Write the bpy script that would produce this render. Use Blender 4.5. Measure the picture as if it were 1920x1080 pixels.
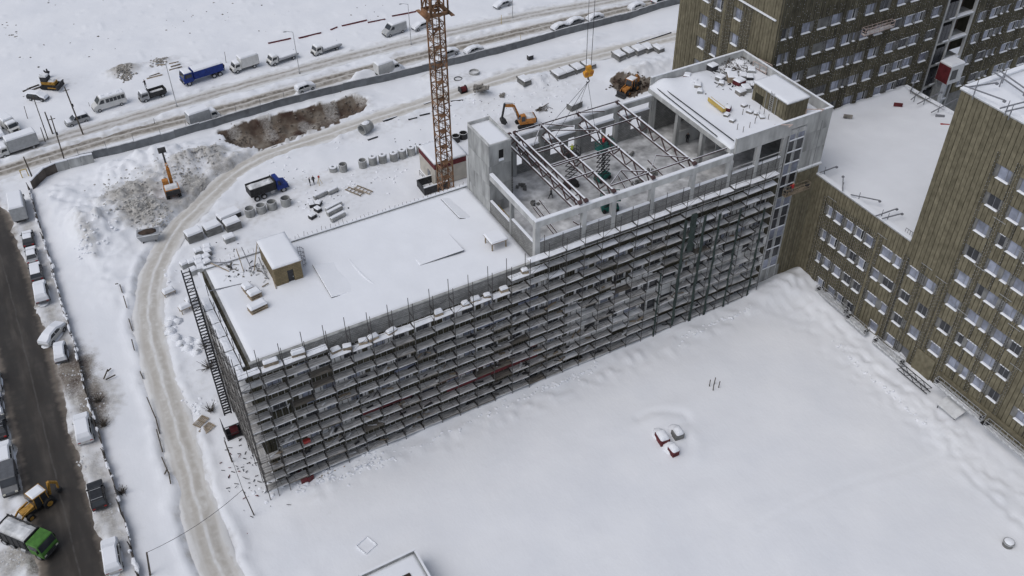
import bpy, bmesh, math, random
import numpy as np
from mathutils import Vector, Matrix
random.seed(7)
RND = random.Random(11)
R = math.radians
for o in list(bpy.data.objects): bpy.data.objects.remove(o)
scene = bpy.context.scene
col = scene.collection

# ------------------------------------------------------------------ camera
FPX, PITCH, ROLL, YAW = 1815.911, R(40.973), R(-0.433), R(28.698)
CAM = Vector((-11.053, -82.701, 100.0))
FW = Vector((math.sin(YAW)*math.cos(PITCH), math.cos(YAW)*math.cos(PITCH), -math.sin(PITCH)))
_r = Vector((math.cos(YAW), -math.sin(YAW), 0)); _u = _r.cross(FW)
RT = _r*math.cos(ROLL) + _u*math.sin(ROLL)
UP = -_r*math.sin(ROLL) + _u*math.cos(ROLL)
cd = bpy.data.cameras.new('camera'); cam = bpy.data.objects.new('camera', cd); col.objects.link(cam)
cam.matrix_world = Matrix(((RT.x, UP.x, -FW.x, CAM.x), (RT.y, UP.y, -FW.y, CAM.y), (RT.z, UP.z, -FW.z, CAM.z), (0, 0, 0, 1)))
cd.sensor_width = 36; cd.lens = FPX*36/1920; cd.clip_start = 1; cd.clip_end = 6000
scene.camera = cam
scene.render.resolution_x, scene.render.resolution_y = 1024, 576

# ------------------------------------------------------------------ light
SUN_EL, SUN_AZ = R(58), R(262)
world = bpy.data.worlds.new('World'); scene.world = world; world.use_nodes = True
nt = world.node_tree; nt.nodes.clear()
wo = nt.nodes.new('ShaderNodeOutputWorld'); bg = nt.nodes.new('ShaderNodeBackground')
sky = nt.nodes.new('ShaderNodeTexSky'); sky.sky_type = 'NISHITA'; sky.sun_disc = False
sky.sun_elevation = SUN_EL; sky.sun_rotation = SUN_AZ; sky.air_density = 1.0; sky.dust_density = 2.5; sky.ozone_density = 1.0
hs = nt.nodes.new('ShaderNodeHueSaturation'); hs.inputs['Saturation'].default_value = 0.52
nt.links.new(sky.outputs[0], hs.inputs['Color']); nt.links.new(hs.outputs[0], bg.inputs[0])
bg.inputs[1].default_value = 0.10; nt.links.new(bg.outputs[0], wo.inputs[0])
sl = bpy.data.lights.new('sun', 'SUN'); sl.energy = 0.75; sl.angle = R(45); sl.color = (1.0, 0.99, 0.975)
sun = bpy.data.objects.new('sun', sl); col.objects.link(sun)
sun.rotation_euler = (math.pi/2 - SUN_EL, 0, math.pi - SUN_AZ)
vs = scene.view_settings; vs.view_transform = 'Standard'; vs.look = 'None'; vs.gamma = 1; vs.exposure = 0.22; vs.use_curve_mapping = False

# ------------------------------------------------------------------ pixel -> place
def ray(px, py): return (FW*FPX + RT*(px-960) - UP*(py-540))
def at(px, py, z=0.0):
    d = ray(px, py); t = (z-CAM.z)/d.z; p = CAM + d*t; return Vector((p.x, p.y, z))

# ------------------------------------------------------------------ noise
def _hash(ix, iy, s):
    n = (ix.astype(np.int64)*374761393 + iy.astype(np.int64)*668265263 + s*982451653) & 0x7fffffff
    n = (n ^ (n >> 13))*1274126177 & 0x7fffffff
    return ((n ^ (n >> 16)) & 0xffff)/65535.0
def vnoise(x, y, s=0):
    x = np.asarray(x, float); y = np.asarray(y, float)
    ix = np.floor(x); iy = np.floor(y); fx = x-ix; fy = y-iy
    fx = fx*fx*fx*(fx*(fx*6-15)+10); fy = fy*fy*fy*(fy*(fy*6-15)+10)
    a = _hash(ix, iy, s); b = _hash(ix+1, iy, s); c = _hash(ix, iy+1, s); d = _hash(ix+1, iy+1, s)
    return (a*(1-fx)+b*fx)*(1-fy) + (c*(1-fx)+d*fx)*fy
def fbm(x, y, s=0, o=4):
    t = 0; a = 0.5
    for i in range(o): t = t + a*(vnoise(x*2**i+17.3*i, y*2**i+5.1*i, s+i)-0.5); a *= 0.5
    return t
def sstep(a, b, x):
    t = np.clip((np.asarray(x, float)-a)/(b-a), 0, 1); return t*t*(3-2*t)
def polydist(x, y, pts):
    d = np.full(np.shape(x), 1e9)
    for (x0, y0), (x1, y1) in zip(pts[:-1], pts[1:]):
        dx, dy = x1-x0, y1-y0; L = dx*dx+dy*dy+1e-9
        t = np.clip(((x-x0)*dx+(y-y0)*dy)/L, 0, 1)
        d = np.minimum(d, np.hypot(x-x0-t*dx, y-y0-t*dy))
    return d
def smooth_poly(pts, n=6):
    P = [Vector(p) for p in pts]; out = []
    for i in range(len(P)-1):
        p0 = P[max(i-1, 0)]; p1 = P[i]; p2 = P[i+1]; p3 = P[min(i+2, len(P)-1)]
        for k in range(n):
            t = k/n
            out.append(0.5*((2*p1)+(p2-p0)*t+(2*p0-5*p1+4*p2-p3)*t*t+(3*p1-p0-3*p2+p3)*t**3))
    out.append(P[-1]); return [(v.x, v.y) for v in out]
def G(*pp): return [tuple(at(*p)[:2]) for p in pp]

# ------------------------------------------------------------------ materials
MATS = {}
def nmat(name):
    m = bpy.data.materials.new(name); m.use_nodes = True; MATS[name] = m
    return m, m.node_tree, m.node_tree.nodes['Principled BSDF']
def N(t, kind, **kw):
    n = t.nodes.new(kind)
    for k, v in kw.items(): setattr(n, k, v)
    return n
def ramp(t, stops):
    r = N(t, 'ShaderNodeValToRGB'); e = r.color_ramp.elements
    e[0].position, e[1].position = stops[0][0], stops[-1][0]
    e[0].color = (*stops[0][1], 1); e[1].color = (*stops[-1][1], 1)
    for p, c in stops[1:-1]: k = e.new(p); k.color = (*c, 1)
    return r
def mat(name, c, rough=0.6, metal=0.0, var=0.25, scale=3.0, bump=0.0, bscale=20.0, objvar=0.0, coords='Object', stretch=(1, 1, 1), spec=0.3):
    m, t, b = nmat(name)
    tc = N(t, 'ShaderNodeTexCoord'); mp = N(t, 'ShaderNodeMapping'); mp.inputs['Scale'].default_value = stretch
    t.links.new(tc.outputs[coords], mp.inputs[0])
    if coords == 'Object' and objvar >= 0:
        oi0 = N(t, 'ShaderNodeObjectInfo'); ad = N(t, 'ShaderNodeVectorMath', operation='ADD')
        sc = N(t, 'ShaderNodeMath', operation='MULTIPLY'); sc.inputs[1].default_value = 91.0
        t.links.new(oi0.outputs['Random'], sc.inputs[0]); t.links.new(mp.outputs[0], ad.inputs[0]); t.links.new(sc.outputs[0], ad.inputs[1]); vec = ad.outputs[0]
    else: vec = mp.outputs[0]
    nz = N(t, 'ShaderNodeTexNoise'); nz.inputs['Scale'].default_value = scale; nz.inputs['Detail'].default_value = 6
    t.links.new(vec, nz.inputs['Vector'])
    lo = tuple(max(0, k*(1-var)) for k in c); hi = tuple(min(1, k*(1+var)) for k in c)
    r = ramp(t, [(0.3, lo), (0.7, hi)]); t.links.new(nz.outputs['Fac'], r.inputs[0]); out = r.outputs[0]
    if objvar > 0:
        oi = N(t, 'ShaderNodeObjectInfo'); mr = N(t, 'ShaderNodeMapRange'); mr.inputs[3].default_value = 1-objvar; mr.inputs[4].default_value = 1+objvar
        t.links.new(oi.outputs['Random'], mr.inputs[0])
        mx = N(t, 'ShaderNodeVectorMath', operation='SCALE'); t.links.new(out, mx.inputs[0]); t.links.new(mr.outputs[0], mx.inputs['Scale']); out = mx.outputs[0]
    t.links.new(out, b.inputs['Base Color'])
    b.inputs['Roughness'].default_value = rough; b.inputs['Metallic'].default_value = metal; b.inputs['Specular IOR Level'].default_value = spec
    if bump:
        n2 = N(t, 'ShaderNodeTexNoise'); n2.inputs['Scale'].default_value = bscale; n2.inputs['Detail'].default_value = 5
        t.links.new(vec, n2.inputs['Vector']); bp = N(t, 'ShaderNodeBump'); bp.inputs['Strength'].default_value = bump; bp.inputs['Distance'].default_value = 0.1
        t.links.new(n2.outputs['Fac'], bp.inputs['Height']); t.links.new(bp.outputs[0], b.inputs['Normal'])
    return m
SNOWC = (0.80, 0.82, 0.865)
mat('snow', SNOWC, 0.75, var=0.02, scale=0.4, bump=0.25, bscale=1.2, objvar=-1, spec=0.1)
mat('snow_dusty', (0.62, 0.63, 0.645), 0.85, var=0.28, scale=0.9, objvar=0.14, spec=0.1)
mat('snow_board', (0.46, 0.455, 0.45), 0.85, var=0.38, scale=1.4, objvar=0.16, spec=0.1, stretch=(0.6, 3, 1))
mat('board', (0.17, 0.155, 0.135), 0.85, var=0.45, scale=1.5, objvar=0.3, stretch=(0.6, 4, 1))
mat('wood', (0.30, 0.245, 0.18), 0.85, var=0.35, scale=2, objvar=0.25, stretch=(1, 1, 1))
mat('yellow_wood', (0.50, 0.36, 0.10), 0.7, var=0.2, scale=2)
mat('concrete', (0.34, 0.345, 0.34), 0.85, var=0.34, scale=0.9, bump=0.15, bscale=9, objvar=0.09, spec=0.15, stretch=(1, 1, .3))
mat('concrete_light', (0.45, 0.455, 0.45), 0.85, var=0.24, scale=0.9, bump=0.1, bscale=9, objvar=0.07, spec=0.15, stretch=(1, 1, .35))
mat('concrete_dark', (0.20, 0.20, 0.195), 0.9, var=0.3, scale=0.8, bump=0.15, bscale=8, objvar=0.08, spec=0.15)
mat('floor_dusty', (0.52, 0.525, 0.535), 0.9, var=0.48, scale=0.6, bump=0.3, bscale=3, objvar=-1, spec=0.1)
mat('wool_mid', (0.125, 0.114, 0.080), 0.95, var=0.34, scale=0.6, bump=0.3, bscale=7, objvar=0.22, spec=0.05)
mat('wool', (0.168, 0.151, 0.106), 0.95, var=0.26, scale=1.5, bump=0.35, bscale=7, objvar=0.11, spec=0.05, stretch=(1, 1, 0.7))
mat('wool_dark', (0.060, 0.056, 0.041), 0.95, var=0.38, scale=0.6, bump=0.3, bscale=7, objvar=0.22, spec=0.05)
mat('rail_steel', (0.075, 0.072, 0.065), 0.6, metal=0.3, var=0.3, scale=2, objvar=0.1)
mat('zinc', (0.50, 0.51, 0.52), 0.5, metal=0.5, var=0.2, scale=3)
mat('steel_dark', (0.045, 0.045, 0.048), 0.55, metal=0.3, var=0.3, scale=3)
mat('scaff_steel', (0.075, 0.072, 0.07), 0.6, metal=0.3, var=0.4, scale=0.8)
mat('truss_paint', (0.078, 0.046, 0.045), 0.6, var=0.3, scale=2)
mat('red_panel', (0.125, 0.022, 0.026), 0.7, var=0.35, scale=1.2, objvar=0.15)
mat('red_paint', (0.36, 0.05, 0.045), 0.6, var=0.25, scale=3)
mat('blue_film', (0.16, 0.18, 0.25), 0.45, var=0.3, scale=1.5)
mat('crane_orange', (0.21, 0.118, 0.066), 0.65, var=0.75, scale=0.9)
mat('hook_orange', (0.62, 0.29, 0.03), 0.5, var=0.2, scale=3)
mat('pit_stone', (0.15, 0.128, 0.11), 0.95, var=0.45, scale=0.9)
mat('digger_orange', (0.42, 0.175, 0.04), 0.5, var=0.3, scale=3)
mat('digger_yellow', (0.40, 0.22, 0.045), 0.5, var=0.35, scale=3)
mat('rubber', (0.025, 0.025, 0.026), 0.85, var=0.4, scale=6)
mat('dark_machine', (0.04, 0.04, 0.042), 0.7, var=0.4, scale=4)
mat('glass', (0.03, 0.035, 0.042), 0.12, var=0.2, scale=1, spec=0.6)
mat('pane', (0.25, 0.27, 0.335), 0.22, var=0.40, scale=0.7, objvar=0.22, spec=0.5)
mat('pane_dark', (0.035, 0.037, 0.042), 0.25, var=0.4, scale=0.9, objvar=0.2, spec=0.5)
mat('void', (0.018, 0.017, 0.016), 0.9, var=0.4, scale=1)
mat('frame_white', (0.62, 0.63, 0.64), 0.5, var=0.1, scale=2)
mat('frame_grey', (0.20, 0.205, 0.225), 0.5, var=0.15, scale=2)
mat('white_paint', (0.62, 0.62, 0.61), 0.45, var=0.1, scale=1.5, objvar=0.05)
mat('van_grey', (0.40, 0.41, 0.42), 0.5, var=0.12, scale=2)
mat('silver_paint', (0.36, 0.37, 0.385), 0.35, metal=0.4, var=0.12, scale=2)
mat('black_paint', (0.022, 0.023, 0.026), 0.3, var=0.3, scale=2, spec=0.5)
mat('grey_paint', (0.10, 0.105, 0.115), 0.35, var=0.2, scale=2, spec=0.5)
mat('blue_paint', (0.012, 0.035, 0.20), 0.5, var=0.25, scale=2)
mat('green_paint', (0.06, 0.17, 0.03), 0.45, var=0.35, scale=1.5)
mat('teal_paint', (0.02, 0.12, 0.10), 0.5, var=0.2, scale=2)
mat('light_lens', (0.6, 0.58, 0.5), 0.2, var=0.05)
mat('red_lens', (0.35, 0.02, 0.02), 0.3, var=0.05)
mat('fence_metal', (0.165, 0.175, 0.185), 0.5, metal=0.3, var=0.22, scale=0.7, objvar=0.08, stretch=(1, 1, 1))
mat('fence_brown', (0.105, 0.09, 0.078), 0.8, var=0.35, scale=0.8, objvar=0.2)
mat('pole_wood', (0.10, 0.085, 0.07), 0.9, var=0.3, scale=2)
mat('earth', (0.055, 0.040, 0.032), 0.95, var=0.6, scale=0.8, bump=0.6, bscale=5)
mat('slush_clod', (0.44, 0.43, 0.41), 0.95, var=0.4, scale=0.9, bump=0.4, bscale=4, objvar=-1)
mat('rubble', (0.25, 0.235, 0.215), 0.95, var=0.5, scale=0.9, bump=0.6, bscale=4, objvar=0.15)
mat('twig', (0.09, 0.075, 0.06), 0.9, var=0.3)
mat('net_green', (0.035, 0.05, 0.045), 0.8, var=0.35, scale=2)
mat('pink_paint', (0.50, 0.40, 0.36), 0.6, var=0.25, scale=2)
mat('cream_wall', (0.48, 0.45, 0.40), 0.8, var=0.12, scale=0.8)

def brickmat(name, c1, c2, mortar, sx=0.4, sz=0.2, axis='X'):
    m, t, b = nmat(name); tc = N(t, 'ShaderNodeTexCoord'); sp = N(t, 'ShaderNodeSeparateXYZ'); cb = N(t, 'ShaderNodeCombineXYZ')
    t.links.new(tc.outputs['Object'], sp.inputs[0]); t.links.new(sp.outputs[0 if axis == 'X' else 1], cb.inputs[0]); t.links.new(sp.outputs[2], cb.inputs[1])
    br = N(t, 'ShaderNodeTexBrick'); br.inputs['Scale'].default_value = 1; br.inputs['Brick Width'].default_value = sx; br.inputs['Row Height'].default_value = sz
    br.inputs['Mortar Size'].default_value = 0.022; br.inputs['Color1'].default_value = (*c1, 1); br.inputs['Color2'].default_value = (*c2, 1); br.inputs['Mortar'].default_value = (*mortar, 1)
    t.links.new(cb.outputs[0], br.inputs['Vector'])
    nz = N(t, 'ShaderNodeTexNoise'); nz.inputs['Scale'].default_value = 0.7; nz.inputs['Detail'].default_value = 5; t.links.new(tc.outputs['Object'], nz.inputs['Vector'])
    mx = N(t, 'ShaderNodeMix', data_type='RGBA', blend_type='MULTIPLY'); mx.inputs[0].default_value = 0.6
    rr = ramp(t, [(0.3, (0.55, 0.55, 0.55)), (0.7, (1.1, 1.1, 1.1))]); t.links.new(nz.outputs['Fac'], rr.inputs[0])
    t.links.new(br.outputs[0], mx.inputs[6]); t.links.new(rr.outputs[0], mx.inputs[7]); t.links.new(mx.outputs[2], b.inputs['Base Color'])
    bp = N(t, 'ShaderNodeBump'); bp.inputs['Strength'].default_value = 0.5; bp.inputs['Distance'].default_value = 0.02; bp.invert = True
    t.links.new(br.outputs['Fac'], bp.inputs['Height']); t.links.new(bp.outputs[0], b.inputs['Normal']); b.inputs['Roughness'].default_value = 0.9; b.inputs['Specular IOR Level'].default_value = 0.1
brickmat('block_x', (0.36, 0.36, 0.35), (0.27, 0.27, 0.265), (0.17, 0.17, 0.17))
brickmat('block_y', (0.34, 0.34, 0.33), (0.25, 0.25, 0.245), (0.16, 0.16, 0.16), axis='Y')
brickmat('block_light', (0.76, 0.76, 0.755), (0.68, 0.68, 0.675), (0.55, 0.55, 0.55), 0.6, 0.3)
brickmat('block_red', (0.26, 0.16, 0.12), (0.20, 0.13, 0.10), (0.2, 0.19, 0.18), 0.4, 0.2)

def person_mat(name, jacket, trousers, helmet):
    m, t, b = nmat(name); tc = N(t, 'ShaderNodeTexCoord'); sp = N(t, 'ShaderNodeSeparateXYZ'); t.links.new(tc.outputs['Object'], sp.inputs[0])
    dv = N(t, 'ShaderNodeMath', operation='DIVIDE'); dv.inputs[1].default_value = 1.8; t.links.new(sp.outputs[2], dv.inputs[0])
    r = ramp(t, [(0.0, (0.02, 0.02, 0.02)), (0.05, trousers), (0.50, jacket), (0.845, (0.45, 0.27, 0.2)), (0.935, helmet)])
    r.color_ramp.interpolation = 'CONSTANT'; t.links.new(dv.outputs[0], r.inputs[0]); t.links.new(r.outputs[0], b.inputs['Base Color']); b.inputs['Roughness'].default_value = 0.85
person_mat('p_dark', (0.02, 0.021, 0.025), (0.02, 0.02, 0.022), (0.02, 0.02, 0.02))
person_mat('p_red', (0.42, 0.03, 0.03), (0.05, 0.05, 0.07), (0.6, 0.25, 0.03))
person_mat('p_green', (0.35, 0.42, 0.05), (0.03, 0.035, 0.05), (0.6, 0.5, 0.08))

# ------------------------------------------------------------------ mesh building
class MB:
    def __init__(s): s.v = []; s.f = []; s.m = []
    def add(s, vs, fs, m=0):
        b = len(s.v); s.v += [tuple(v) for v in vs]; s.f += [tuple(b+i for i in f) for f in fs]; s.m += [m]*len(fs); return s
    def box(s, x0, x1, y0, y1, z0, z1, m=0):
        return s.add([(x0,y0,z0),(x1,y0,z0),(x1,y1,z0),(x0,y1,z0),(x0,y0,z1),(x1,y0,z1),(x1,y1,z1),(x0,y1,z1)],
            [(0,3,2,1),(4,5,6,7),(0,1,5,4),(1,2,6,5),(2,3,7,6),(3,0,4,7)], m)
    def hexa(s, p, m=0):
        return s.add(p, [(0,3,2,1),(4,5,6,7),(0,1,5,4),(1,2,6,5),(2,3,7,6),(3,0,4,7)], m)
    def frustum(s, x0, x1, y0, y1, z0, X0, X1, Y0, Y1, z1, m=0):
        return s.hexa([(x0,y0,z0),(x1,y0,z0),(x1,y1,z0),(x0,y1,z0),(X0,Y0,z1),(X1,Y0,z1),(X1,Y1,z1),(X0,Y1,z1)], m)
    def bar(s, a, b, w, h=None, m=0):
        a = Vector(a); b = Vector(b); h = w if h is None else h; d = (b-a)
        if d.length < 1e-6: return s
        d.normalize(); up = Vector((0,0,1)) if abs(d.z) < 0.95 else Vector((0,1,0))
        x = d.cross(up).normalized(); y = x.cross(d).normalized(); x = x*w/2; y = y*h/2
        return s.hexa([a-x-y, b-x-y, b+x-y, a+x-y, a-x+y, b-x+y, b+x+y, a+x+y], m)
    def tube(s, a, b, r, n=6, r2=None, m=0, caps=True):
        a = Vector(a); b = Vector(b); r2 = r if r2 is None else r2; d = (b-a).normalized()
        up = Vector((0,0,1)) if abs(d.z) < 0.95 else Vector((0,1,0)); x = d.cross(up).normalized(); y = d.cross(x)
        vs = []
        for k in range(n):
            c, q = math.cos(2*math.pi*k/n), math.sin(2*math.pi*k/n); vs.append(a+(x*c+y*q)*r); vs.append(b+(x*c+y*q)*r2)
        fs = [(2*k, 2*((k+1)%n), 2*((k+1)%n)+1, 2*k+1) for k in range(n)]
        if caps: fs += [tuple(2*k for k in range(n))[::-1], tuple(2*k+1 for k in range(n))]
        return s.add(vs, fs, m)
    def prism(s, poly, y0, y1, m=0, inset=0.0, swap=False):
        n = len(poly); P = (lambda x, y, z: (y, x, z)) if swap else (lambda x, y, z: (x, y, z))
        vs = [P(x, y0, z) for x, z in poly] + [P(x, y1, z) for x, z in poly]
        return s.add(vs, [tuple(range(n)), tuple(range(2*n-1, n-1, -1))] + [(i, n+i, n+(i+1)%n, (i+1)%n) for i in range(n)], m)
    def plan(s, poly, z0, z1, m=0):
        n = len(poly); vs = [(x, y, z0) for x, y in poly] + [(x, y, z1) for x, y in poly]
        return s.add(vs, [tuple(range(n-1, -1, -1)), tuple(range(n, 2*n))] + [(i, (i+1)%n, n+(i+1)%n, n+i) for i in range(n)], m)
    def ring(s, c, ro, ri, z0, z1, n=16, m=0):
        vs = []
        for k in range(n):
            a = 2*math.pi*k/n; q, w = math.cos(a), math.sin(a)
            vs += [(c[0]+q*ro, c[1]+w*ro, z0), (c[0]+q*ro, c[1]+w*ro, z1), (c[0]+q*ri, c[1]+w*ri, z1), (c[0]+q*ri, c[1]+w*ri, z0)]
        fs = []
        for k in range(n):
            i, j = 4*k, 4*((k+1)%n)
            for e in range(4): fs.append((i+e, j+e, j+(e+1)%4, i+(e+1)%4))
        return s.add(vs, fs, m)
    def blob(s, c, rx, ry, rz, seed=0, n=10, rings=4, m=0, rough=0.2, flat=0.0):
        q = random.Random(seed); vs = []; fs = []
        for i in range(rings):
            ph = (math.pi/2)*i/rings
            for k in range(n):
                a = 2*math.pi*k/n; f = 1+q.uniform(-rough, rough)
                vs.append((c[0]+rx*math.cos(ph)*math.cos(a)*f, c[1]+ry*math.cos(ph)*math.sin(a)*f, c[2]+rz*math.sin(ph)*(1+q.uniform(-rough, rough)*0.5)))
        vs.append((c[0], c[1], c[2]+rz)); t = len(vs)-1
        for i in range(rings-1):
            for k in range(n): fs.append((i*n+k, i*n+(k+1)%n, (i+1)*n+(k+1)%n, (i+1)*n+k))
        for k in range(n): fs.append(((rings-1)*n+k, (rings-1)*n+(k+1)%n, t))
        return s.add(vs, fs, m)
    def mesh(s, name, mats):
        me = bpy.data.meshes.new(name); me.from_pydata(s.v, [], s.f)
        if isinstance(mats, str): mats = [mats]
        for k in mats: me.materials.append(MATS[k])
        if len(mats) > 1: me.polygons.foreach_set('material_index', s.m)
        me.update(); return me
    def build(s, name, mats, parent=None, smooth=False, bevel=0.0, loc=(0,0,0), rz=0.0):
        o = link(name, s.mesh(name, mats), parent, loc, rz)
        if smooth: o.data.polygons.foreach_set('use_smooth', [True]*len(o.data.polygons))
        if bevel:
            b = o.modifiers.new('bevel', 'BEVEL'); b.width = bevel; b.segments = 2; b.limit_method = 'ANGLE'
        return o
def link(name, data, parent=None, loc=(0,0,0), rz=0.0):
    o = bpy.data.objects.new(name, data); col.objects.link(o); o.location = loc; o.rotation_euler = (0, 0, rz)
    if parent is not None: o.parent = parent
    return o
def tag(o, label=None, cat=None, group=None, kind=None):
    if label: o['label'] = label
    if cat: o['category'] = cat
    if group: o['group'] = group
    if kind: o['kind'] = kind
    return o
def thing(name, label, cat, loc=(0,0,0), rz=0.0, group=None): return tag(link(name, None, None, loc, rz), label, cat, group)
def copy_tree(o, parent=None):
    c = o.copy(); col.objects.link(c); c.parent = parent
    for ch in list(KIDS(o)): copy_tree(ch, c)
    return c
def KIDS(o): return [k for k in bpy.data.objects if k.parent == o]

# ------------------------------------------------------------------ terrain
TRACK = smooth_poly(G((450,1130),(408,1060),(375,960),(347,860),(318,760),(292,670),(279,600),(282,540),(300,485),(335,425),(385,375),(440,325),(500,292),(600,258),(700,224),(800,192),(900,162),(1000,132),(1120,103),(1290,62)))
STREET = smooth_poly([(-25.5,-90),(-25.5,-40),(-25.4,0),(-25.4,30),(-25.4,55),(-25.6,68),(-26.2,77),(-27.5,84),(-29.5,90)])
ROADN = smooth_poly([(-140,80),(-70,88),(-30,92),(-2,94.6),(20,94.4),(45,95.2),(70,95.3),(95,94.3),(120,92.8),(170,90),(260,84)])
ROADF = smooth_poly([(-140,92),(-70,97),(-30,99.0),(-6,99.6),(20,101.5),(45,102.6),(70,102.3),(95,101),(120,98),(170,94.5),(260,89)])
FENCE_PTS = G((66,349),(92,326),(140,308),(195,296),(255,281),(340,257),(420,233),(530,200),(640,171),(745,146),(850,121),(960,94),(1060,66),(1160,40),(1262,11),(1400,-25))
ROADS = [(TRACK, 1.9), (STREET, 3.4), (ROADN, 2.1), (ROADF, 2.0)]
# mounds: px, py, radius x, radius y (m), height, dirt, brown
MOUNDS = [(250,378,6.5,5,2.4,.85,.12),(268,412,5,4,1.6,.85,.12),(300,340,5,5,1.2,.5,0),(345,318,5,3.5,2.0,.6,.08),(395,300,5,3.5,1.9,.7,.2),(370,355,4,5,.6,.85,.2),(300,400,4,4,.8,.7,.1),(420,318,4,3,.8,.7,.3),(345,385,5,3,.2,.7,.15),
  (190,430,5,7,2.3,.0,0),(110,380,5,6,1.6,0,0),(230,330,7,5,1.5,0,0),(170,455,1.5,6,1.3,.55,.05),(200,428,3.5,1.6,1.0,.4,0),(140,420,3,7,1.0,0,0),(280,300,8,2.5,1.2,0,0),(330,290,6,2.5,1.0,.1,0),(215,545,3,5,.5,0,0),(215,500,7,8,.7,0,0),
  (232,135,4,2.5,1.6,.85,.2),(330,128,7,2.2,.9,.2,0),(300,118,5,2,.9,.4,.05),(100,160,5,3.5,.7,.35,.15),
  (560,180,3.5,1.2,1.0,0,0),(680,145,4,1.2,1.3,0,0),(808,145,3,2,1.0,.5,.1),(902,180,2.2,1.6,1.4,.6,.25),(670,247,3,2,.5,0,0),(1000,160,7,3,.8,0,0),
  (1190,140,6,2.6,1.5,.25,0),(1010,150,5,2.5,.7,0,0),(600,270,8,1.5,.5,.2,.05),(450,300,4,2,.6,.5,.2),(690,105,6,1.2,.7,.15,0),(830,80,5,1.0,.6,.1,0),(1105,75,6,1.5,.7,.0,0),
  (140,700,3.5,7,.1,.9,.62),(175,755,2.8,7,.12,.9,.55),(205,740,2.0,5,.1,.6,.1),(105,610,2.5,4,.1,.5,.22),(200,960,1.6,3,.08,.7,.3),(30,1045,4,3,.15,.8,.3),(150,870,1.8,4,.1,.55,.2),
  (730,990,0,0,0,0,0),(1780,800,3.5,2.6,.45,.2,.0),(1485,535,4,3,1.1,.0,0),(1440,555,5,2.5,.7,.05,0),(1530,565,2.2,4,.7,.05,0),(460,850,6,8,.25,.08,.03),(440,780,4,6,.3,.1,.03),(1225,125,9,4,1.0,.1,0),(470,400,12,5,.12,.35,.1),(580,345,9,4,.12,.3,.08),(640,370,8,5,.12,.22,.05),(700,320,12,3,.15,.25,.05),(420,470,8,4,.15,.22,.04),(350,530,5,7,.12,.18,.03),(720,240,14,3,.2,.25,.06),(850,150,8,3,.3,.35,.1),(900,200,9,3,.2,.22,.05),(1060,165,10,3,.25,.2,.04),(380,700,4,8,.12,.2,.04),(960,225,6,3,.3,.4,.1),
  (265,245,10,.9,.5,0,0),(500,235,12,.9,.6,0,0),(260,175,16,3,.15,.08,.02),(560,130,14,2.2,.12,.06,.02)]
MOUNDS = [(tuple(at(m[0], m[1])[:2]),)+m[2:] for m in MOUNDS if m[4] > 0]
PIT = G((410,250),(470,228),(560,207),(630,188),(665,180),(692,188),(680,208),(620,235),(560,258),(500,282),(455,283),(425,270))
def in_poly(x, y, P):
    c = np.zeros(np.shape(x), bool); n = len(P)
    for i in range(n):
        (x0, y0), (x1, y1) = P[i], P[(i+1)%n]
        k = ((y0 > y) != (y1 > y)) & (x < (x1-x0)*(y-y0)/((y1-y0) if abs(y1-y0) > 1e-9 else 1e-9)+x0); c ^= k
    return c
SOIL = G((1143,152),(1160,145),(1200,150),(1225,148),(1222,168),(1185,184),(1160,178))
CPATH = smooth_poly(G((1500,560),(1560,600),(1640,690),(1720,745),(1765,790),(1783,840),(1830,905),(1920,985)))
CPATH2 = smooth_poly(G((1783,850),(1700,880),(1600,905),(1500,945),(1420,985)))
CP3 = smooth_poly(G((1195,785),(1230,772),(1280,775),(1290,790),(1265,797)))
CRT = at(1255, 832); CRT2 = at(1235, 778)
def base_h(x, y):
    return -1.0*np.exp(-((x+3)**2/9**2+(y+3)**2/6**2)) - 0.25*np.exp(-((x-10)**2/20**2+(y+3)**2/5**2))
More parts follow.
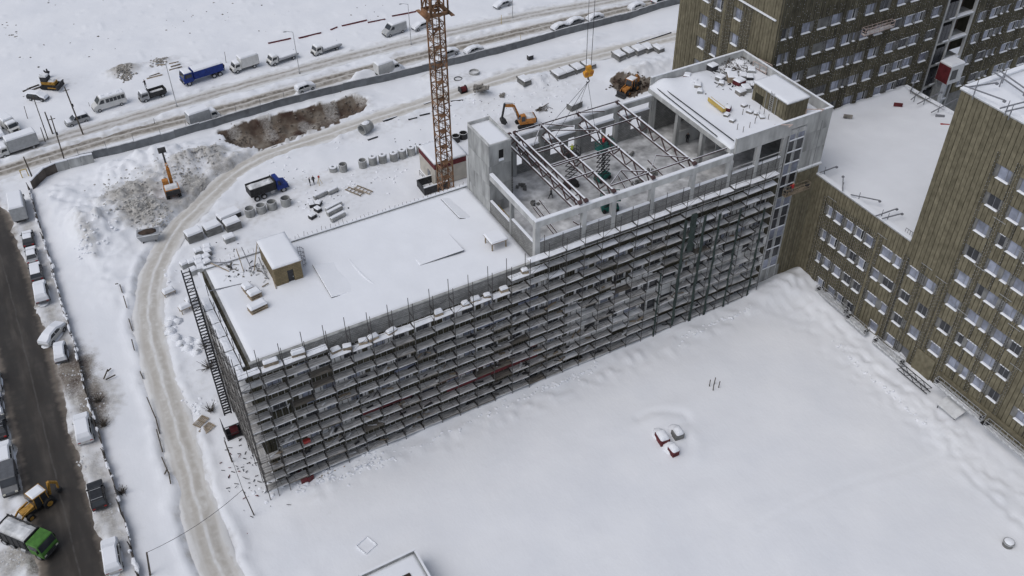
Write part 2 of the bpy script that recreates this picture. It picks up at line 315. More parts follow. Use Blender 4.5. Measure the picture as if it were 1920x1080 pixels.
def terrain(x, y):
    x = np.asarray(x, float); y = np.asarray(y, float)
    h = base_h(x, y)
    court = sstep(-1.5, 0.5, x)*sstep(0.5, -1.5, y)
    built = sstep(-0.5, 0.5, x)*sstep(-0.5, 0.5, y)*sstep(21, 20, y)
    rough = (1-0.62*court)*(1-built)
    far = sstep(105, 112, y)
    h = h + rough*(0.55*fbm(x/14, y/14, 1, 3)+0.32*fbm(x/4.2, y/4.2, 5, 3)*(1-.35*far)) + far*(0.5*fbm(x/30, y/30, 9, 3)+.35*np.maximum(0, vnoise(x/1.6, y/1.6, 97)-.8)*2)
    # trampled lumps along the scaffold and below the insulated wall
    band = np.exp(-((y+4.2)/2.0)**2)*sstep(12, 24, x)*sstep(84, 78, x) + np.exp(-((x-81.5)/2.2)**2)*sstep(2, -3, y)*0.7 + np.exp(-((y+3.2)/1.8)**2)*sstep(-1, 3, x)*sstep(20, 12, x)
    lump = np.maximum(0, vnoise(x/0.9, y/0.9, 21)-0.42)*0.62
    h = h + band*lump*(y < 1) + court*0.13*fbm(x/9, y/3.5, 33, 3)
    ridge = lambda pts, w_: np.exp(-(polydist(x, y, pts)/w_)**2)
    h = h + court*(ridge(CPATH, .55)*-.22 + ridge(CPATH, 1.5)*.22*(.6+vnoise(x/1.1, y/1.1, 91)) + ridge(CPATH2, .5)*-.10 + ridge(CPATH2, 1.3)*.08)
    rr1 = np.hypot(x-CRT[0], y-CRT[1]); h = h + court*(-.16*np.exp(-((rr1-2.6)/.6)**2)*sstep(-1, 2, x-CRT[0]-.4*(y-CRT[1])) + .10*np.exp(-((rr1-3.8)/.9)**2)*sstep(-1, 2, x-CRT[0]) + .28*np.exp(-(((x-CRT2[0])/4.5)**2+((y-CRT2[1])/1.6)**2)) - .22*ridge(CP3, .6))
    h = h + court*np.exp(-((x-79.5)/3.0)**2)*sstep(2, -4, y)*.16*(vnoise(x/.8, y/.8, 92)-.5)*2 + court*.10*fbm(x/22, y/7, 95, 3)
    wallbank = np.exp(-np.maximum(0, 85.9-x)/1.2)*sstep(0.5, -1, y)*0.45 + np.exp(-np.maximum(0, -1.2-y)/1.6)*court*0.5
    h = h + wallbank*(0.6+vnoise(x/2, y/2, 8))
    dirt = np.zeros_like(h); brown = np.zeros_like(h)
    n2 = vnoise(x/1.3, y/1.3, 41); n3 = vnoise(x/.7, y/.7, 43)
    for c, rx, ry, hh, dd, bb in MOUNDS:
        q = ((x-c[0])/rx)**2+((y-c[1])/ry)**2; e = np.exp(-q*1.3)
        h = h + hh*e*(0.75+0.5*n2) + (0.35*hh*e*(n3-.5) if hh > .2 else 0)
        g = np.clip(1.45*np.exp(-q*1.0)-0.42*(1-n2), 0, 1); dirt = np.maximum(dirt, dd*g); brown = np.maximum(brown, bb*g)
    pit = in_poly(x+0.9*(n2-.5), y+0.9*(n3-.5), PIT); dp = polydist(x, y, PIT+[PIT[0]])
    pd = sstep(0, 2.2, np.where(pit, dp, 0)); h = h - pd*(2.1+0.9*fbm(x/3, y/3, 50)) + pd*0.8*(n2-.4) + np.where(pit, 0, np.exp(-dp/1.6))*0.7*n2
    soil = in_poly(x+0.7*(n2-.5), y+0.7*(n3-.5), SOIL)
    h = h + np.where(soil, -0.25+0.5*n3, 0)
    brown = np.maximum(brown, np.where(pit, 0.45+0.55*sstep(.25, .6, vnoise(x/3.3, y/3.3, 61)), 0)); brown = np.maximum(brown, np.where(soil, 1.0, 0))
    dirt = np.maximum(dirt, np.where(pit, 0.9, 0)); dirt = np.maximum(dirt, np.where(~pit, np.exp(-dp/1.2), 0)*0.75*n2); dirt = np.maximum(dirt, np.where(soil, 1, 0))
    for i, (pts, w) in enumerate(ROADS):
        d = polydist(x, y, pts); d = d + 1.5*(vnoise(x/5.5, y/5.5, 70+i)-.5) + .5*(vnoise(x/1.7, y/1.7, 75+i)-.5) + .3*(n3-.5)
        k = sstep(w+0.9, w-0.1, d); h = h*(1-k) + (base_h(x, y)-0.14)*k
        bank = np.exp(-((d-w-1.1)/0.8)**2); h = h + bank*(0.28 if i != 1 else 0.22)*(0.4+n2)
        dirt = np.maximum(dirt, np.clip(sstep(w+(3.0 if i == 1 else 1.2), w, d)*(.35+.75*n2), 0, 1)*(.85 if i == 1 else .55))
        brown = np.maximum(brown, np.clip(sstep(w+(2.2 if i == 1 else .7), w-.4, d)*n2*1.2, 0, 1)*(.6 if i == 1 else .22))
    # slushy verge and the wide dirty junction beside the street
    junc = np.exp(-(((x+28)/9)**2+((y-91)/5)**2)*1.2); dirt = np.maximum(dirt, junc*(.3+.6*n2)); brown = np.maximum(brown, junc*.2*n2)
    verge = np.exp(-((x+20.2)/2.0)**2)*sstep(86, 70, y); dirt = np.maximum(dirt, verge*(0.22+.62*vnoise(x/2.5, y/4, 81))); brown = np.maximum(brown, verge*.42*vnoise(x/2.2, y/5, 83)*n2)
    vergel = sstep(-28.6, -31, x)*sstep(90, 60, y); dirt = np.maximum(dirt, vergel*.6*n2)
    mid = np.exp(-((y-98.0)/1.6)**2)*sstep(-10, 0, x); dirt = np.maximum(dirt, mid*.15*n2)
    return h, dirt, brown
def hz(x, y): return float(terrain(np.array([x]), np.array([y]))[0][0])
def gnd(px, py):
    p = at(px, py); p.z = hz(p.x, p.y); return p

def axis(a, b, step, far):
    c = list(np.arange(a, b, step)); lo = [a]; s = step
    while lo[-1] > -far: s *= 1.35; lo.append(lo[-1]-s)
    hi = [c[-1]]; s = step
    while hi[-1] < far: s *= 1.35; hi.append(hi[-1]+s)
    return np.array(lo[1:][::-1]+c+hi[1:])
gx = axis(-42, 118, 0.42, 3000); gy = axis(-62, 176, 0.42, 3000)
X, Y = np.meshgrid(gx, gy); H, DI, BRN = terrain(X.ravel(), Y.ravel())
nx, ny = len(gx), len(gy)
co = np.stack([X.ravel(), Y.ravel(), H], 1)
ii = (np.arange(ny-1)[:, None]*nx+np.arange(nx-1)[None, :]).ravel()
fa = np.stack([ii, ii+1, ii+nx+1, ii+nx], 1)
me = bpy.data.meshes.new('ground'); me.vertices.add(len(co)); me.vertices.foreach_set('co', co.ravel())
me.loops.add(fa.size); me.loops.foreach_set('vertex_index', fa.ravel().astype(np.int32))
me.polygons.add(len(fa)); me.polygons.foreach_set('loop_start', (np.arange(len(fa))*4).astype(np.int32)); me.polygons.foreach_set('loop_total', np.full(len(fa), 4, np.int32))
me.update(calc_edges=True); me.validate()
me.polygons.foreach_set('use_smooth', np.ones(len(fa), bool))
at1 = me.attributes.new('dirt', 'FLOAT', 'POINT'); at1.data.foreach_set('value', DI.astype(np.float32))
at2 = me.attributes.new('brown', 'FLOAT', 'POINT'); at2.data.foreach_set('value', BRN.astype(np.float32))
def ground_mat():
    m, t, b = nmat('ground_snow'); tc = N(t, 'ShaderNodeTexCoord')
    def noise(s, d=6, st=(1,1,1)):
        mp = N(t, 'ShaderNodeMapping'); mp.inputs['Scale'].default_value = st; t.links.new(tc.outputs['Object'], mp.inputs[0])
        n = N(t, 'ShaderNodeTexNoise'); n.inputs['Scale'].default_value = s; n.inputs['Detail'].default_value = d; t.links.new(mp.outputs[0], n.inputs['Vector']); return n.outputs['Fac']
    A = N(t, 'ShaderNodeAttribute', attribute_name='dirt'); B = N(t, 'ShaderNodeAttribute', attribute_name='brown')
    def mth(op, a, c):
        n = N(t, 'ShaderNodeMath', operation=op)
        for i, q in enumerate((a, c)):
            if isinstance(q, (int, float)): n.inputs[i].default_value = q
            else: t.links.new(q, n.inputs[i])
        return n.outputs[0]
    def mr(v, a, c):
        n = N(t, 'ShaderNodeMapRange', interpolation_type='SMOOTHSTEP'); n.inputs[1].default_value = a; n.inputs[2].default_value = c; t.links.new(v, n.inputs[0]); return n.outputs[0]
    n1 = noise(1.1, 8); n2 = noise(5, 6)
    dd = mr(mth('ADD', A.outputs['Fac'], mth('MULTIPLY', mth('SUBTRACT', n1, 0.5), 0.9)), 0.08, 0.95)
    bb = mr(mth('ADD', B.outputs['Fac'], mth('MULTIPLY', mth('SUBTRACT', n2, 0.5), 0.7)), 0.15, 0.85)
    def mix(f, a, c):
        n = N(t, 'ShaderNodeMix', data_type='RGBA'); t.links.new(f, n.inputs[0])
        for i, q in ((6, a), (7, c)):
            if isinstance(q, tuple): n.inputs[i].default_value = (*q, 1)
            else: t.links.new(q, n.inputs[i])
        return n.outputs[2]
    pit = ramp(t, [(0.35, (0.060, 0.038, 0.031)), (0.5, (0.125, 0.098, 0.078)), (0.68, (0.22, 0.195, 0.165))]); t.links.new(noise(0.33, 5), pit.inputs[0])
    snowc = ramp(t, [(0.3, (0.755, 0.775, 0.82)), (0.7, (0.82, 0.835, 0.87))]); t.links.new(noise(0.12, 9), snowc.inputs[0])
    slush = ramp(t, [(0.3, (0.27, 0.255, 0.235)), (0.7, (0.56, 0.55, 0.53))]); t.links.new(noise(2.2, 7), slush.inputs[0])
    c = mix(dd, snowc.outputs[0], slush.outputs[0]); c = mix(bb, c, pit.outputs[0])
    t.links.new(c, b.inputs['Base Color']); b.inputs['Roughness'].default_value = 0.8; b.inputs['Specular IOR Level'].default_value = 0.1
    bp = N(t, 'ShaderNodeBump'); bp.inputs['Strength'].default_value = 0.35; bp.inputs['Distance'].default_value = 0.25
    hh = mth('ADD', mth('ADD', mth('MULTIPLY', noise(0.9, 5), 0.42), mth('MULTIPLY', noise(2.6, 6, (1, .45, 1)), 0.16)), mth('MULTIPLY', mth('MULTIPLY', n2, dd), 1.1)); t.links.new(hh, bp.inputs['Height']); t.links.new(bp.outputs[0], b.inputs['Normal'])
ground_mat(); me.materials.append(MATS['ground_snow'])
tag(link('ground', me), kind='structure')

# ------------------------------------------------------------------ roads
def road_mat(name, stops, tracks, edge, rough=0.7, nscale=1.0, bump=0.3, wobble=.45):
    """stops: colours from noise; tracks: (t position, half width, colour, strength) wheel ruts worn along the road"""
    m, t, b = nmat(name); tc = N(t, 'ShaderNodeTexCoord'); A = N(t, 'ShaderNodeAttribute', attribute_name='across'); S = N(t, 'ShaderNodeAttribute', attribute_name='along')
    cb = N(t, 'ShaderNodeCombineXYZ'); t.links.new(A.outputs['Fac'], cb.inputs[0]); t.links.new(S.outputs['Fac'], cb.inputs[1])
    def noise(s, st, d=6):
        mp = N(t, 'ShaderNodeMapping'); mp.inputs['Scale'].default_value = st; t.links.new(cb.outputs[0], mp.inputs[0])
        n = N(t, 'ShaderNodeTexNoise'); n.inputs['Scale'].default_value = s; n.inputs['Detail'].default_value = d; t.links.new(mp.outputs[0], n.inputs['Vector']); return n.outputs['Fac']
    n1 = noise(nscale, (2.5, .16, 1)); n2 = noise(1, (1.6, 1.1, 1)); n3 = noise(1, (.35, .3, 1), 4)
    r = ramp(t, stops); t.links.new(n1, r.inputs[0]); c = r.outputs[0]
    def mth(op, *a):
        n = N(t, 'ShaderNodeMath', operation=op)
        for i, q in enumerate(a):
            if isinstance(q, (int, float)): n.inputs[i].default_value = q
            else: t.links.new(q, n.inputs[i])
        return n.outputs[0]
    wob = mth('ADD', A.outputs['Fac'], mth('MULTIPLY', mth('SUBTRACT', n3, .5), wobble))
    def over(c, f, colr):
        n = N(t, 'ShaderNodeMix', data_type='RGBA'); t.links.new(f, n.inputs[0]); t.links.new(c, n.inputs[6]); n.inputs[7].default_value = (*colr, 1); return n.outputs[2]
    def sm(v, a, bb):
        n = N(t, 'ShaderNodeMapRange', interpolation_type='SMOOTHSTEP'); n.inputs[1].default_value = a; n.inputs[2].default_value = bb; t.links.new(v, n.inputs[0]); return n.outputs[0]
    for tp, hw, colr, st in tracks:
        d = mth('ABSOLUTE', mth('SUBTRACT', wob, tp)); f = mth('MULTIPLY', sm(d, hw*1.6, hw*.3), mth('MULTIPLY', sm(n2, .2, .65), st)); c = over(c, f, colr)
    if edge:
        e = mth('ADD', mth('ABSOLUTE', wob), mth('MULTIPLY', mth('SUBTRACT', n2, .5), edge[2])); c = over(c, sm(e, edge[0], edge[1]), edge[3])
        if len(edge) > 4: c = over(c, sm(e, edge[1]-.02, edge[1]+edge[4]), edge[5])
    t.links.new(c, b.inputs['Base Color']); b.inputs['Roughness'].default_value = rough; b.inputs['Specular IOR Level'].default_value = 0.25
    bp = N(t, 'ShaderNodeBump'); bp.inputs['Strength'].default_value = bump; bp.inputs['Distance'].default_value = 0.08; t.links.new(n1, bp.inputs['Height']); t.links.new(bp.outputs[0], b.inputs['Normal'])
road_mat('track_m', [(0.25, (0.50, 0.475, 0.44)), (0.5, (0.60, 0.585, 0.56)), (0.75, (0.70, 0.695, 0.685))],
         [(-.42, .24, (0.43, 0.405, 0.365), .75), (.38, .24, (0.44, 0.415, 0.375), .75), (0.0, .10, (0.73, 0.735, 0.74), .8)], (.78, 1.1, .5, (0.70, 0.70, 0.70)))
road_mat('street_m', [(0.3, (0.037, 0.032, 0.028)), (0.5, (0.050, 0.044, 0.039)), (0.75, (0.090, 0.080, 0.070))],
         [(-.1, .03, (0.11, 0.105, 0.10), .5), (.55, .3, (0.036, 0.034, 0.032), .7), (-.5, .3, (0.04, 0.037, 0.035), .6)], (.74, 1.0, .42, (0.15, 0.128, 0.108), .2, (0.36, 0.325, 0.29)), rough=.5, wobble=.16)
road_mat('roadn_m', [(0.3, (0.36, 0.335, 0.30)), (0.5, (0.47, 0.445, 0.41)), (0.75, (0.62, 0.61, 0.59))],
         [(.42, .30, (0.15, 0.132, 0.11), .95), (-.35, .28, (0.19, 0.17, 0.145), .9), (0.04, .08, (0.66, 0.65, 0.64), .7)], (.72, 1.0, .5, (0.66, 0.66, 0.67)))
road_mat('roadf_m', [(0.3, (0.46, 0.445, 0.425)), (0.5, (0.58, 0.57, 0.56)), (0.75, (0.70, 0.70, 0.71))],
         [(.40, .18, (0.25, 0.225, 0.195), .75), (-.38, .18, (0.28, 0.255, 0.225), .7)], (.7, 1.0, .5, (0.70, 0.71, 0.72)))
def road(name, pts, w, m, n=12, extra=0.5):
    P = [Vector((*p, 0)) for p in pts]; dense = []
    for a, b in zip(P[:-1], P[1:]):
        k = max(1, int((b-a).length/1.2)); dense += [a.lerp(b, i/k) for i in range(k)]
    dense.append(P[-1]); vs = []; ac = []; al = []; s = 0
    for i, p in enumerate(dense):
        d = (dense[min(i+1, len(dense)-1)]-dense[max(i-1, 0)]).normalized(); nrm = Vector((-d.y, d.x, 0))
        if i: s += (p-dense[i-1]).length
        for k in range(n+1):
            t = (k/n*2-1); W = w+extra; q = p+nrm*t*W
            rut = 0.03*math.cos(t*6.5) if m != 'street_m' else 0.0
            vs.append((q.x, q.y, float(base_h(np.array(q.x), np.array(q.y)))+0.015+ROADZ[name]+rut-0.10*max(0, abs(t)-.85)/.15)); ac.append(t*W/w); al.append(s)
    fs = [(i*(n+1)+k, i*(n+1)+k+1, (i+1)*(n+1)+k+1, (i+1)*(n+1)+k) for i in range(len(dense)-1) for k in range(n)]
    mesh = bpy.data.meshes.new(name); mesh.from_pydata(vs, [], [f[::-1] for f in fs]); mesh.materials.append(MATS[m])
    for nm, da in (('across', ac), ('along', al)):
        A = mesh.attributes.new(nm, 'FLOAT', 'POINT'); A.data.foreach_set('value', da)
    mesh.polygons.foreach_set('use_smooth', [True]*len(mesh.polygons)); mesh.update()
    if sum(p.normal.z for p in mesh.polygons) < 0: mesh.flip_normals()
    return tag(link(name, mesh), kind='structure')
ROADZ = {'site_track': 0.03, 'street': 0.024, 'near_carriageway': 0.012, 'far_carriageway': 0.0}
road('site_track', TRACK, 1.9, 'track_m'); road('street', STREET, 3.4, 'street_m', 16, .8)
road('near_carriageway', ROADN, 2.1, 'roadn_m'); road('far_carriageway', ROADF, 2.0, 'roadf_m')
# ================================================================== buildings
def wall_cells(mb, O, U, L, z0, z1, openings, T, m=0, reveal=None):
    """a wall from O along unit U, length L, heights z0..z1; thickness T towards -normal; openings (u0,u1,w0,w1) cut through"""
    U = Vector(U); O = Vector(O); n = Vector((U.y, -U.x, 0))   # outward
    us = sorted({0.0, L, *[o[0] for o in openings], *[o[1] for o in openings]}); zs = sorted({z0, z1, *[o[2] for o in openings], *[o[3] for o in openings]})
    def P(u, z, d=0.0): return O+U*u+Vector((0, 0, z))-n*d
    for a, b in zip(us[:-1], us[1:]):
        for c, d in zip(zs[:-1], zs[1:]):
            um, zm = (a+b)/2, (c+d)/2
            if any(o[0] < um < o[1] and o[2] < zm < o[3] for o in openings): continue
            mb.add([P(a, c), P(b, c), P(b, d), P(a, d)], [(0, 1, 2, 3)], m)
    for a, b, c, d in openings:
        for (p, q) in (((a, c), (b, c)), ((b, c), (b, d)), ((b, d), (a, d)), ((a, d), (a, c))):
            mb.add([P(*p), P(*p, T), P(*q, T), P(*q)], [(0, 1, 2, 3)], m)
    for (p, q) in (((0, z1), (L, z1)), ((0, z0), (0, z1)), ((L, z1), (L, z0))):
        mb.add([P(*p), P(*q), P(*q, T), P(*p, T)], [(0, 1, 2, 3)], m)
    return mb
def strips(parent, O, U, L, z0, z1, openings, w, m, proud=0.16, gap=0.07, name='insulation_panel', rng=RND, limit=None, skip=None):
    """vertical insulation strips hung on a wall, each an object, cut round the openings"""
    U = Vector(U); O = Vector(O); n = Vector((U.y, -U.x, 0)); k = int(round(L/w)); w = L/k; cnt = 0
    for i in range(k):
        a, b = i*w+gap/2, (i+1)*w-gap/2; mid = (a+b)/2
        if skip and skip(mid): continue
        segs = [(z0(mid) if callable(z0) else z0, z1(mid) if callable(z1) else z1)]
        for o in openings:
            if o[0]-.12 < b and o[1]+.12 > a:
                ns = []
                for s0, s1 in segs:
                    if o[3] <= s0 or o[2] >= s1: ns.append((s0, s1)); continue
                    if o[2]-.06 > s0: ns.append((s0, o[2]-.06))
                    if o[3]+.06 < s1: ns.append((o[3]+.06, s1))
                segs = ns
        if not segs: continue
        j = rng.uniform(-.025, .025); org = O+U*mid; hw = (b-a)/2
        for s0, s1 in segs:
            if s1-s0 < .1: continue
            PANELS.setdefault((parent.name, m), []).append(((s1-s0)*hw, name, org, U, n, hw, proud+j, s0, s1, parent))
    return cnt
PANELS = {}
def panel_mesh(mb, org, U, n, hw, d, s0, s1):
    p = [U*-hw, U*hw, U*hw+n*d, U*-hw+n*d]; z0 = Vector((0, 0, s0)); z1 = Vector((0, 0, s1))
    mb.hexa([org+q+z0 for q in p]+[org+q+z1 for q in p])
def hang_panels():
    """the largest pieces of insulation become parts of their own, the small offcuts one joined part"""
    byp = {}
    for (pn, m), l in PANELS.items():
        for e in l: byp.setdefault(pn, []).append((m,)+e)
    for pn, l in byp.items():
        l.sort(key=lambda e: -e[1]); rest = {}
        for i, (m, ar, name, org, U, n, hw, d, s0, s1, parent) in enumerate(l):
            if i < 290:
                mb = MB(); panel_mesh(mb, Vector((0, 0, 0)), U, n, hw, d, s0, s1); mb.build(name, m, parent, loc=org)
            else: panel_mesh(rest.setdefault(m, MB()), org, U, n, hw, d, s0, s1)
        for m, mb in rest.items(): tag(mb.build('insulation_offcuts', m, parent), kind='stuff')
WIN_CACHE = {}
def window(parent, O, U, u, z, w, h, kind='film', snow=True, depth=0.1, hood=False):
    """window set in a wall opening: frame > two panes, mullion, snowy sill"""
    U = Vector(U); n = Vector((U.y, -U.x, 0)); org = Vector(O)+U*u+Vector((0,0,z)); rz = math.atan2(U.y, U.x)
    key = (round(w,2), round(h,2), kind, snow, hood)
    if key not in WIN_CACHE:
        f = MB(); t = .07; hw, hh = w/2, h/2; y0, y1 = .06, .14
        f.box(-hw, hw, y0, y1, hh-t, hh).box(-hw, hw, y0, y1, -hh, -hh+t).box(-hw, -hw+t, y0, y1, -hh+t, hh-t).box(hw-t, hw, y0, y1, -hh+t, hh-t)
        mx = .18*w if kind != 'dark' else 0
        if w > 1.0: f.box(mx-t/2, mx+t/2, y0, y1, -hh+t, hh-t)
        fm = f.mesh('frame', 'frame_white' if kind == 'bright' else 'frame_grey')
        g = [MB().box(-hw+t, mx-t/2, .09, .11, -hh+t, hh-t).mesh('pane', 'pane' if kind != 'dark' else 'pane_dark'), MB().box(mx+t/2, hw-t, .09, .11, -hh+t, hh-t).mesh('pane', 'pane' if kind == 'film' else 'pane_dark')] if w > 1.0 else [MB().box(-hw+t, hw-t, .09, .11, -hh+t, hh-t).mesh('pane', 'pane' if kind != 'dark' else 'pane_dark')]
        s = MB(); s.box(-hw-.06, hw+.06, -.26, .06, -hh-.05, -hh)
        s.frustum(-hw-.05, hw+.05, -.26, .08, -hh, -hw+.04, hw-.05, -.18, .06, -hh+.11, 1)
        sm = s.mesh('sill', ['zinc', 'snow'])
        hd = None
        if hood:
            q = MB()
            for k in range(4): q.box(-hw+.02+k*w/4, -hw+w/4-.08+k*w/4, -.27, -.05, hh+.0, hh+.09)
            hd = q.mesh('hood_bracket', 'snow')
        WIN_CACHE[key] = (fm, g, sm, hd)
    fm, g, sm, hd = WIN_CACHE[key]
    root = link('window', fm, parent, org, rz)
    for k in g: link('pane', k, root)
    if snow: link('sill', sm, root)
    if hd: link('hood_bracket', hd, root)
    return root
def rails(parent, O, U, us, z0, z1, w=.05, off=.2, ticks=True, name='steel_rail', dens=.85):
    """dark vertical steel rails with pale bracket heads on an insulated wall; one mesh"""
    U = Vector(U); O = Vector(O); n = Vector((U.y, -U.x, 0)); mb = MB()
    for e in us:
        u, a, b = e if isinstance(e, tuple) else (e, z0, z1)
        p = O+U*u+n*off; mb.bar(p+Vector((0,0,a)), p+Vector((0,0,b)), w, w, 0)
        if ticks:
            z = a+.3+RND.uniform(0, .5)
            while z < b:
                q = p+n*.03+Vector((0,0,z)); 
                if RND.random() < dens: mb.bar(q-Vector((0,0,.035)), q+Vector((0,0,.035)), .07, .05, 1)
                z += .6+RND.uniform(-.08, .08)
    return tag(mb.build(name, ['rail_steel', 'zinc'], parent), kind='stuff')
def snow_sheet(name, parent, x0, x1, y0, y1, z, bump=0.12, step=0.7, fn=None, edge=0.25, m='snow', seed=3, zb=None, kind=None):
    nx_, ny_ = max(2, int((x1-x0)/step)), max(2, int((y1-y0)/step)); xs = np.linspace(x0, x1, nx_+1); ys = np.linspace(y0, y1, ny_+1)
    XX, YY = np.meshgrid(xs, ys); ed = np.minimum(np.minimum(XX-x0, x1-XX), np.minimum(YY-y0, y1-YY))
    ZZ = z+bump*(fbm(XX/4, YY/4, seed, 3)*1.6+.2)*sstep(0, 1.0, ed) - edge*(1-sstep(0, .7, ed))*.5
    if fn is not None: ZZ = ZZ+fn(XX, YY)
    vs = np.stack([XX.ravel(), YY.ravel(), ZZ.ravel()], 1).tolist(); W = nx_+1
    fs = [(j*W+i, j*W+i+1, (j+1)*W+i+1, (j+1)*W+i) for j in range(ny_) for i in range(nx_)]
    mb = MB(); mb.add(vs, fs); zb = z-.5 if zb is None else zb
    per = [i for i in range(W)]+[j*W+W-1 for j in range(1, ny_+1)]+[ny_*W+i for i in range(W-2, -1, -1)]+[j*W for j in range(ny_-1, 0, -1)]
    b = len(mb.v); mb.v += [(vs[i][0], vs[i][1], zb) for i in per]; K = len(per)
    for k in range(K): mb.f.append((per[k], b+k, b+(k+1)%K, per[(k+1)%K])); mb.m.append(0)
    o = mb.build(name, m, parent, smooth=True)
    return o

XH, XB, XE, DEP, ZR = 37.63, 68.8, 85.9, 19.6, 21.2
# ------------------------------------------------------------------ scaffolded building
S = thing('unfinished_building', 'long unfinished concrete building behind scaffolding, with an open roofless hall on its top', 'building')
FO, FU = (0, 0, 0), (1, 0, 0)
swins = []
for zc in (1.0, 5.15, 9.3):
    for x, w in ((46.8,1.9),(49.2,1.9),(50.95,.9),(53.6,2.2),(56.0,.9),(57.4,1.5),(60.1,2.6),(63.2,1.5),(65.5,1.9),(67.6,1.4),(71.0,2.6),(74.3,1.5),(76.9,1.5)): swins.append((x, zc, w, 1.9))
for zc in (1.0, 5.15, 9.3, 13.4, 17.6):
    for k in range(13):
        x = 2.2+k*3.2+(.5 if k%3 == 1 else 0)
        if x < 43: swins.append((x, zc, 1.7, 1.9))
for zc in (13.4, 17.6):
    for k in range(11): swins.append((45+k*3.05, zc, 1.7, 1.9))
sop = [(x-w/2, x+w/2, z-h/2, z+h/2) for x, z, w, h in swins]
fw_ = MB(); wall_cells(fw_, FO, FU, 78.4, -3, 20.9, sop, .35); fw_.build('front_wall', 'block_light', S)
for x, z, w, h in swins:
    zone = x > 43 and z < 11
    if zone and RND.random() < .6:
        MB().box(-w/2, w/2, .3, .34, -h/2, h/2).build('window', 'pane_dark', S, loc=(x, 0, z))
    else: window(S, FO, FU, x, z, w, h, RND.choice(['film', 'dark', 'dark', 'bright']), snow=False)
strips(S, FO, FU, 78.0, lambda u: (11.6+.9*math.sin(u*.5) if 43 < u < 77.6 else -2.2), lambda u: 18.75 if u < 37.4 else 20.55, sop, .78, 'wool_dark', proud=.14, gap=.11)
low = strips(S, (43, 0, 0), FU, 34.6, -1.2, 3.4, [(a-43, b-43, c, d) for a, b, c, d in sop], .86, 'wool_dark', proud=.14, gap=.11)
rr = [(.39+.78*k, -1, 18.7 if k < 48 else 20.5) for k in range(56)] + [(43.6+.78*k, 11.8, 20.5) for k in range(44)]
rails(S, FO, FU, rr, 0, 20, w=.07, off=.17, ticks=False)
for x0, x1, z0, z1 in ((19.5,38,6.3,7.6),(14.5,24,4.6,5.7),(24,38,4.1,5.4),(12,19,6.0,6.7),(30,36,8.2,8.9)):
    MB().box(x0, x1, -.27, -.19, z0, z1).build('red_facade_panel', 'red_panel', S)
for x0, x1, z0, z1 in ((5.5,9.5,11.8,12.5),(17,20,10.9,11.7),(22.5,26,12.3,13.1),(29,33,13.4,14.3),(35,38,14.7,15.3),(9,12,8.3,8.9)):
    MB().box(x0, x1, -.26, -.19, z0, z1).build('film_sheet', 'blue_film', S)
# low roof and parapets
MB().box(-.02, XH, -.05, .32, 18.78, 21.05).build('front_parapet', 'block_x', S)
MB().box(-.04, XH, -.04, .34, 21.05, 21.17).build('front_parapet_cap', 'concrete', S)
MB().box(0, XH, DEP-.35, DEP, 18, 21.25).build('back_parapet', 'concrete', S)
MB().box(.0, XH, DEP-.40, DEP+.05, 21.25, 21.36).build('back_parapet_cap', 'snow', S)
MB().box(-.02, .3, .34, DEP-.36, 20, 21.0).build('end_parapet', 'concrete_dark', S)
we = MB(); wall_cells(we, (0, DEP, 0), (0, -1, 0), DEP, -2, 20.0, [], .3); we.build('end_wall', 'block_y', S)
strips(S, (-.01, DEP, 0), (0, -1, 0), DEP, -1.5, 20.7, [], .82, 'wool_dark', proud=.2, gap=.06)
MB().box(-.75, -.45, .5, DEP, 20.55, 20.75).build('snowy_ledge', 'snow', S)
MB().box(.3, XH, .3, DEP-.4, 19.8, 20.55).build('roof_slab', 'concrete', S)
def roofbumps(x, y):
    def pl(cx, cy, rx, ry, h): return h*sstep(1.25, .75, np.maximum(np.abs(x-cx)/rx, np.abs(y-cy)/ry))
    def g(cx, cy, rx, ry, h): return h*np.exp(-(((x-cx)/rx)**2+((y-cy)/ry)**2))
    return g(3.5, 15, 2.5, 2.5, .35)+g(12, 8, 1.5, 4, -.05)+.0*x
snow_sheet('roof_snow', S, .3, XH-.02, .32, DEP-.36, 21.12, bump=.15, fn=roofbumps, edge=.12, seed=12, zb=20.55)
# hall on top ---------------------------------------------------------
MB().box(XH, XE-.3, .3, DEP-.4, 20.2, 20.72).build('hall_floor_slab', 'concrete', S)
snow_sheet('hall_floor_dust', S, XH+.3, XE-.35, .45, DEP-.5, 20.82, bump=.16, step=.5, m='floor_dusty', seed=40, edge=.0, zb=20.72)
COLX = [37.95, 44.9, 49.4, 55.5, 62.2, 68.5]
for i, x in enumerate(COLX):
    w = .32 if i else .36
    MB().box(x-w, x+w, -.03, .62, 20.72, 26.45).build('column', 'concrete_light', S)
    MB().box(x-w, x+w, DEP-1.2, DEP-.55, 20.72, 26.45).build('column', 'concrete', S)
bf = MB(); bf.box(XH-.04, XB-.2, -.05, .55, 26.45, 27.38).box(XH, XB-.2, -.02, .52, 27.38, 27.5, 1); bf.build('front_beam', ['concrete_light', 'snow'], S)
bb_ = MB(); bb_.box(41.0, XB-.2, DEP-1.2, DEP-.55, 26.45, 27.3).box(41.0, XB-.2, DEP-1.15, DEP-.6, 27.3, 27.5, 1); bb_.build('rear_beam', ['concrete', 'snow'], S)
bl = MB(); bl.box(XH-.02, XH+.5, .56, 12.2, 26.45, 27.3).box(XH, XH+.48, .56, 12.2, 27.3, 27.46, 1); bl.build('side_beam', ['concrete_light', 'snow'], S)
MB().box(XH+.02, XH+.48, 6.3, 6.85, 20.72, 26.45).build('column', 'concrete', S)
def half_wall(x0, x1, y0, y1, z1, m, name='half_wall'):
    b = MB(); b.box(x0, x1, y0, y1, 20.72, z1).box(x0, x1, y0-.04, y1+.04, z1, z1+.16, 1); b.build(name, [m, 'snow'], S)
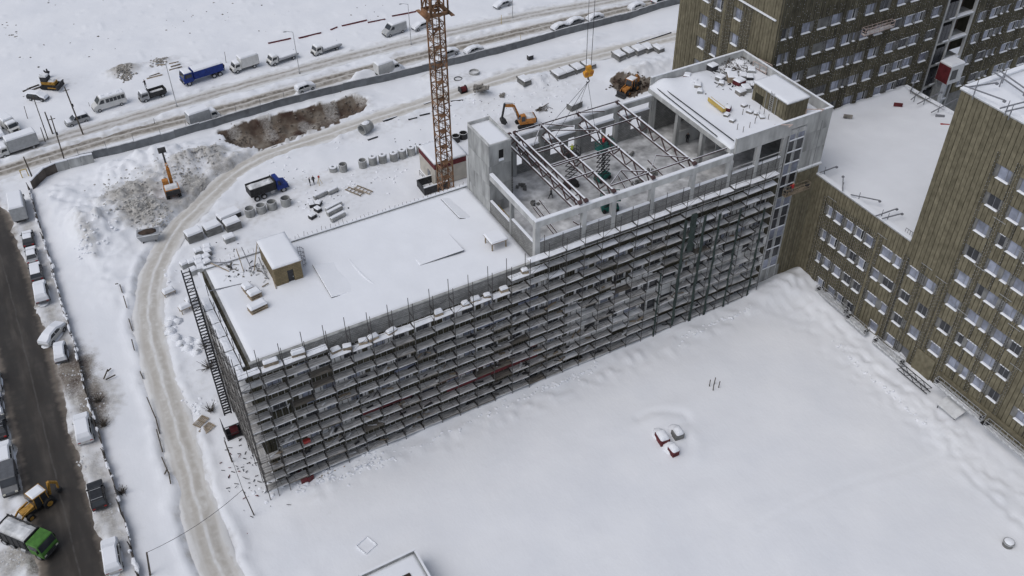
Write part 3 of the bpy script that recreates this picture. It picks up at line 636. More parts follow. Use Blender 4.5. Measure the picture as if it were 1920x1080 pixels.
for a, b in zip(COLX[:-1], COLX[1:]): half_wall(a+.34, b-.34, .0, .3, 24.1, 'block_x')
half_wall(XH+.05, XH+.35, .66, 6.25, 23.7, 'block_y'); half_wall(XH+.05, XH+.35, 6.9, 12.2, 22.9, 'block_y')
rear = [(c+1.5-41, c+3.4-41, 22.2, 24.2) for c in (43, 49.5, 52.5, 56.5, 59, 63.5)]
rw = MB(); wall_cells(rw, (41.0, DEP-.55-.3, 0), FU, 27.5, 20.72, 25.0, rear, .3); rw.build('rear_wall', 'block_x', S)
MB().box(41.0, 68.3, DEP-.9, DEP-.5, 25.0, 25.12).build('rear_wall_cap', 'snow', S)
MB().box(40.94, 41.3, 12.4, DEP-.9, 20.72, 25.5).build('hall_side_wall', 'block_y', S)
# stair tower: cast in panels
TX0, TX1, TY0, TY1, TZ = 37.63, 41.0, 12.27, 18.34, 31.9
core = MB(); core.box(TX0+.12, TX1-.12, TY0+.12, TY1-.12, 19, 31.2); core.build('tower_core', 'void', S)
zs = [18.5, 22.6, 25.3, 28.4, 31.55]
for z0, z1 in zip(zs[:-1], zs[1:]):
    for y0, y1 in ((TY0, 14.4), (14.4, 16.5), (16.5, TY1)):
        MB().box(TX0, TX0+.12, y0+.02, y1-.02, z0+.02, z1-.02).build('wall_panel', 'concrete', S)
        MB().box(TX1-.12, TX1, y0+.02, y1-.02, z0+.02, z1-.02).build('wall_panel', 'concrete', S)
    if z0 != 28.4:
        MB().box(TX0+.125, TX1-.125, TY0, TY0+.12, z0+.012, z1-.012).build('wall_panel', 'concrete', S)
    else:
        wp = MB(); wall_cells(wp, (TX0+.125, TY0, 0), FU, TX1-TX0-.25, z0+.012, z1-.012, [(1.35, 2.1, 28.9, 30.6)], .12); wp.build('wall_panel', 'concrete', S)
        tw = MB(); tw.box(-.36, .36, .1, .13, -.8, .84).box(-.36, .36, -.08, .1, -.85, -.55, 1); tw.build('tower_window', ['void', 'snow'], S, loc=(TX0+1.85, TY0, 29.75))
    MB().box(TX0+.125, TX1-.125, TY1-.12, TY1, z0+.012, z1-.012).build('wall_panel', 'concrete', S)
tp = MB()
tp.box(TX0, TX1, TY0, TY0+.16, 31.55, 31.75).box(TX0, TX1, TY1-.16, TY1, 31.55, TZ+.15).box(TX0, TX0+.16, TY0+.16, TY1-.16, 31.55, TZ).box(TX1-.16, TX1, TY0+.16, TY1-.16, 31.55, TZ+.1); tp.build('tower_parapet', 'concrete_light', S)
snow_sheet('tower_snow', S, TX0+.16, TX1-.16, TY0+.16, TY1-.16, 31.72, bump=.06, step=.4, fn=lambda x, y: -.12*sstep(14, TY1, y), edge=.0, zb=31.2)
# high block ----------------------------------------------------------
MB().box(XB-.6, XE-.26, .3, DEP-.1, 27.45, 28.15).build('high_roof_slab', 'concrete_light', S)
hp = MB(); hp.box(XB, XE, .0, .28, 27.38, 29.8).build('high_parapet', 'concrete_light', S)
MB().box(XE-.26, XE, .29, 19.65, 20.6, 29.8).build('high_parapet', 'concrete_light', S)
MB().box(XB-.3, XE-.27, 19.38, 19.66, 27.38, 29.8).build('high_parapet', 'concrete_light', S)
cp = MB(); cp.box(XB, XE+.03, -.03, .31, 29.8, 29.87).box(XE-.29, XE+.03, .31, 19.68, 29.8, 29.87).box(XB-.3, XE-.3, 19.35, 19.69, 29.8, 29.87); cp.build('parapet_cap', 'snow', S)
def hbump(x, y):
    g = lambda cx, cy, rx, ry, h: h*np.exp(-(((x-cx)/rx)**2+((y-cy)/ry)**2))
    return g(71, 18, 2.2, 1.8, .9)+g(75.5, 17.2, 2.5, 2, .8)+g(69.8, 18.8, 1.2, 1.2, .5)+g(84, 15, 1.6, 4, .4)+g(84.5, 18.5, 1.5, 1.5, .5)+g(80, 12, 3, 2, .3)+g(76, 12, 4, 3, .15)
snow_sheet('high_roof_snow', S, XB-.55, XE-.28, .32, 19.36, 28.42, bump=.18, step=.45, fn=hbump, edge=.2, seed=77, zb=28.1)
for x in (73.2, 77.9): MB().box(x-.3, x+.3, -.02, .55, 20.72, 27.38).build('column', 'concrete_light', S)
for y in (.9, 6.8, 12.6, 18.6): MB().box(XB-.35, XB+.25, y-.3, y+.3, 20.85, 27.45).build('column', 'concrete', S)
for a, b in ((68.85, 72.85), (73.55, 77.55)): half_wall(a, b, .0, .3, 24.1, 'block_x')
for a, b in ((68.85, 72.85), (73.55, 77.55)): MB().box(a, b, .1, .18, 24.9, 25.02).build('hand_rail', 'concrete_light', S)
MB().box(78.2, 80.6, 8, 8.25, 20.72, 27.4).build('inner_wall', 'concrete', S); MB().box(74, 78, 9.5, 9.7, 20.85, 23.8).build('inner_partition', 'concrete_light', S)
MB().box(70, 74, 13.6, 13.8, 20.85, 23.2).build('inner_partition', 'concrete_light', S)
MB().box(XB, XE-.3, 19.0, 19.3, 20.72, 27.4).build('inner_rear_wall', 'block_x', S)
for (x0, x1) in ((81.5, 83.6), (83.62, XE-.02)):
    for z0, z1 in ((20.6, 23.6), (23.62, 26.6), (26.62, 29.75)): MB().box(x0, x1, -.015, .25, z0, z1).build('wall_panel', 'concrete', S)
lg = MB(); lg.box(81.5, XE+.05, -.3, .2, 20.35, 20.58).box(81.5, XE+.05, -.28, .2, 20.58, 20.72, 1); lg.build('wall_ledge', ['concrete_light', 'snow'], S)
# glazed strip
for x0, x1 in ((78.55, 79.75), (80.1, 81.4)):
    for k in range(13):
        z = 2.9+k*1.95
        g = MB().box(x0+.05, x1-.05, .08, .11, z+.06, z+1.9).build('glazing_pane', 'pane_dark' if k % 3 else 'pane', S)
gm = MB()
for x in (78.45, 79.65, 79.95, 81.38): gm.box(x, x+.2, -.02, .2, .5, 28.2)
for k in range(14): gm.box(78.66, 81.38, -.0, .18, 2.84+k*1.95, 2.94+k*1.95)
gm.build('glazing_frame', 'zinc', S)
gs = MB()
for k in range(13):
    if k % 2 == 0 or k > 8: gs.box(78.7, 81.3, -.09, -.01, 2.95+k*1.95, 3.12+k*1.95)
gs.build('glazing_snow', 'snow', S)
MB().box(77.9, 82.2, -.01, .25, -1, 2.84).build('plinth_wall', 'concrete', S)
MB().box(81.6, XE-.02, .22, .4, -1, 20.36).build('return_wall', 'block_x', S)
strips(S, (81.6, .2, 0), FU, 4.25, -1, 20.3, [], .53, 'wool', proud=.18, gap=.05)
rails(S, (81.6, .2, 0), FU, [(.53*k, 1, 13.5) for k in range(0, 9)], 0, 14, w=.05, off=.19, ticks=False)
MB().box(82.0, 84.4, -.2, -.03, 15.2, 20.2).build('smooth_insulation', 'wool', S)
# roof hut on the high block
H2 = thing('roof_cabin', 'olive insulated roof cabin with a ladder, standing on the high snowy roof', 'cabin', (81.0, 5.6, 28.35))
MB().box(-1.9, 1.9, -3.5, 3.5, 0, 2.75).build('wall', 'wool_dark', H2)
strips(H2, (-1.9, 3.5, 0), (0, -1, 0), 7.0, 0, 2.7, [(1.0, 1.7, 0, 1.5)], .58, 'wool', proud=.12, gap=.07); strips(H2, (-1.9, -3.5, 0), (1, 0, 0), 3.8, 0, 2.7, [], .58, 'wool', proud=.12, gap=.07)
MB().box(-2.1, 2.1, -3.7, 3.7, 2.75, 2.86).build('roof', 'zinc', H2)
o = snow_sheet('roof_snow', H2, -2.05, 2.05, -3.65, 3.65, 3.05, bump=.07, step=.4, edge=.1, zb=2.85, seed=5)
ld = MB()
for y in (-.9, -.25): ld.bar((-2.1, y, 0), (-2.1, y, 3.3), .06)
for k in range(10): ld.bar((-2.1, -.9, .3+k*.3), (-2.1, -.25, .3+k*.3), .045)
for y in (-1.6, .6): ld.bar((-2.1, y, 0), (-2.1, y, 2.9), .05)
ld.build('ladder', 'zinc', H2)
# low roof hut
H1 = thing('roof_hut', 'small yellowish brick hut with a dark door on the low snowy roof', 'hut', (8.9, 14.65, 20.7))
wb = MB(); wall_cells(wb, (-1.75, -3.05, 0), (1, 0, 0), 3.5, 0, 3.2, [(1.6, 2.4, 0, 2.3)], .25)
brickmat('block_hut', (0.27, 0.215, 0.125), (0.21, 0.17, 0.10), (0.15, 0.125, 0.09), 0.6, 0.25)
brickmat('block_hut_y', (0.25, 0.205, 0.13), (0.2, 0.165, 0.105), (0.12, 0.10, 0.08), 0.6, 0.25, axis='Y')
wb.build('front_wall', 'block_hut', H1)
for x in (-1.75, 1.5): MB().box(x, x+.25, -2.79, 3.05, 0, 3.2).build('side_wall', 'block_hut_y', H1)
MB().box(-1.49, 1.49, 2.8, 3.05, 0, 3.2).build('rear_wall', 'block_hut', H1)
d_ = MB().box(-.13, .63, -2.92, -2.88, .0, 2.28).build('door', 'steel_dark', H1); MB().box(.48, .56, -2.98, -2.93, 1.0, 1.15).build('handle', 'zinc', d_)
MB().box(-1.9, 1.9, -3.25, 3.25, 3.2, 3.3).build('roof', 'wood', H1)
snow_sheet('roof_snow', H1, -1.88, 1.88, -3.22, 3.22, 3.55, bump=.08, step=.4, edge=.12, zb=3.3, seed=6)
# ------------------------------------------------------------------ right-hand insulated building
B2 = thing('insulated_building', 'tall olive insulated building with rows of windows on the right of the snowy courtyard', 'building')
RO, RU = (XE, 0, 0), (0, -1, 0)
rows = [1.5, 5.62, 9.85, 14.2, 18.4, 22.5, 26.55, 30.6, 34.6]
layout = {0: [(5.7,1.35),(8,1.35),(9.95,1.35),(12.0,1.2),(16.9,1.35),(20.3,1.5)],
 1: [(4.1,.8),(5.85,1.35),(8.05,1.35),(10.1,1.4),(12.1,1.35),(15.2,1.8),(17.55,1.0),(20.3,1.5),(23.35,1.5),(27.2,1.7),(30.4,1.6),(32.35,.9),(34.6,1.6),(37.1,1.5)],
 2: [(4.0,.8),(5.95,1.35),(8,1.35),(10.0,1.35),(11.9,1.35),(14.6,1.2),(16.95,1.9),(20.2,1.5),(23.35,1.5),(27.3,1.6),(30.0,.85),(31.8,1.6),(34.65,1.6),(37.05,1.5)],
 3: [(4.0,.8),(5.8,1.35),(8,1.35),(10.05,1.4),(11.95,1.3),(15.35,1.9),(17.4,1.05),(20.3,1.5),(23.25,1.5),(27.2,1.7),(30.4,1.6),(32.3,.9),(34.7,1.7),(37.1,1.5)],
 4: [(27.2,1.7),(30.0,.85),(31.8,1.6),(34.5,1.7),(37.1,1.5)], 5: [(27.2,1.7),(30.4,1.6),(32.3,.9),(34.4,1.7),(37.1,1.5)], 6: [(27.1,1.7),(30.1,.85),(31.9,1.6),(34.5,1.7),(37.1,1.5)],
 7: [(27.3,1.7),(30.4,1.6),(32.3,.9),(34.5,1.7),(37.1,1.5)], 8: [(27.3,1.7),(30.4,1.6),(34.5,1.7),(37.1,1.5)]}
for r in range(1, 9):
    for u in (41.5, 44.0, 47.2): layout[r].append((u, 1.5))
HB = 1.75; wins = [(u, rows[r], w, HB) for r, l in layout.items() for u, w in l]
dark = {(2, 16.95), (2, 27.3), (2, 30.0), (1, 37.1), (6, 30.1)}
rop = [(u-w/2, u+w/2, z-h/2, z+h/2) for u, z, w, h in wins] + [(22.3, 23.6, -.2, 2.3)]
LB = 18.4
rw2 = MB(); wall_cells(rw2, RO, RU, LB, -2, 18.4, [o for o in rop if o[1] < LB], .5); rw2.build('low_block_wall', 'concrete_dark', B2)
rw3 = MB(); wall_cells(rw3, (XE, -LB, 0), RU, 42, -2, 41.5, [(a-LB, b-LB, c, d) for a, b, c, d in rop if a > LB], .5); rw3.build('tall_block_wall', 'concrete_dark', B2)
for (u, z, w, h) in wins:
    r = min(range(9), key=lambda k: abs(rows[k]-z)); kd = 'dark' if (r, u) in dark else ('bright' if u < 13 and RND.random() < .5 else ('film' if RND.random() < .88 else 'dark'))
    if u < 13 and kd == 'film' and RND.random() < .5: kd = 'dark'
    window(B2, RO, RU, u, z, w, h, kd, hood=(u < 21 or RND.random() < .2))
MB().box(XE+.3, XE+.4, -23.6, -22.3, -.2, 2.3).build('door', 'frame_grey', B2)
strips(B2, RO, RU, LB, -1.2, 18.4, rop, .60, 'wool', proud=.2, gap=.07)
strips(B2, (XE, -LB, 0), RU, 42, -1.2, 41.5, [(a-LB, b-LB, c, d) for a, b, c, d in rop], .68, 'wool', proud=.2, gap=.075)
# rails clustered round the window columns
us = []
for a, b, c in ((2.6, 13.2, .34), (13.7, 14.1, .2), (18.3, 19.4, .3)):
    u = a
    while u < b:
        segs = [(-1, 16.3)]
        us.append((u, -.5, 16.2)); u += c
us = [e for e in us if True]
def cut(us_, ops):
    out = []
    for u, a, b in us_:
        segs = [(a, b)]
        for o in ops:
            if o[0]-.08 < u < o[1]+.08:
                ns = []
                for s0, s1 in segs:
                    if o[3] <= s0 or o[2] >= s1: ns.append((s0, s1)); continue
                    if o[2]-.05 > s0: ns.append((s0, o[2]-.05))
                    if o[3]+.05 < s1: ns.append((o[3]+.05, s1))
                segs = ns
        out += [(u, s0, s1) for s0, s1 in segs if s1-s0 > .2]
    return out
for u, top in ((19.0,16),(21.3,16.6),(21.6,16.6),(21.9,16.6),(22.3,15.6),(24.4,16.2),(24.7,16.2),(25.0,16.2),(25.3,16.2),(25.7,37),(26.0,37),(28.5,37),(28.8,37),(29.1,37),(29.4,33),(31.0,30),(31.2,30),(33.2,37),(33.5,37),(33.8,29),(35.7,37),(36.0,37),(38.2,37),(38.5,37),(42.7,37),(43,37)): us.append((u, .3, top))
rails(B2, RO, RU, cut(us, rop), 0, 10, w=.06, off=.23)
cr = MB()
for u, z in ((22.0,16.7),(24.6,16.3),(29.0,14),(29.0,21.5),(33.5,20),(36,24),(33.5,27),(36,17),(29,29),(38.3,12),(14,16.4),(4,16.5)):
    cr.bar((XE-.27, -u+.9, z), (XE-.27, -u-.9, z), .05)
cr.build('cross_rail', 'zinc', B2)
capl = MB(); capl.box(XE-.24, XE+.5, -LB, .0, 18.42, 18.62).box(XE-.26, XE+.45, -LB+.02, .0, 18.62, 18.75, 1); capl.build('low_block_coping', ['zinc', 'snow'], B2)
capt = MB(); capt.box(XE-.24, XE+.4, -60.4, -LB+.2, 41.52, 41.68).box(XE+.4, 130, -LB-.5, -LB+.2, 41.52, 41.68).box(XE-.24, XE+.42, -60.4, -LB+.2, 41.68, 41.8, 1).box(XE+.43, 130, -LB-.5, -LB+.2, 41.68, 41.95, 1); capt.build('tall_block_coping', ['zinc', 'snow'], B2)
MB().box(XE+.5, 119.2, -LB+.02, 14.3, 15, 16.2).build('low_roof_slab', 'concrete', B2)
snow_sheet('low_roof_snow', B2, XE+.45, 119.0, -LB+.05, 14.35, 17.9, bump=.12, step=.8, edge=0, seed=31, zb=16.2,
    fn=lambda x, y: -1.75*sstep(-8, 12, y)*.8+np.exp(-((y-14.2)/1.3)**2)*(.5+.5*vnoise(x/1.6, y, 4))*.9+np.exp(-((y-8)/4)**2)*.25*vnoise(x/2, y/2, 9))
far = MB(); far.box(118.9, 119.25, -10, 14.2, 15, 16.9).box(118.85, 119.35, -10, 14.2, 16.95, 17.25, 1); far.build('far_parapet', ['concrete_dark', 'snow'], B2)
MB().box(XE+.3, 130, -60.4, -LB, 40.4, 41.2).build('tall_roof_slab', 'concrete', B2)
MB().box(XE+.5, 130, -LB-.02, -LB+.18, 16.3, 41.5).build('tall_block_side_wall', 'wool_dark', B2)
snow_sheet('tall_roof_snow', B2, XE+.4, 130, -60.4, -LB-.5, 41.62, bump=.1, step=1.2, edge=0, seed=36, zb=41.2)
# porch piece: set-back smooth insulation patch and a near-black strip painting in shade at the foot
MB().box(XE-.42, XE-.26, -28.2, -25.0, .3, 4.0).build('smooth_insulation', 'wool', B2)
MB().box(XE-.55, XE-.26, -50, -29.2, 2.6, 3.1).build('plinth_ledge', 'wool', B2)
MB().box(XE-.35, XE-.24, -50, -33.5, -1.0, 1.0).build('plinth_shade_strip', 'void', B2)
# ------------------------------------------------------------------ rear building
def kx(x): return -11.053+1.025*(x+11.053)
def kz(z): return 100-1.025*(100-z)
BX, BY = kx(84.8), 14.47
B3 = thing('rear_insulated_building', 'dark insulated high building with many snowy window sills behind the high roof', 'building')
rA = [86.0,87.4,90.2,93.3,96.1,99.1,102.9,105.9,109.5,112.4,114.6,118.3]; narrow = {86.0, 87.4, 100.8}
zz = {0: 35.6, 1: 31.6, 2: 27.65, 3: 23.7, 4: 19.9}
fw3 = []
for r in range(5):
    for x in rA:
        if r == 4 and x < 96: continue
        fw3.append((kx(x)-BX, kz(zz[r]), .55 if x == 87.4 else (.95 if x in narrow else 1.75), 1.75))
    if r in (1, 2, 3): fw3.append((kx(100.8)-BX, kz(zz[r]), .45, 1.5))
for r, zc in enumerate((36, 32.05, 28.0, 24.05, 20.05, 15.9)):
    for x in (130.3, 133.35, 139.6, 142.6, 146, 149.5, 152.5): fw3.append((kx(x)-BX, kz(zc), 1.2 if x in (130.3, 142.6) else 1.9, 1.8))
    for x in (135.3, 136.8, 141): fw3.append((kx(x)-BX, kz(zc), .45, 1.4))
fop = [(u-w/2, u+w/2, z-h/2, z+h/2) for u, z, w, h in fw3]
BAY = (kx(120.6)-BX, kx(128.2)-BX); XS = kx(93)-BX; FL = 76.0
def ztop(u): return 46.0 if u < XS else 38.0
w3 = MB(); wall_cells(w3, (BX, BY, 0), FU, XS, 0, 46, [o for o in fop if o[1] < XS], .4); w3.build('corner_wall', 'concrete_dark', B3)
w3 = MB(); wall_cells(w3, (BX+XS, BY, 0), FU, BAY[0]-XS, 0, 38, [(a-XS, b-XS, c, d) for a, b, c, d in fop if a > XS and b < BAY[0]], .4); w3.build('front_wall', 'concrete_dark', B3)
w3 = MB(); wall_cells(w3, (BX+BAY[1], BY, 0), FU, FL-BAY[1], 0, 40, [(a-BAY[1], b-BAY[1], c, d) for a, b, c, d in fop if a > BAY[1] and b < FL], .4); w3.build('wing_wall', 'concrete_dark', B3)
for u, z, w, h in fw3:
    if BAY[0]-.3 < u < BAY[1]+.3: continue
    right = u > BAY[1]
    window(B3, (BX, BY, 0), FU, u, z, w, h, RND.choice(['bright', 'dark', 'bright'] if right else ['film', 'film', 'dark', 'bright']), hood=(right or u > kx(108)-BX))
sk = lambda u: BAY[0] < u < BAY[1]
strips(B3, (BX, BY, 0), FU, FL, 12, lambda u: 46 if u < XS else (37.9 if u < BAY[0] else 39.9), fop, .64, 'wool_mid', proud=.2, gap=.08, skip=sk)
ur = []
for k in range(int(FL/.42)):
    u = .2+k*.42
    if not sk(u): ur.append((u+RND.uniform(-.05, .05), 15, ztop(u)-RND.uniform(.2, 1.5) if u < BAY[0] else 39.5))
rails(B3, (BX, BY, 0), FU, cut(ur, fop), 0, 10, w=.05, off=.24, dens=.45)
lw = [(28.4,31.3),(25.2,31.5),(20.8,35.4),(28.3,27.4),(25.2,27.5),(20.8,31.3),(25.3,35.2),(28.4,35.3),(20.8,27.3),(28.4,23.4),(25.2,23.5)]
YL = 37.6
lop = []
for y, z in lw:
    yy = -82.7+1.025*(y+82.7); zc = kz(z); lop.append((YL-yy-.7, YL-yy+.7, zc-.9, zc+.9))
w3 = MB(); wall_cells(w3, (BX, YL, 0), (0, -1, 0), YL-BY-.001, 0, 46, lop, .4); w3.build('end_wall', 'concrete_dark', B3)
for a, b, c, d in lop: window(B3, (BX, YL, 0), (0, -1, 0), (a+b)/2, (c+d)/2, 1.4, 1.8, RND.choice(['film', 'bright', 'film']))
dz = [(7.8, 10.8), (10.8, 12.6), (15.2, 17.6)]
strips(B3, (BX, YL, 0), (0, -1, 0), YL-BY, 8, 46, lop, .60, 'wool', proud=.2, gap=.07)
rails(B3, (BX, YL, 0), (0, -1, 0), cut([(7.9+.3*k, 10, 44) for k in range(0, 18) if not 9 < k < 12]+[(15.3+.3*k, 10, 36.5) for k in range(8)], lop), 0, 10, w=.05, off=.23)
MB().box(BX-.45, BX-.22, BY+.5, 31, 36.15, 36.35).build('snowy_ledge', 'snow', B3)
MB().box(BX+XS, BX+BAY[0], BY-.25, BY+.5, 38.0, 38.2).build('coping', 'snow', B3)
snow_sheet('front_roof_snow', B3, BX+XS+.1, BX+BAY[0], BY+.5, BY+14, 37.9, bump=.1, step=1.2, seed=4, zb=37)
MB().box(BX+.4, BX+XS, BY+.4, YL, 30, 46).build('corner_core', 'concrete_dark', B3); MB().box(BX+XS, BX+FL, BY+14, YL, 10, 46).build('set_back_wall', 'wool_dark', B3)
MB().box(BX+BAY[1], BX+FL, BY+.5, YL, 39.2, 39.9).build('wing_roof', 'snow', B3)
# open stair bay: brick back, columns and snowy slabs
bx0, bx1 = BX+BAY[0], BX+BAY[1]
MB().box(bx0, bx1, BY+2.6, BY+2.9, 8, 40).build('bay_back_wall', 'block_red', B3)
for k in range(8):
    z = 11.2+k*4.1-.4
    sb = MB(); sb.box(bx0, bx1, BY-.1, BY+2.5, z, z+.3).box(bx0+1.8, bx1, BY-.1, BY+.6, z+.3, z+.5, 1); sb.build('bay_slab', ['concrete', 'snow'], B3)
    MB().box(bx1-3.6, bx1-1.4, BY+2.5, BY+2.58, z+.6, z+2.6).build('bay_opening', 'void', B3)
    for j in range(3): MB().box(bx0+.15+j*.95, bx0+1.0+j*.95, BY+.02, BY+.08, z+.5, z+3.4).build('glazing_pane', 'pane_dark', B3)
for x in (bx0+.05, bx0+3.1, bx1-.4): MB().box(x, x+.35, BY-.12, BY+.3, 8, 40).build('bay_column', 'concrete_light', B3)
MB().box(bx0+.42, bx0+3.08, BY-.02, BY+.0, 12, 12.2).build('bay_transom', 'zinc', B3)
hang_panels()
# ================================================================== scaffolding
SC = thing('facade_scaffold', 'steel tube scaffold with snowy timber decks along the whole front of the unfinished building', 'scaffold', (0, 0, 0))
SY0, SY1 = -1.75, -.55
PX = [-1.9+2.7*k for k in range(30)]; LV = [.8+1.82*k for k in range(12)]
def gz(x, y): return hz(x, y)
for i, x in enumerate(PX):
    top = 23.6 if x < XH-1 else 25.2
    for y in (SY0, SY1):
        MB().tube((0, 0, gz(x, y)-.2), (RND.uniform(-.06, .06), 0, top+RND.uniform(-.5, .3)), .045, 5, caps=False).build('post', 'scaff_steel', SC, loc=(x, y, 0))
def deck_mesh(L, snow, seed, heap=0.0, W=1.08):
    q = random.Random(seed); mb = MB(); nb = 3; w = W/nb
    for k in range(nb):
        y0 = -W/2+k*w; j = q.uniform(-.03, .03); d0 = q.uniform(0, .12); d1 = q.uniform(0, .12)
        mb.box(-L/2+.03+d0, L/2-.03-d1, y0+.012, y0+w-.012, -.045+j*.5, .0+j*.5, 0)
    if snow:
        nxs, nys = 6, 3; xs = [-L/2+.06+(L-.12)*i/nxs for i in range(nxs+1)]; ys = [-W/2+.02+(W-.04)*j/nys for j in range(nys+1)]; base = len(mb.v)
        vs = []
        for j, y in enumerate(ys):
            for i, x in enumerate(xs):
                ed = min(i, nxs-i, j, nys-j); z = .035+snow*(.3+.7*q.random())*(1 if ed else .35)+heap*(1 if ed else .2)*q.uniform(.5, 1.2)
                vs.append((x+q.uniform(-.05, .05), y+q.uniform(-.03, .03), z))
        fs = [(j*(nxs+1)+i, j*(nxs+1)+i+1, (j+1)*(nxs+1)+i+1, (j+1)*(nxs+1)+i) for j in range(nys) for i in range(nxs)]; mb.add(vs, fs, 1)
        c = [0, nxs, (nxs+1)*(nys+1)-1, (nxs+1)*nys]; lo = [(vs[k][0], vs[k][1], .025) for k in c]
        mb.add([vs[k] for k in range(nxs+1)]+[lo[0], lo[1]], [tuple(range(nxs+1))[::-1]+(nxs+1, nxs+2)], 1)
    return mb
DT = [deck_mesh(2.7, .16, k, heap=.05).mesh('deck', ['board', 'snow']) for k in range(6)]
DM = [deck_mesh(2.7, .05, 10+k).mesh('deck', ['board', 'snow_dusty']) for k in range(6)]
def deck_grey(L, seed, W=1.08):
    q = random.Random(seed); mb = MB(); nb = 4; w = W/nb; cut_ = q.choice([None, None, q.uniform(-.6, .6)])
    for k in range(nb):
        y0 = -W/2+k*w; j = q.uniform(-.02, .02); d0 = q.uniform(0, .1); d1 = q.uniform(0, .1)
        mb.box(-L/2+.03+d0, L/2-.03-d1, y0+.016, y0+w-.016, -.045+j, j, 0)
        xa = -L/2+.05+d0
        for xb in ([cut_] if cut_ else [])+[L/2-.05-d1]: mb.box(xa, xb-.03, y0+.022, y0+w-.022, j+.002, j+.03, 1); xa = xb+.03
    mb.box(-L/2+.05, L/2-.05, -W/2-.05, -W/2-.005, -.06, .045, 0 if q.random() < .3 else 2)
    return mb
DL = [deck_grey(2.7, 20+k).mesh('deck', ['board', 'snow_board', 'snow_dusty']) for k in range(12)]
DB = [deck_mesh(2.7, 0, 40+k).mesh('deck', ['board', 'snow']) for k in range(3)]
cand = []
for i in range(29):
    x = PX[i]+1.35
    lv = (LV[:-1] if 8.8 < x < 33.5 else list(LV)) + ([22.65] if 37 < x < 77 else [])
    for k, z in enumerate(lv):
        topi = len(lv)-1-k; r = RND.random(); yj = 0
        if x < 37:
            if topi == 0: dm = RND.choice(DT)
            elif topi == 1: dm = RND.choice(DM+DL)
            else: dm = RND.choice(DL*7+DB)
        else:
            if topi == 0: dm = RND.choice(DT)
            elif topi in (1, 2): dm = RND.choice(DT[:3]+DM)
            elif topi in (3, 4): dm = RND.choice(DM+DL)
            else: dm = RND.choice(DL*6+DB+DM*2)
        if r < (.16 if x > 43 and 3 < z < 11 else .035) and topi > 2: continue
        cand.append((x, z+RND.uniform(-.12, .1), dm, RND.uniform(-.025, .025), RND.uniform(-.02, .02)))
cand.sort(key=lambda e: (Vector((e[0], -1.1, e[1]))-CAM).length)
rest = MB()
for n_, (x, z, dm, ty, tx) in enumerate(cand):
    if n_ < 300:
        o = link('deck', dm, SC, (x, -1.15, z)); o.rotation_euler = (tx, ty, 0)
    else: rest.box(x-1.3, x+1.3, -1.74, -.56, z-.045, z, 0); rest.box(x-1.25, x+1.25, -1.7, -.6, z+.002, z+.06, 1)
tag(rest.build('far_decks', ['board', 'snow_dusty'], SC), kind='stuff')
rl = MB()
for i in range(29):
    x0, x1 = PX[i], PX[i+1]
    for k, z in enumerate(LV+([22.65] if x0 > 37 else [])):
        if RND.random() < .8: rl.bar((x0, SY0, z+1.0), (x1, SY0, z+1.0+RND.uniform(-.05, .05)), .026)
        rl.bar((x0, SY0, z-.02), (x0, SY1, z-.02), .11, .16)
        if (i+k) % 5 == 0: rl.bar((x0, SY0+.02, z), (x1, SY0+.02, z+1.8), .026)
    for z in ((21.6, 22.6) if x0 < 37 else (23.7, 24.5)): rl.bar((x0, SY0, z), (x1, SY0, z+RND.uniform(-.15, .15)), .026)
tag(rl.build('guard_rails', 'scaff_steel', SC), kind='stuff')
ORD = ['first', 'second', 'third', 'fourth', 'fifth', 'sixth', 'seventh', 'eighth', 'ninth', 'tenth', 'eleventh', 'twelfth', 'thirteenth']
# thick snow lumps lying on the top boards beside the parapet
for k, (x, w) in enumerate(((9.9,.9),(11.3,1.1),(13.3,1.0),(14.6,1.0),(17.0,1.1),(23.3,1.2),(27.0,.8),(28.5,1.0),(30.1,1.1),(32.5,1.2),(35.5,1.0),(2.2,1.3),(5.5,1.6))):
    b = MB(); hh_ = .3+.25*RND.random(); w *= RND.uniform(.85, 1.35); b.box(-w/2, w/2, -.35, .35, -.62, -.62+hh_, 0); b.frustum(-w/2-.04, w/2+.04, -.4, .4, -.62+hh_, -w/2+.12, w/2-.14, -.26, .26, -.62+hh_+RND.uniform(.25, .5), 1)
    tag(b.build('covered_pallet', ['wood', 'snow'], None, smooth=False, bevel=.1, rz=RND.uniform(-.3, .3), loc=(x, -.95+RND.uniform(-.1, .1), 19.68 if 9 < x < 33 else 21.5)), ['snow heaped pallet on the top scaffold deck, leftmost of the row' if x == 2.2 else 'low snow heaped pallet on the top scaffold deck near the building corner' if x == 5.5 else f'small snow capped pallet on the top scaffold deck, {ORD[k]} from the left in its row'][0], 'pallet', 'snow capped pallets along the top scaffold deck')
# dark netting strips hanging on the right part of the scaffold
for x, z1, z0, w in ((60.3,20.5,1,.35),(63.6,20.3,0,.35),(66.3,19.5,0,.3),(70.0,19,0,.25),(74.6,17.5,.4,.25),(61.6,21.2,14.5,.8),(57.0,12.5,.2,.2)):
    nb_ = MB(); n_ = 12; pts = []
    for k in range(n_+1):
        z = z1+(z0-z1)*k/n_; ww = w*(1-.5*abs(math.sin(k*1.7+x))); pts.append((ww, -1.84-.08*math.sin(k*2.1+x), z))
    for a, b in zip(pts[:-1], pts[1:]): nb_.hexa([(-b[0],b[1]-.02,b[2]),(b[0],b[1]-.02,b[2]),(b[0],b[1]+.02,b[2]),(-b[0],b[1]+.02,b[2]),(-a[0],a[1]-.02,a[2]),(a[0],a[1]-.02,a[2]),(a[0],a[1]+.02,a[2]),(-a[0],a[1]+.02,a[2])])
    nb_.build('netting', 'net_green', SC, loc=(x, 0, 0))
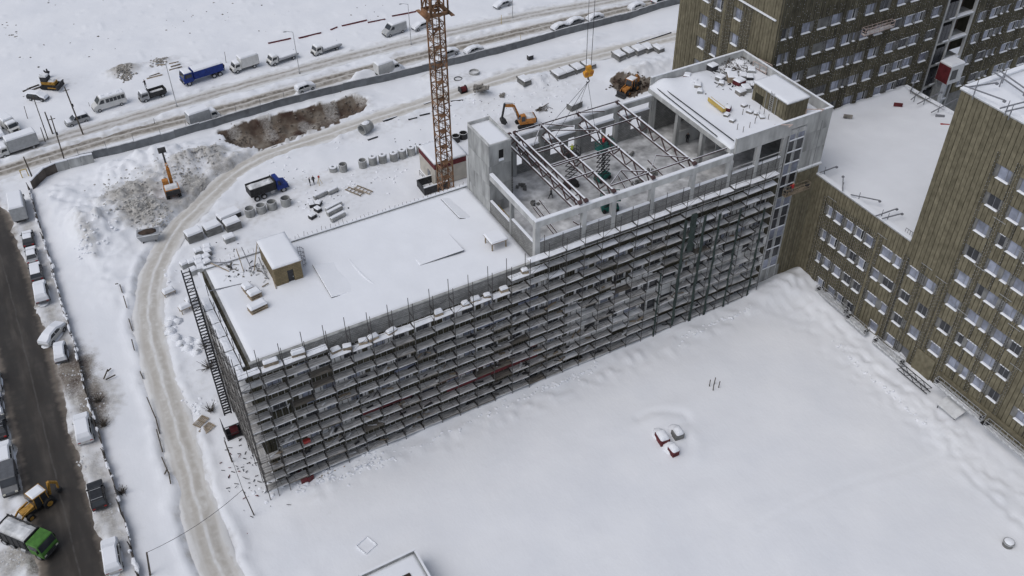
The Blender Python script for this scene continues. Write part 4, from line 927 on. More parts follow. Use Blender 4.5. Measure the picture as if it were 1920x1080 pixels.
# debris lying on decks
DBR = MB()
for k in range(170):
    x = RND.uniform(-1, 46) if k < 130 else RND.uniform(40, 75); lv = RND.choice(LV[:8]); L = RND.uniform(.3, 1.3); a = RND.uniform(-.5, .5)
    DBR.bar((x-L/2, -1.15+RND.uniform(-.4, .4), lv+.1), (x+L/2, -1.15+RND.uniform(-.4, .4), lv+.1+RND.uniform(0, .3)), RND.uniform(.06, .3), RND.uniform(.04, .16), RND.choice([0, 0, 1, 1, 2]))
tag(DBR.build('deck_debris', ['snow_dusty', 'steel_dark', 'wood'], SC), kind='stuff')
# end scaffold on the short wall
SE = thing('end_scaffold', 'narrow scaffold with stacked snowy decks on the short end wall of the unfinished building', 'scaffold')
for y in (-1.75, 1.0, 3.7, 6.4, 9.1, 11.8, 14.5):
    for x in (-1.95, -.75): MB().tube((0, 0, gz(x, y)-.2), (0, 0, 22.2+RND.uniform(-.6, .4)), .045, 5, caps=False).build('post', 'scaff_steel', SE, loc=(x+.03, y+.04, 0))
er = MB()
for j in range(6):
    yc = -.4+2.7*j
    for k, z in enumerate(LV[1:]):
        if RND.random() < .06: continue
        o = link('deck', RND.choice(DT if k >= 10 else DM if k > 7 else DL), SE, (-1.4, yc+.05, z-.15-.25*(k % 2)), math.pi/2)
        er.bar((-1.97, yc-1.3, z+.9), (-1.97, yc+1.3, z+.9), .04); er.bar((-1.97, yc-1.3, z-.2), (-1.97, yc+1.3, z-.2), .045)
        if (j+k) % 2: er.bar((-1.97, yc-1.3, z-.2), (-1.97, yc+1.3, z+1.6), .035)
tag(er.build('guard_rails', 'scaff_steel', SE), kind='stuff')
# hoist mast with ground cage
hm0 = gnd(449, 800); HM = thing('hoist_mast', 'slim lattice hoist mast standing beside the short end wall with a cage at its foot', 'hoist', (hm0.x-.9, hm0.y+.6, hm0.z))
hs_ = MB()
for x in (-.45, .45):
    for y in (-.32, .32): hs_.bar((x, y, 0), (x, y, 1.5), .12)
for z in (0, .5, 1.0):
    hs_.bar((-.45, -.32, z), (.45, -.32, z), .09); hs_.bar((-.45, .32, z), (.45, .32, z), .09); hs_.bar((-.45, -.32, z), (-.45, .32, z), .06); hs_.bar((.45, -.32, z), (.45, .32, z), .06)
hs_.bar((-.45, -.32, 0), (.45, -.32, .5), .06); hsm = hs_.mesh('mast_section', 'steel_dark')
for k in range(18): link('mast_section', hsm, HM, (0, 0, .2+1.5*k))
cg = MB()
for x in (-1.2, 1.2):
    for y in (-2.6, -.6): cg.bar((x, y, 0), (x, y, 2.6), .1)
for z in (.1, 1.1, 2.6):
    for y in (-2.6, -.6): cg.bar((-1.2, y, z), (1.2, y, z), .08)
    for x in (-1.2, 1.2): cg.bar((x, -2.6, z), (x, -.6, z), .08)
cg.box(-1.1, 1.1, -2.5, -.7, .1, .2).box(-1.15, -1.08, -2.5, -.7, .2, 1.6); cg.build('cage', 'steel_dark', HM); MB().box(-.5, .5, -2.1, -1.2, .2, 1.4).build('motor_box', 'red_panel', HM)
MB().box(-1.2, 1.2, -2.6, -.6, 2.66, 2.72).build('cage_roof', 'snow', HM)
tie = MB(); tie.bar((.4, 0, 15), (2.6, .3, 15), .1).bar((.4, .2, 15.3), (2.6, .8, 15.3), .08).bar((.4, 0, 8), (2.4, .3, 8), .1); tie.build('wall_tie', 'frame_white', HM)

# ================================================================== roof trusses
ZTT = 28.05
TB = {}
def truss(x, label, dy=0.0, y0=.3, y1=18.7, zt=ZTT, group='steel roof trusses over the open hall'):
    t = thing('roof_truss', label, 'truss', (x, 0, 0), 0, group)
    if 'top' not in TB:
        def chord(z, w=.24):
            b = MB(); b.box(-w/2, w/2, y0, y1, z-.26, z, 0); b.box(-w/2+.01, w/2-.01, y0+.05, y1-.05, z+.002, z+.05, 1); return b.mesh('chord', ['truss_paint', 'snow'])
        TB['top'] = chord(zt, .24); TB['bot'] = chord(zt-1.75, .2)
        n = 12; st = (y1-y0-.4)/n; TB['br'] = []
        for k in range(n):
            ya, yb = y0+.2+k*st, y0+.2+(k+1)*st
            za, zb = (zt-.1, zt-1.8) if k % 2 else (zt-1.8, zt-.1)
            b = MB(); b.bar((0, ya, za), (0, yb, zb), .13, .13, 0).bar((0, ya, za+.075), (0, yb, zb+.075), .09, .02, 1); TB['br'].append(b.mesh('brace', ['truss_paint', 'snow']))
        TB['post'] = [MB().bar((0, y, zt-1.75), (0, y, zt-.15), .12).mesh('end_post', 'truss_paint') for y in (y0+.1, y1-.1)]
        TB['pl'] = [MB().box(-.25, .25, y-.25, y+.25, zt-.28, zt+.06).mesh('gusset', 'truss_paint') for y in (y0, y1)]
    link('top_chord', TB['top'], t); link('bottom_chord', TB['bot'], t)
    for m in TB['br']: link('brace', m, t)
    for m in TB['post']: link('end_post', m, t)
    for m in TB['pl']: link('gusset', m, t)
    return t
truss(44.25, 'left steel truss of the close pair spanning the open hall'); truss(45.15, 'right steel truss of the close pair spanning the open hall')
truss(49.35, 'single steel truss next right of the close pair over the open hall'); truss(55.5, 'steel truss beside the raised teal lift over the open hall'); truss(62.2, 'rightmost steel truss nearest the high snowy roof slab')
def beam(name, a, b, w, label, mats=('truss_paint', 'snow'), cat='beam', group='steel beams laid across the trusses'):
    m = MB(); a = Vector(a); b = Vector(b); c = (a+b)/2; m.bar(a-c, b-c, w, w, 0); m.bar(a-c+Vector((0, 0, w/2+.015)), b-c+Vector((0, 0, w/2+.015)), w*.5, .02, 1)
    return tag(m.build(name, list(mats), None, loc=c), label, cat, group)
bl_ = 'thin snow dusted steel beam lying across the hall trusses'
for x0, x1, y, z in ((45.2,49.3,18.6,0),(49.4,55.4,18.6,0),(55.6,62.1,18.6,0),(45.2,49.3,13.2,0),(49.4,55.4,13.0,0),(45.2,49.3,12.5,0),(55.6,62.1,13.4,0),(45.2,49.3,9,0),(45.2,55.4,8.6,0),(49.4,55.4,8,0),(45.2,49.3,5,0),(49.4,55.4,1.2,0),(55.6,62.1,1.2,0),(55.6,62.1,.5,-1.6),(49.4,55.4,.5,-1.6),(62.3,68.4,1.1,-.2),(45.2,49.3,1.2,-1.6)):
    beam('steel_beam', (x0, y, ZTT+.12+z), (x1, y, ZTT+.12+z), .15, bl_)
for (x0, y0, x1, y1) in ((45.3,14,49.2,18.4),(49.5,18.3,52.8,15.6),(55.4,13,49.6,16.3),(55.7,18.3,58.8,17.0),(49.5,1.3,52.4,3.3),(52.4,3.3,55.3,1.4),(55.7,1.3,58.5,4.0),(58.5,4.0,62,1.4)):
    beam('steel_beam', (x0, y0, ZTT+.24), (x1, y1, ZTT+.24), .12, bl_)
# ================================================================== tower crane
CR = thing('tower_crane', 'rust orange lattice tower crane mast rising behind the low snowy roof', 'crane', (44.5, 42, hz(44.5, 42)))
ms = MB(); hw = 1.0
for x in (-hw, hw):
    for y in (-hw, hw): ms.bar((x, y, 0), (x, y, 3), .2)
cs = [(-hw,-hw),(hw,-hw),(hw,hw),(-hw,hw)]
for (a, b), (c, d) in zip(cs, cs[1:]+cs[:1]):
    ms.bar((a, b, 0), (c, d, 0), .11); ms.bar((a, b, 0), (c, d, 1.5), .1); ms.bar((c, d, 1.5), (a, b, 3), .1); ms.bar((a, b, 1.5), (c, d, 1.5), .07)
ms.bar((-.3, -.9, 0), (-.3, -.9, 3), .05).bar((.1, -.9, 0), (.1, -.9, 3), .05)
for k in range(6): ms.bar((-.3, -.9, k*.5), (.1, -.9, k*.5), .05)
ms.bar((-hw, -hw, 0), (hw, hw, 0), .07).box(-.2, .9, 0, .9, .0, .05)
msm = ms.mesh('mast_section', 'crane_orange')
for k in range(20): link('mast_section', msm, CR, (0, 0, .5+3*k))
MB().box(-2.5, 2.5, -2.5, 2.5, -.6, .5).build('base', 'concrete', CR)
cf = MB()
for z in (36.5, 41.5):
    cf.box(-1.6, 1.6, -1.6, -1.3, z, z+.5).box(-1.6, 1.6, 1.3, 1.6, z, z+.5).box(-1.6, -1.3, -1.3, 1.3, z, z+.5).box(1.3, 1.6, -1.3, 1.3, z, z+.5)
for x in (-1.45, 1.45):
    for y in (-1.45, 1.45): cf.bar((x, y, 36.8), (x, y, 42), .22)
cf.box(-2.2, -1.6, -2.2, 2.2, 36.4, 36.5).box(1.6, 2.2, -2.2, 2.2, 36.4, 36.5).bar((-1.45, -1.45, 37), (1.45, -1.45, 41.5), .16).bar((-1.45, 1.45, 37), (-1.45, -1.45, 41.5), .16); cf.build('climbing_frame', 'crane_orange', CR)
MB().ring((0, 0), 1.5, .8, 60.5, 61.3, 16).box(-.8, .8, -.8, .8, 61, 64).build('slewing_unit', 'crane_orange', CR)
HK = Vector((52.5, 12.2, 38.3)); jd = (Vector((HK.x, HK.y, 0))-Vector((44.5, 42, 0))).normalized(); jn = Vector((-jd.y, jd.x, 0))
jb = MB(); JL = 42; zj = 62.0
for s in (-.7, .7): jb.bar(jn*s+Vector((0, 0, zj))-jd*12, jn*s+Vector((0, 0, zj))+jd*JL, .16)
jb.bar(Vector((0, 0, zj+1.4)), jd*JL+Vector((0, 0, zj+1.4)), .18)
for k in range(21):
    p = jd*(k*2); q = jd*(k*2+1)
    for s in (-.7, .7): jb.bar(p+jn*s+Vector((0,0,zj)), q+Vector((0,0,zj+1.4)), .08); jb.bar(q+Vector((0,0,zj+1.4)), jd*(k*2+2)+jn*s+Vector((0,0,zj)), .08)
jb.build('jib', 'crane_orange', CR); MB().box(-1, 1, -1, 1, -1.2, 1.2).build('counterweight', 'concrete', CR, loc=Vector((0, 0, zj-.5))-jd*10.5, rz=math.atan2(jd.y, jd.x))
# hook block, cables and slings
HB_ = thing('crane_hook', 'orange crane hook block hanging on thin cables above the hall trusses', 'hook', HK)
hb = MB(); hb.prism([(-.75, .0), (-.55, -.55), (.55, -.55), (.75, .0), (.75, .25), (.35, .35), (.35, 1.0), (-.35, 1.0), (-.35, .35), (-.75, .25)], -.22, .22); hb.build('block', 'hook_orange', HB_, bevel=.04)
for s in (-.4, .4): MB().tube((s, -.27, 0), (s, .27, 0), .28, 12).build('pulley', 'digger_orange', HB_)
hk = MB(); hk.bar((0, 0, -.5), (0, 0, -.95), .16)
for k in range(8):
    a0, a1 = R(90-k*32), R(90-(k+1)*32); hk.bar((.22*math.cos(a0), 0, -1.2+.22*math.sin(a0)), (.22*math.cos(a1), 0, -1.2+.22*math.sin(a1)), .1)
hk.build('hook', 'steel_dark', HB_)
for s, d in ((-.5, -.2), (-.28, .2), (.28, -.2), (.5, .2)): MB().tube((s, d, .5), (s*1.3, d, 23.6), .025, 4).build('hoist_cable', 'steel_dark', HB_)
for p in ((49.35, 14.9, ZTT), (49.35, 17.2, ZTT), (55.4, 14.2, ZTT), (54.0, 17.5, ZTT+.2)): MB().tube((0, 0, -1.35), Vector(p)-HK, .028, 4).build('sling', 'steel_dark', HB_)
# ================================================================== hall contents
def scissor(x, y, z, h, label, rz=0):
    t = thing('scissor_lift', label, 'lift', (x, y, z), rz, None)
    b = MB(); b.box(-1.2, 1.2, -.55, .55, .25, .8); b.build('chassis', 'teal_paint', t, bevel=.03)
    for sx in (-.85, .85):
        for sy in (-.6, .6): MB().tube((sx, sy-.1, .28), (sx, sy+.1, .28), .28, 12).build('wheel', 'rubber', t)
    n = max(1, int(round((h-.8)/.75))); st = (h-.8)/n
    for k in range(n):
        a = MB()
        for sy in (-.42, .42): a.bar((-.95, sy, .8+k*st), (.95, sy, .8+(k+1)*st), .1); a.bar((.95, sy, .8+k*st), (-.95, sy, .8+(k+1)*st), .1)
        a.build('scissor_arm', 'dark_machine', t)
    p = MB(); p.box(-1.3, 1.3, -.65, .65, h, h+.18)
    for sx in (-1.27, 0, 1.27):
        for sy in (-.62, .62): p.bar((sx, sy, h), (sx, sy, h+1.1), .06)
    for zz_ in (h+.6, h+1.1):
        for sy in (-.62, .62): p.bar((-1.27, sy, zz_), (1.27, sy, zz_), .06)
        for sx in (-1.27, 1.27): p.bar((sx, -.62, zz_), (sx, .62, zz_), .06)
    p.box(-1.25, 1.25, -.66, -.6, h+.18, h+.5); p.build('platform', 'teal_paint', t); return t
scissor(55.4, 11.6, 20.9, 5.3, 'raised teal scissor lift between the hall trusses with two workers aboard', .25)
scissor(52.2, 4.8, 20.9, 1.9, 'lowered teal scissor lift low on the hall floor near the front beam', -.4)
def boomlift(x, y, z):
    t = thing('boom_lift', 'black framed boom lift with a raised basket in the left half of the hall', 'lift', (x, y, z))
    MB().box(-.9, .9, -.6, .6, .3, .9).build('chassis', 'dark_machine', t, bevel=.04)
    for sx in (-.7, .7):
        for sy in (-.6, .6): MB().tube((sx, sy-.12, .3), (sx, sy+.12, .3), .3, 12).build('wheel', 'rubber', t)
    b = MB()
    for k in range(5):
        z0 = .9+k*.85
        for sy in (-.4, .4): b.bar((-.8, sy, z0), (.8, sy, z0+.85), .08); b.bar((.8, sy, z0), (-.8, sy, z0+.85), .08)
    b.build('scissor_arm', 'dark_machine', t)
    q = MB(); q.box(-1, 1, -.6, .6, 5.15, 5.25)
    for sx in (-.97, .97):
        for sy in (-.57, .57): q.bar((sx, sy, 5.2), (sx, sy, 6.3), .06)
    for zz_ in (5.7, 6.3):
        for sy in (-.57, .57): q.bar((-.97, sy, zz_), (.97, sy, zz_), .06)
        for sx in (-.97, .97): q.bar((sx, -.57, zz_), (sx, .57, zz_), .06)
    q.build('basket', 'dark_machine', t)
boomlift(50.6, 12.3, 20.9)
# people: one skinned body mesh per pose
def person_mesh(pose):
    J = {'pel': (0, 0, .95), 'wa': (0, 0, 1.12), 'ch': (.02, 0, 1.36), 'nk': (.03, 0, 1.52), 'hd': (.05, 0, 1.64), 'tp': (.05, 0, 1.77)}
    rad = {'pel': .15, 'wa': .14, 'ch': .17, 'nk': .06, 'hd': .1, 'tp': .08}
    E_ = [('pel','wa'),('wa','ch'),('ch','nk'),('nk','hd'),('hd','tp')]
    lf = .28 if pose == 'walk' else .04
    for s, n in ((1, 'l'), (-1, 'r')):
        f = lf*s
        J.update({n+'hip': (0, .1*s, .9), n+'kn': (f*.6+.03, .11*s, .5), n+'an': (f, .11*s, .09), n+'to': (f+.17, .12*s, .05)})
        rad.update({n+'hip': .11, n+'kn': .075, n+'an': .055, n+'to': .045}); E_ += [('pel', n+'hip'), (n+'hip', n+'kn'), (n+'kn', n+'an'), (n+'an', n+'to')]
        if pose == 'work': el, ha = (.22, .24*s, 1.16), (.45, .15*s, 1.2)
        elif pose == 'bend': el, ha = (.2, .25*s, 1.1), (.4, .18*s, .95)
        else: el, ha = (-.18*f, .27*s, 1.1), (.1-.5*f, .27*s, .84)
        J.update({n+'sh': (.02, .19*s, 1.42), n+'el': el, n+'ha': ha}); rad.update({n+'sh': .085, n+'el': .06, n+'ha': .045}); E_ += [('ch', n+'sh'), (n+'sh', n+'el'), (n+'el', n+'ha')]
    ks = list(J); me = bpy.data.meshes.new('person'); me.from_pydata([J[k] for k in ks], [(ks.index(a), ks.index(b)) for a, b in E_], [])
    o = bpy.data.objects.new('tmp_person', me); col.objects.link(o)
    sk_ = o.modifiers.new('skin', 'SKIN'); ss = o.modifiers.new('sub', 'SUBSURF'); ss.levels = 1; ss.render_levels = 1
    for i, k in enumerate(ks): me.skin_vertices[0].data[i].radius = (rad[k], rad[k])
    me.skin_vertices[0].data[0].use_root = True
    dg = bpy.context.evaluated_depsgraph_get(); dg.update(); out = bpy.data.meshes.new_from_object(o.evaluated_get(dg)); bpy.data.objects.remove(o); out.name = 'person'; return out
PM = {}
def person(loc, rz, pose, m, label, group=None):
    if (pose, m) not in PM:
        me_ = person_mesh(pose); me_.materials.clear(); me_.materials.append(MATS[m]); PM[(pose, m)] = me_
    return tag(link('person', PM[(pose, m)], None, loc, rz), label, 'person', group)
def hb0(px, py, z): p = at(px, py, z); return (p.x, p.y, z)
person(hb0(1033, 372, 20.86), 2.4, 'walk', 'p_dark', 'person in dark clothes walking on the hall floor left of the trusses')
person((XH+.75, 9.9, 20.86), 2.0, 'work', 'p_red', 'worker in red jacket at the low side wall of the hall')
person((55.1, 11.5, 26.4), .5, 'work', 'p_red', 'worker in red standing on the raised teal lift'); person((56.1, 11.7, 26.4), 3.4, 'work', 'p_dark', 'worker in dark clothes standing on the raised teal lift')
person((50.5, 12.3, 26.18), 1, 'work', 'p_green', 'worker in yellow green vest in the basket of the boom lift')
person(hb0(1288, 268, 20.9), 1, 'stand', 'p_dark', 'person in dark clothes standing under the high roof slab')
for q, (px, py, pose, lab) in enumerate(((582, 350, 'stand', 'left one of two dark clothed people standing by the concrete rings'), (589, 347, 'walk', 'right one of two dark clothed people standing by the concrete rings'), (421, 134, 'stand', 'dark clothed person standing behind the blue tipper truck'), (1000, 702, 'stand', 'x'))):
    if lab != 'x': p = gnd(px, py); person(p, q, pose, 'p_dark', lab)
# stuff on the hall floor
rods = ((1000,388,1040,440),(1005,386,1050,442),(1012,375,1035,405),(1075,415,1100,430),(1160,330,1180,365),(1165,320,1200,360),(1215,300,1250,335))
for i, (a, b, c, d) in enumerate(rods):
    p, q = at(a, b, 21.0), at(c, d, 21.0); beam('steel_profile', p, q, .16, 'dark steel profile lying loose on the hall floor', group='loose steel profiles on the hall floor')
pal = 0
def crate(loc, w, d, h, rz, label, mats=('wood', 'snow'), name='crate', cat='crate', group=None, cap=.22, planks=True):
    t = thing(name, label, cat, loc, rz, group); b = MB(); b.box(-w/2+.03, w/2-.03, -d/2+.03, d/2-.03, 0, h-.01); b.build('body', mats[0], t)
    if planks:
        n = max(2, int(h/.3))
        for k in range(n):
            z0, z1 = k*h/n+.02, (k+1)*h/n-.03; s = MB(); s.box(-w/2, w/2, -d/2, -d/2+.03, z0, z1).box(-w/2, -w/2+.03, -d/2+.03, d/2, z0, z1).box(w/2-.03, w/2, -d/2+.03, d/2, z0, z1); s.build('slat', mats[0], t)
    if cap: s = MB(); s.frustum(-w/2-.05, w/2+.05, -d/2-.05, d/2+.05, h, -w/2+.12, w/2-.12, -d/2+.12, d/2-.12, h+cap); s.build('snow_cap', 'snow', t, bevel=.06)
    return t
for i, (px, py) in enumerate(((1000, 385), (978, 352), (1075, 452), (1225, 325), (1195, 345), (1180, 290))):
    p = at(px, py, 20.9); b = MB()
    for k in range(9): b.box(*(lambda x, y: (x, x+.4, y, y+.25))(RND.uniform(-.8, .5), RND.uniform(-.6, .4)), 0, .2+.2*(k % 3))
    tag(b.build('block_heap', 'concrete_dark', None, loc=p, rz=RND.uniform(0, 3)), 'loose heap of grey building blocks on the hall floor', 'blocks', 'block heaps on the hall floor')
rb = thing('railing', 'wire railing standing on the hall floor behind the low side wall', 'railing', (XH+1.2, 10.2, 20.86))
for y in (-2, -1, 0, 1, 2): MB().bar((0, y, 0), (0, y, 1.1), .05).build('post', 'yellow_wood', rb)
for z in (.5, 1.1): MB().bar((0, -2, z), (0, 2, z), .05).build('rail', 'yellow_wood', rb)
# ================================================================== vehicles
def wheels(t, xs, half, r=.34, w=.24, name='wheel'):
    for x in xs:
        for s in (-1, 1):
            y = s*half; wh = MB().tube((x, y-w/2, r), (x, y+w/2, r), r, 14).build(name, 'rubber', t)
            MB().tube((x, y+s*(w/2-.01), r), (x, y+s*(w/2+.015), r), r*.58, 10).build('rim', 'silver_paint', wh)
CARP = {
 'sedan': dict(L=4.5, W=1.8, hood=.88, roof=1.42, prof=[(-2.25,.35),(-2.25,.78),(-2.1,.95),(-1.55,1.0),(1.05,.96),(1.75,.88),(2.15,.78),(2.25,.6),(2.25,.35)], cab=(-1.6,1.1,-1.0,.35), belt=.97),
 'suv': dict(L=4.6, W=1.9, hood=1.0, roof=1.72, prof=[(-2.3,.4),(-2.3,.95),(-2.2,1.12),(1.0,1.12),(1.85,1.02),(2.22,.9),(2.3,.65),(2.3,.4)], cab=(-2.15,1.05,-1.85,.35), belt=1.12),
 'hatch': dict(L=4.1, W=1.75, hood=.92, roof=1.5, prof=[(-2.05,.35),(-2.05,.9),(-1.95,1.02),(.95,.98),(1.6,.9),(1.95,.78),(2.05,.6),(2.05,.35)], cab=(-1.95,1.0,-1.55,.3), belt=1.0)}
def car(px, py, face, kind, paint, snow, label, group=None, name='parked_car', cat='car', scale=1.0, loc=None):
    """face: heading in degrees; snow 0 none, 1 thin cap, 2 buried; built round the car's centre on the ground"""
    p = gnd(px, py) if loc is None else loc; D = CARP[kind]; t = thing(name, label, cat, p, R(face), group); W = D['W']/2; t.scale = (scale,)*3
    b = MB(); b.prism(D['prof'], -W, W); b.build('body', paint, t, bevel=.1)
    a0, a1, c0, c1 = D['cab']; bz, rz_ = D['belt'], D['roof']
    g = MB(); g.frustum(a0, a1, -W+.06, W-.06, bz, c0, c1, -W+.24, W-.24, rz_-.03); g.build('windows', 'glass', t)
    r = MB(); r.frustum(c0-.06, c1+.06, -W+.22, W-.22, rz_-.03, c0+.05, c1-.1, -W+.32, W-.32, rz_+.04); r.build('roof', paint, t)
    pl = MB()
    for s in (-1, 1):
        for (xa, xb) in ((a0, c0), (a1, c1), ((a0+a1)/2-.05, (c0+c1)/2)): pl.bar((xa, s*(W-.06), bz), (xb, s*(W-.24), rz_-.02), .07)
    tag(pl.build('pillars', paint, t), kind='stuff')
    if snow == 0:
        for x in (c0+.3, c1-.35): MB().bar((x, -W+.26, rz_+.08), (x, W-.26, rz_+.08), .05).build('roof_bar', 'zinc', t)
    wheels(t, (-D['L']*.3, D['L']*.31), W-.1)
    for s in (-1, 1):
        MB().box(D['L']/2-.1, D['L']/2+.015, s*W*.68-.2, s*W*.68+.2, .62, .76).build('headlight', 'light_lens', t)
        MB().box(-D['L']/2-.015, -D['L']/2+.08, s*W*.72-.16, s*W*.72+.16, .72, .92).build('tail_light', 'red_lens', t)
        MB().box(a1-.35, a1-.2, s*(W+.02)-.09, s*(W+.02)+.09, bz+.02, bz+.18).build('mirror', paint, t)
    MB().box(D['L']/2-.02, D['L']/2+.05, -W*.8, W*.8, .36, .5).build('bumper', 'rubber', t)
    if snow:
        th = .1 if snow == 1 else .24
        sn = MB()
        if snow == 1:
            sn.frustum(c0-.1, c1+.12, -W+.2, W-.2, rz_+.035, c0+.1, c1-.1, -W+.32, W-.32, rz_+.035+th); sn.build('roof_snow', 'snow', t, bevel=.05)
            h = MB(); h.frustum(a1+.15, D['L']/2-.15, -W+.12, W-.12, bz-.06, a1+.2, D['L']/2-.4, -W+.25, W-.25, bz-.02+th*.8); h.build('hood_snow', 'snow', t, bevel=.04)
        else:
            top = [(-D['L']/2+.0, bz-.25), (-D['L']/2+.08, bz+.02), (a0-.02, bz+.1), (c0-.05, rz_+.02), (c1+.1, rz_+.02), (a1+.1, bz+.06), (D['L']/2-.2, bz-.14), (D['L']/2+.02, bz-.42)]
            up = [(-D['L']/2-.06, bz-.2), (-D['L']/2, bz+.28), (a0-.1, bz+.42), (c0-.1, rz_+th), (c1+.05, rz_+th), (a1+.2, bz+.36), (D['L']/2-.15, bz+.14), (D['L']/2+.08, bz-.35)]
            n = len(top)
            for i in range(n-1):
                wl = W-.02 if top[i][1] < bz+.2 else W-.14; wr = W-.02 if top[i+1][1] < bz+.2 else W-.14
                A, B, C_, D_ = top[i], top[i+1], up[i], up[i+1]
                sn.hexa([(A[0],-wl,A[1]),(B[0],-wr,B[1]),(B[0],wr,B[1]),(A[0],wl,A[1]),(C_[0],-wl+.16,C_[1]),(D_[0],-wr+.16,D_[1]),(D_[0],wr-.16,D_[1]),(C_[0],wl-.16,C_[1])])
            sn.build('snow_cover', 'snow', t)
            MB().blob((0, 0, 0), D['L']/2+.12, W+.1, .26, 3, 14, 3, 0, .12).build('snow_drift', 'snow', t, smooth=True)
    return t
def cabp(t, x0, x1, W, h, paint, z0=.55, snow=True, nose=0.0):
    """truck cab from x0 (rear) to x1 (front)"""
    b = MB(); b.prism([(x0, z0), (x0, h), (x1-.35-nose, h), (x1-.12-nose*.9, h*.62), (x1, h*.52), (x1, z0)], -W/2, W/2); c = b.build('cab', paint, t, bevel=.08)
    g = MB(); g.hexa([(x1-.33-nose, -W/2+.12, h-.16), (x1-.10-nose*.9, -W/2+.1, h*.64), (x1-.10-nose*.9, W/2-.1, h*.64), (x1-.33-nose, W/2-.12, h-.16), (x1-.28-nose, -W/2+.12, h-.14), (x1-.05-nose*.9, -W/2+.1, h*.64), (x1-.05-nose*.9, W/2-.1, h*.64), (x1-.28-nose, W/2-.12, h-.14)]); g.build('windscreen', 'glass', c)
    for s in (-1, 1):
        y = s*(W/2+.006); MB().prism([(x0+.25, h*.64), (x0+.25, h-.25), (x1-.5-nose, h-.25), (x1-.25-nose, h*.64)], y-.012, y+.012).build('side_window', 'glass', c)
        MB().box(x1-.04, x1+.03, s*W*.36-.17, s*W*.36+.17, z0+.15, z0+.35).build('headlight', 'light_lens', c)
        MB().box(x1-.5-nose, x1-.38-nose, y+s*.12-.08, y+s*.12+.08, h*.62, h*.82).build('mirror', 'rubber', c)
    MB().box(x1-.05, x1+.09, -W/2+.05, W/2-.05, z0-.15, z0+.1).build('bumper', 'dark_machine', c)
    MB().box(x1-.01, x1+.025, -W*.3, W*.3, z0+.12, z0+.5).build('grille', 'dark_machine', c)
    if snow: MB().frustum(x0+.05, x1-.3-nose, -W/2+.05, W/2-.05, h+.0, x0+.2, x1-.55-nose, -W/2+.2, W/2-.2, h+.2).build('cab_snow', 'snow', t, bevel=.05)
    return c
def box_truck(px, py, face, label, L=6.2, W=2.15, H=2.9, paint='white_paint', box='white_paint', group=None, name='box_truck', cat='truck', bury=0, loc=None, nocab=False):
    t = thing(name, label, cat, gnd(px, py) if loc is None else loc, R(face), group); cl = 1.9; x1 = L/2; xb = x1-cl
    cabp(t, xb, x1, W*.92, 2.15, paint, nose=.35)
    MB().box(-x1, x1-.4, -W*.32, W*.32, .45, .7).build('chassis', 'dark_machine', t)
    b = MB(); b.box(-x1, xb-.08, -W/2, W/2, .8, H); bx_ = b.build('cargo_box', box, t, bevel=.03)
    n = 6
    for k in range(n):
        x = -x1+.1+k*(xb-.28+x1)/(n-1)
        for s in (-1, 1): MB().box(x, x+.06, s*W/2-.02 if s > 0 else -W/2-.02, W/2+.02 if s > 0 else -W/2+.02, .85, H-.05).build('side_rib', box, bx_)
    for s in (-1, 1): MB().box(-x1-.03, -x1+.0, s*W/4-W/4+.06, s*W/4+W/4-.06, .9, H-.08).build('rear_door', box, bx_)
    MB().frustum(-x1-.02, xb-.06, -W/2-.02, W/2+.02, H, -x1+.15, xb-.2, -W/2+.15, W/2-.15, H+.3).build('roof_snow', 'snow', t, bevel=.06)
    wheels(t, (-x1+1.2, x1-.9), W/2-.2, .4)
    if bury: MB().blob((x1-1.1, 0, 0), 2.0, 1.6, 1.7, 4, 12, 4, 0, .15).build('snow_drift', 'snow', t, smooth=True)
    return t
def flatbed(px, py, face, label, group=None):
    t = thing('flatbed_truck', label, 'truck', gnd(px, py), R(face), group); cabp(t, 1.4, 3.3, 2.0, 2.15, 'white_paint', nose=.3)
    MB().box(-3.4, 2.6, -.6, .6, .45, .7).build('chassis', 'dark_machine', t); b = MB(); b.box(-3.5, 1.3, -1.05, 1.05, .85, 1.0).box(-3.5, 1.3, -1.1, -1.04, .85, 1.25).box(-3.5, 1.3, 1.04, 1.1, .85, 1.25).box(1.22, 1.3, -1.05, 1.05, 1.0, 1.9); b.build('bed', 'silver_paint', t)
    MB().frustum(-3.4, 1.2, -1.02, 1.02, 1.0, -3.2, 1.0, -.85, .85, 1.42).build('bed_snow', 'snow', t, bevel=.08); wheels(t, (-2.2, 2.3), .9, .4)
    MB().blob((-1.5, -1.6, 0), 2.6, .9, .7, 5, 12, 3, 0, .15).build('snow_drift', 'snow', t, smooth=True); return t
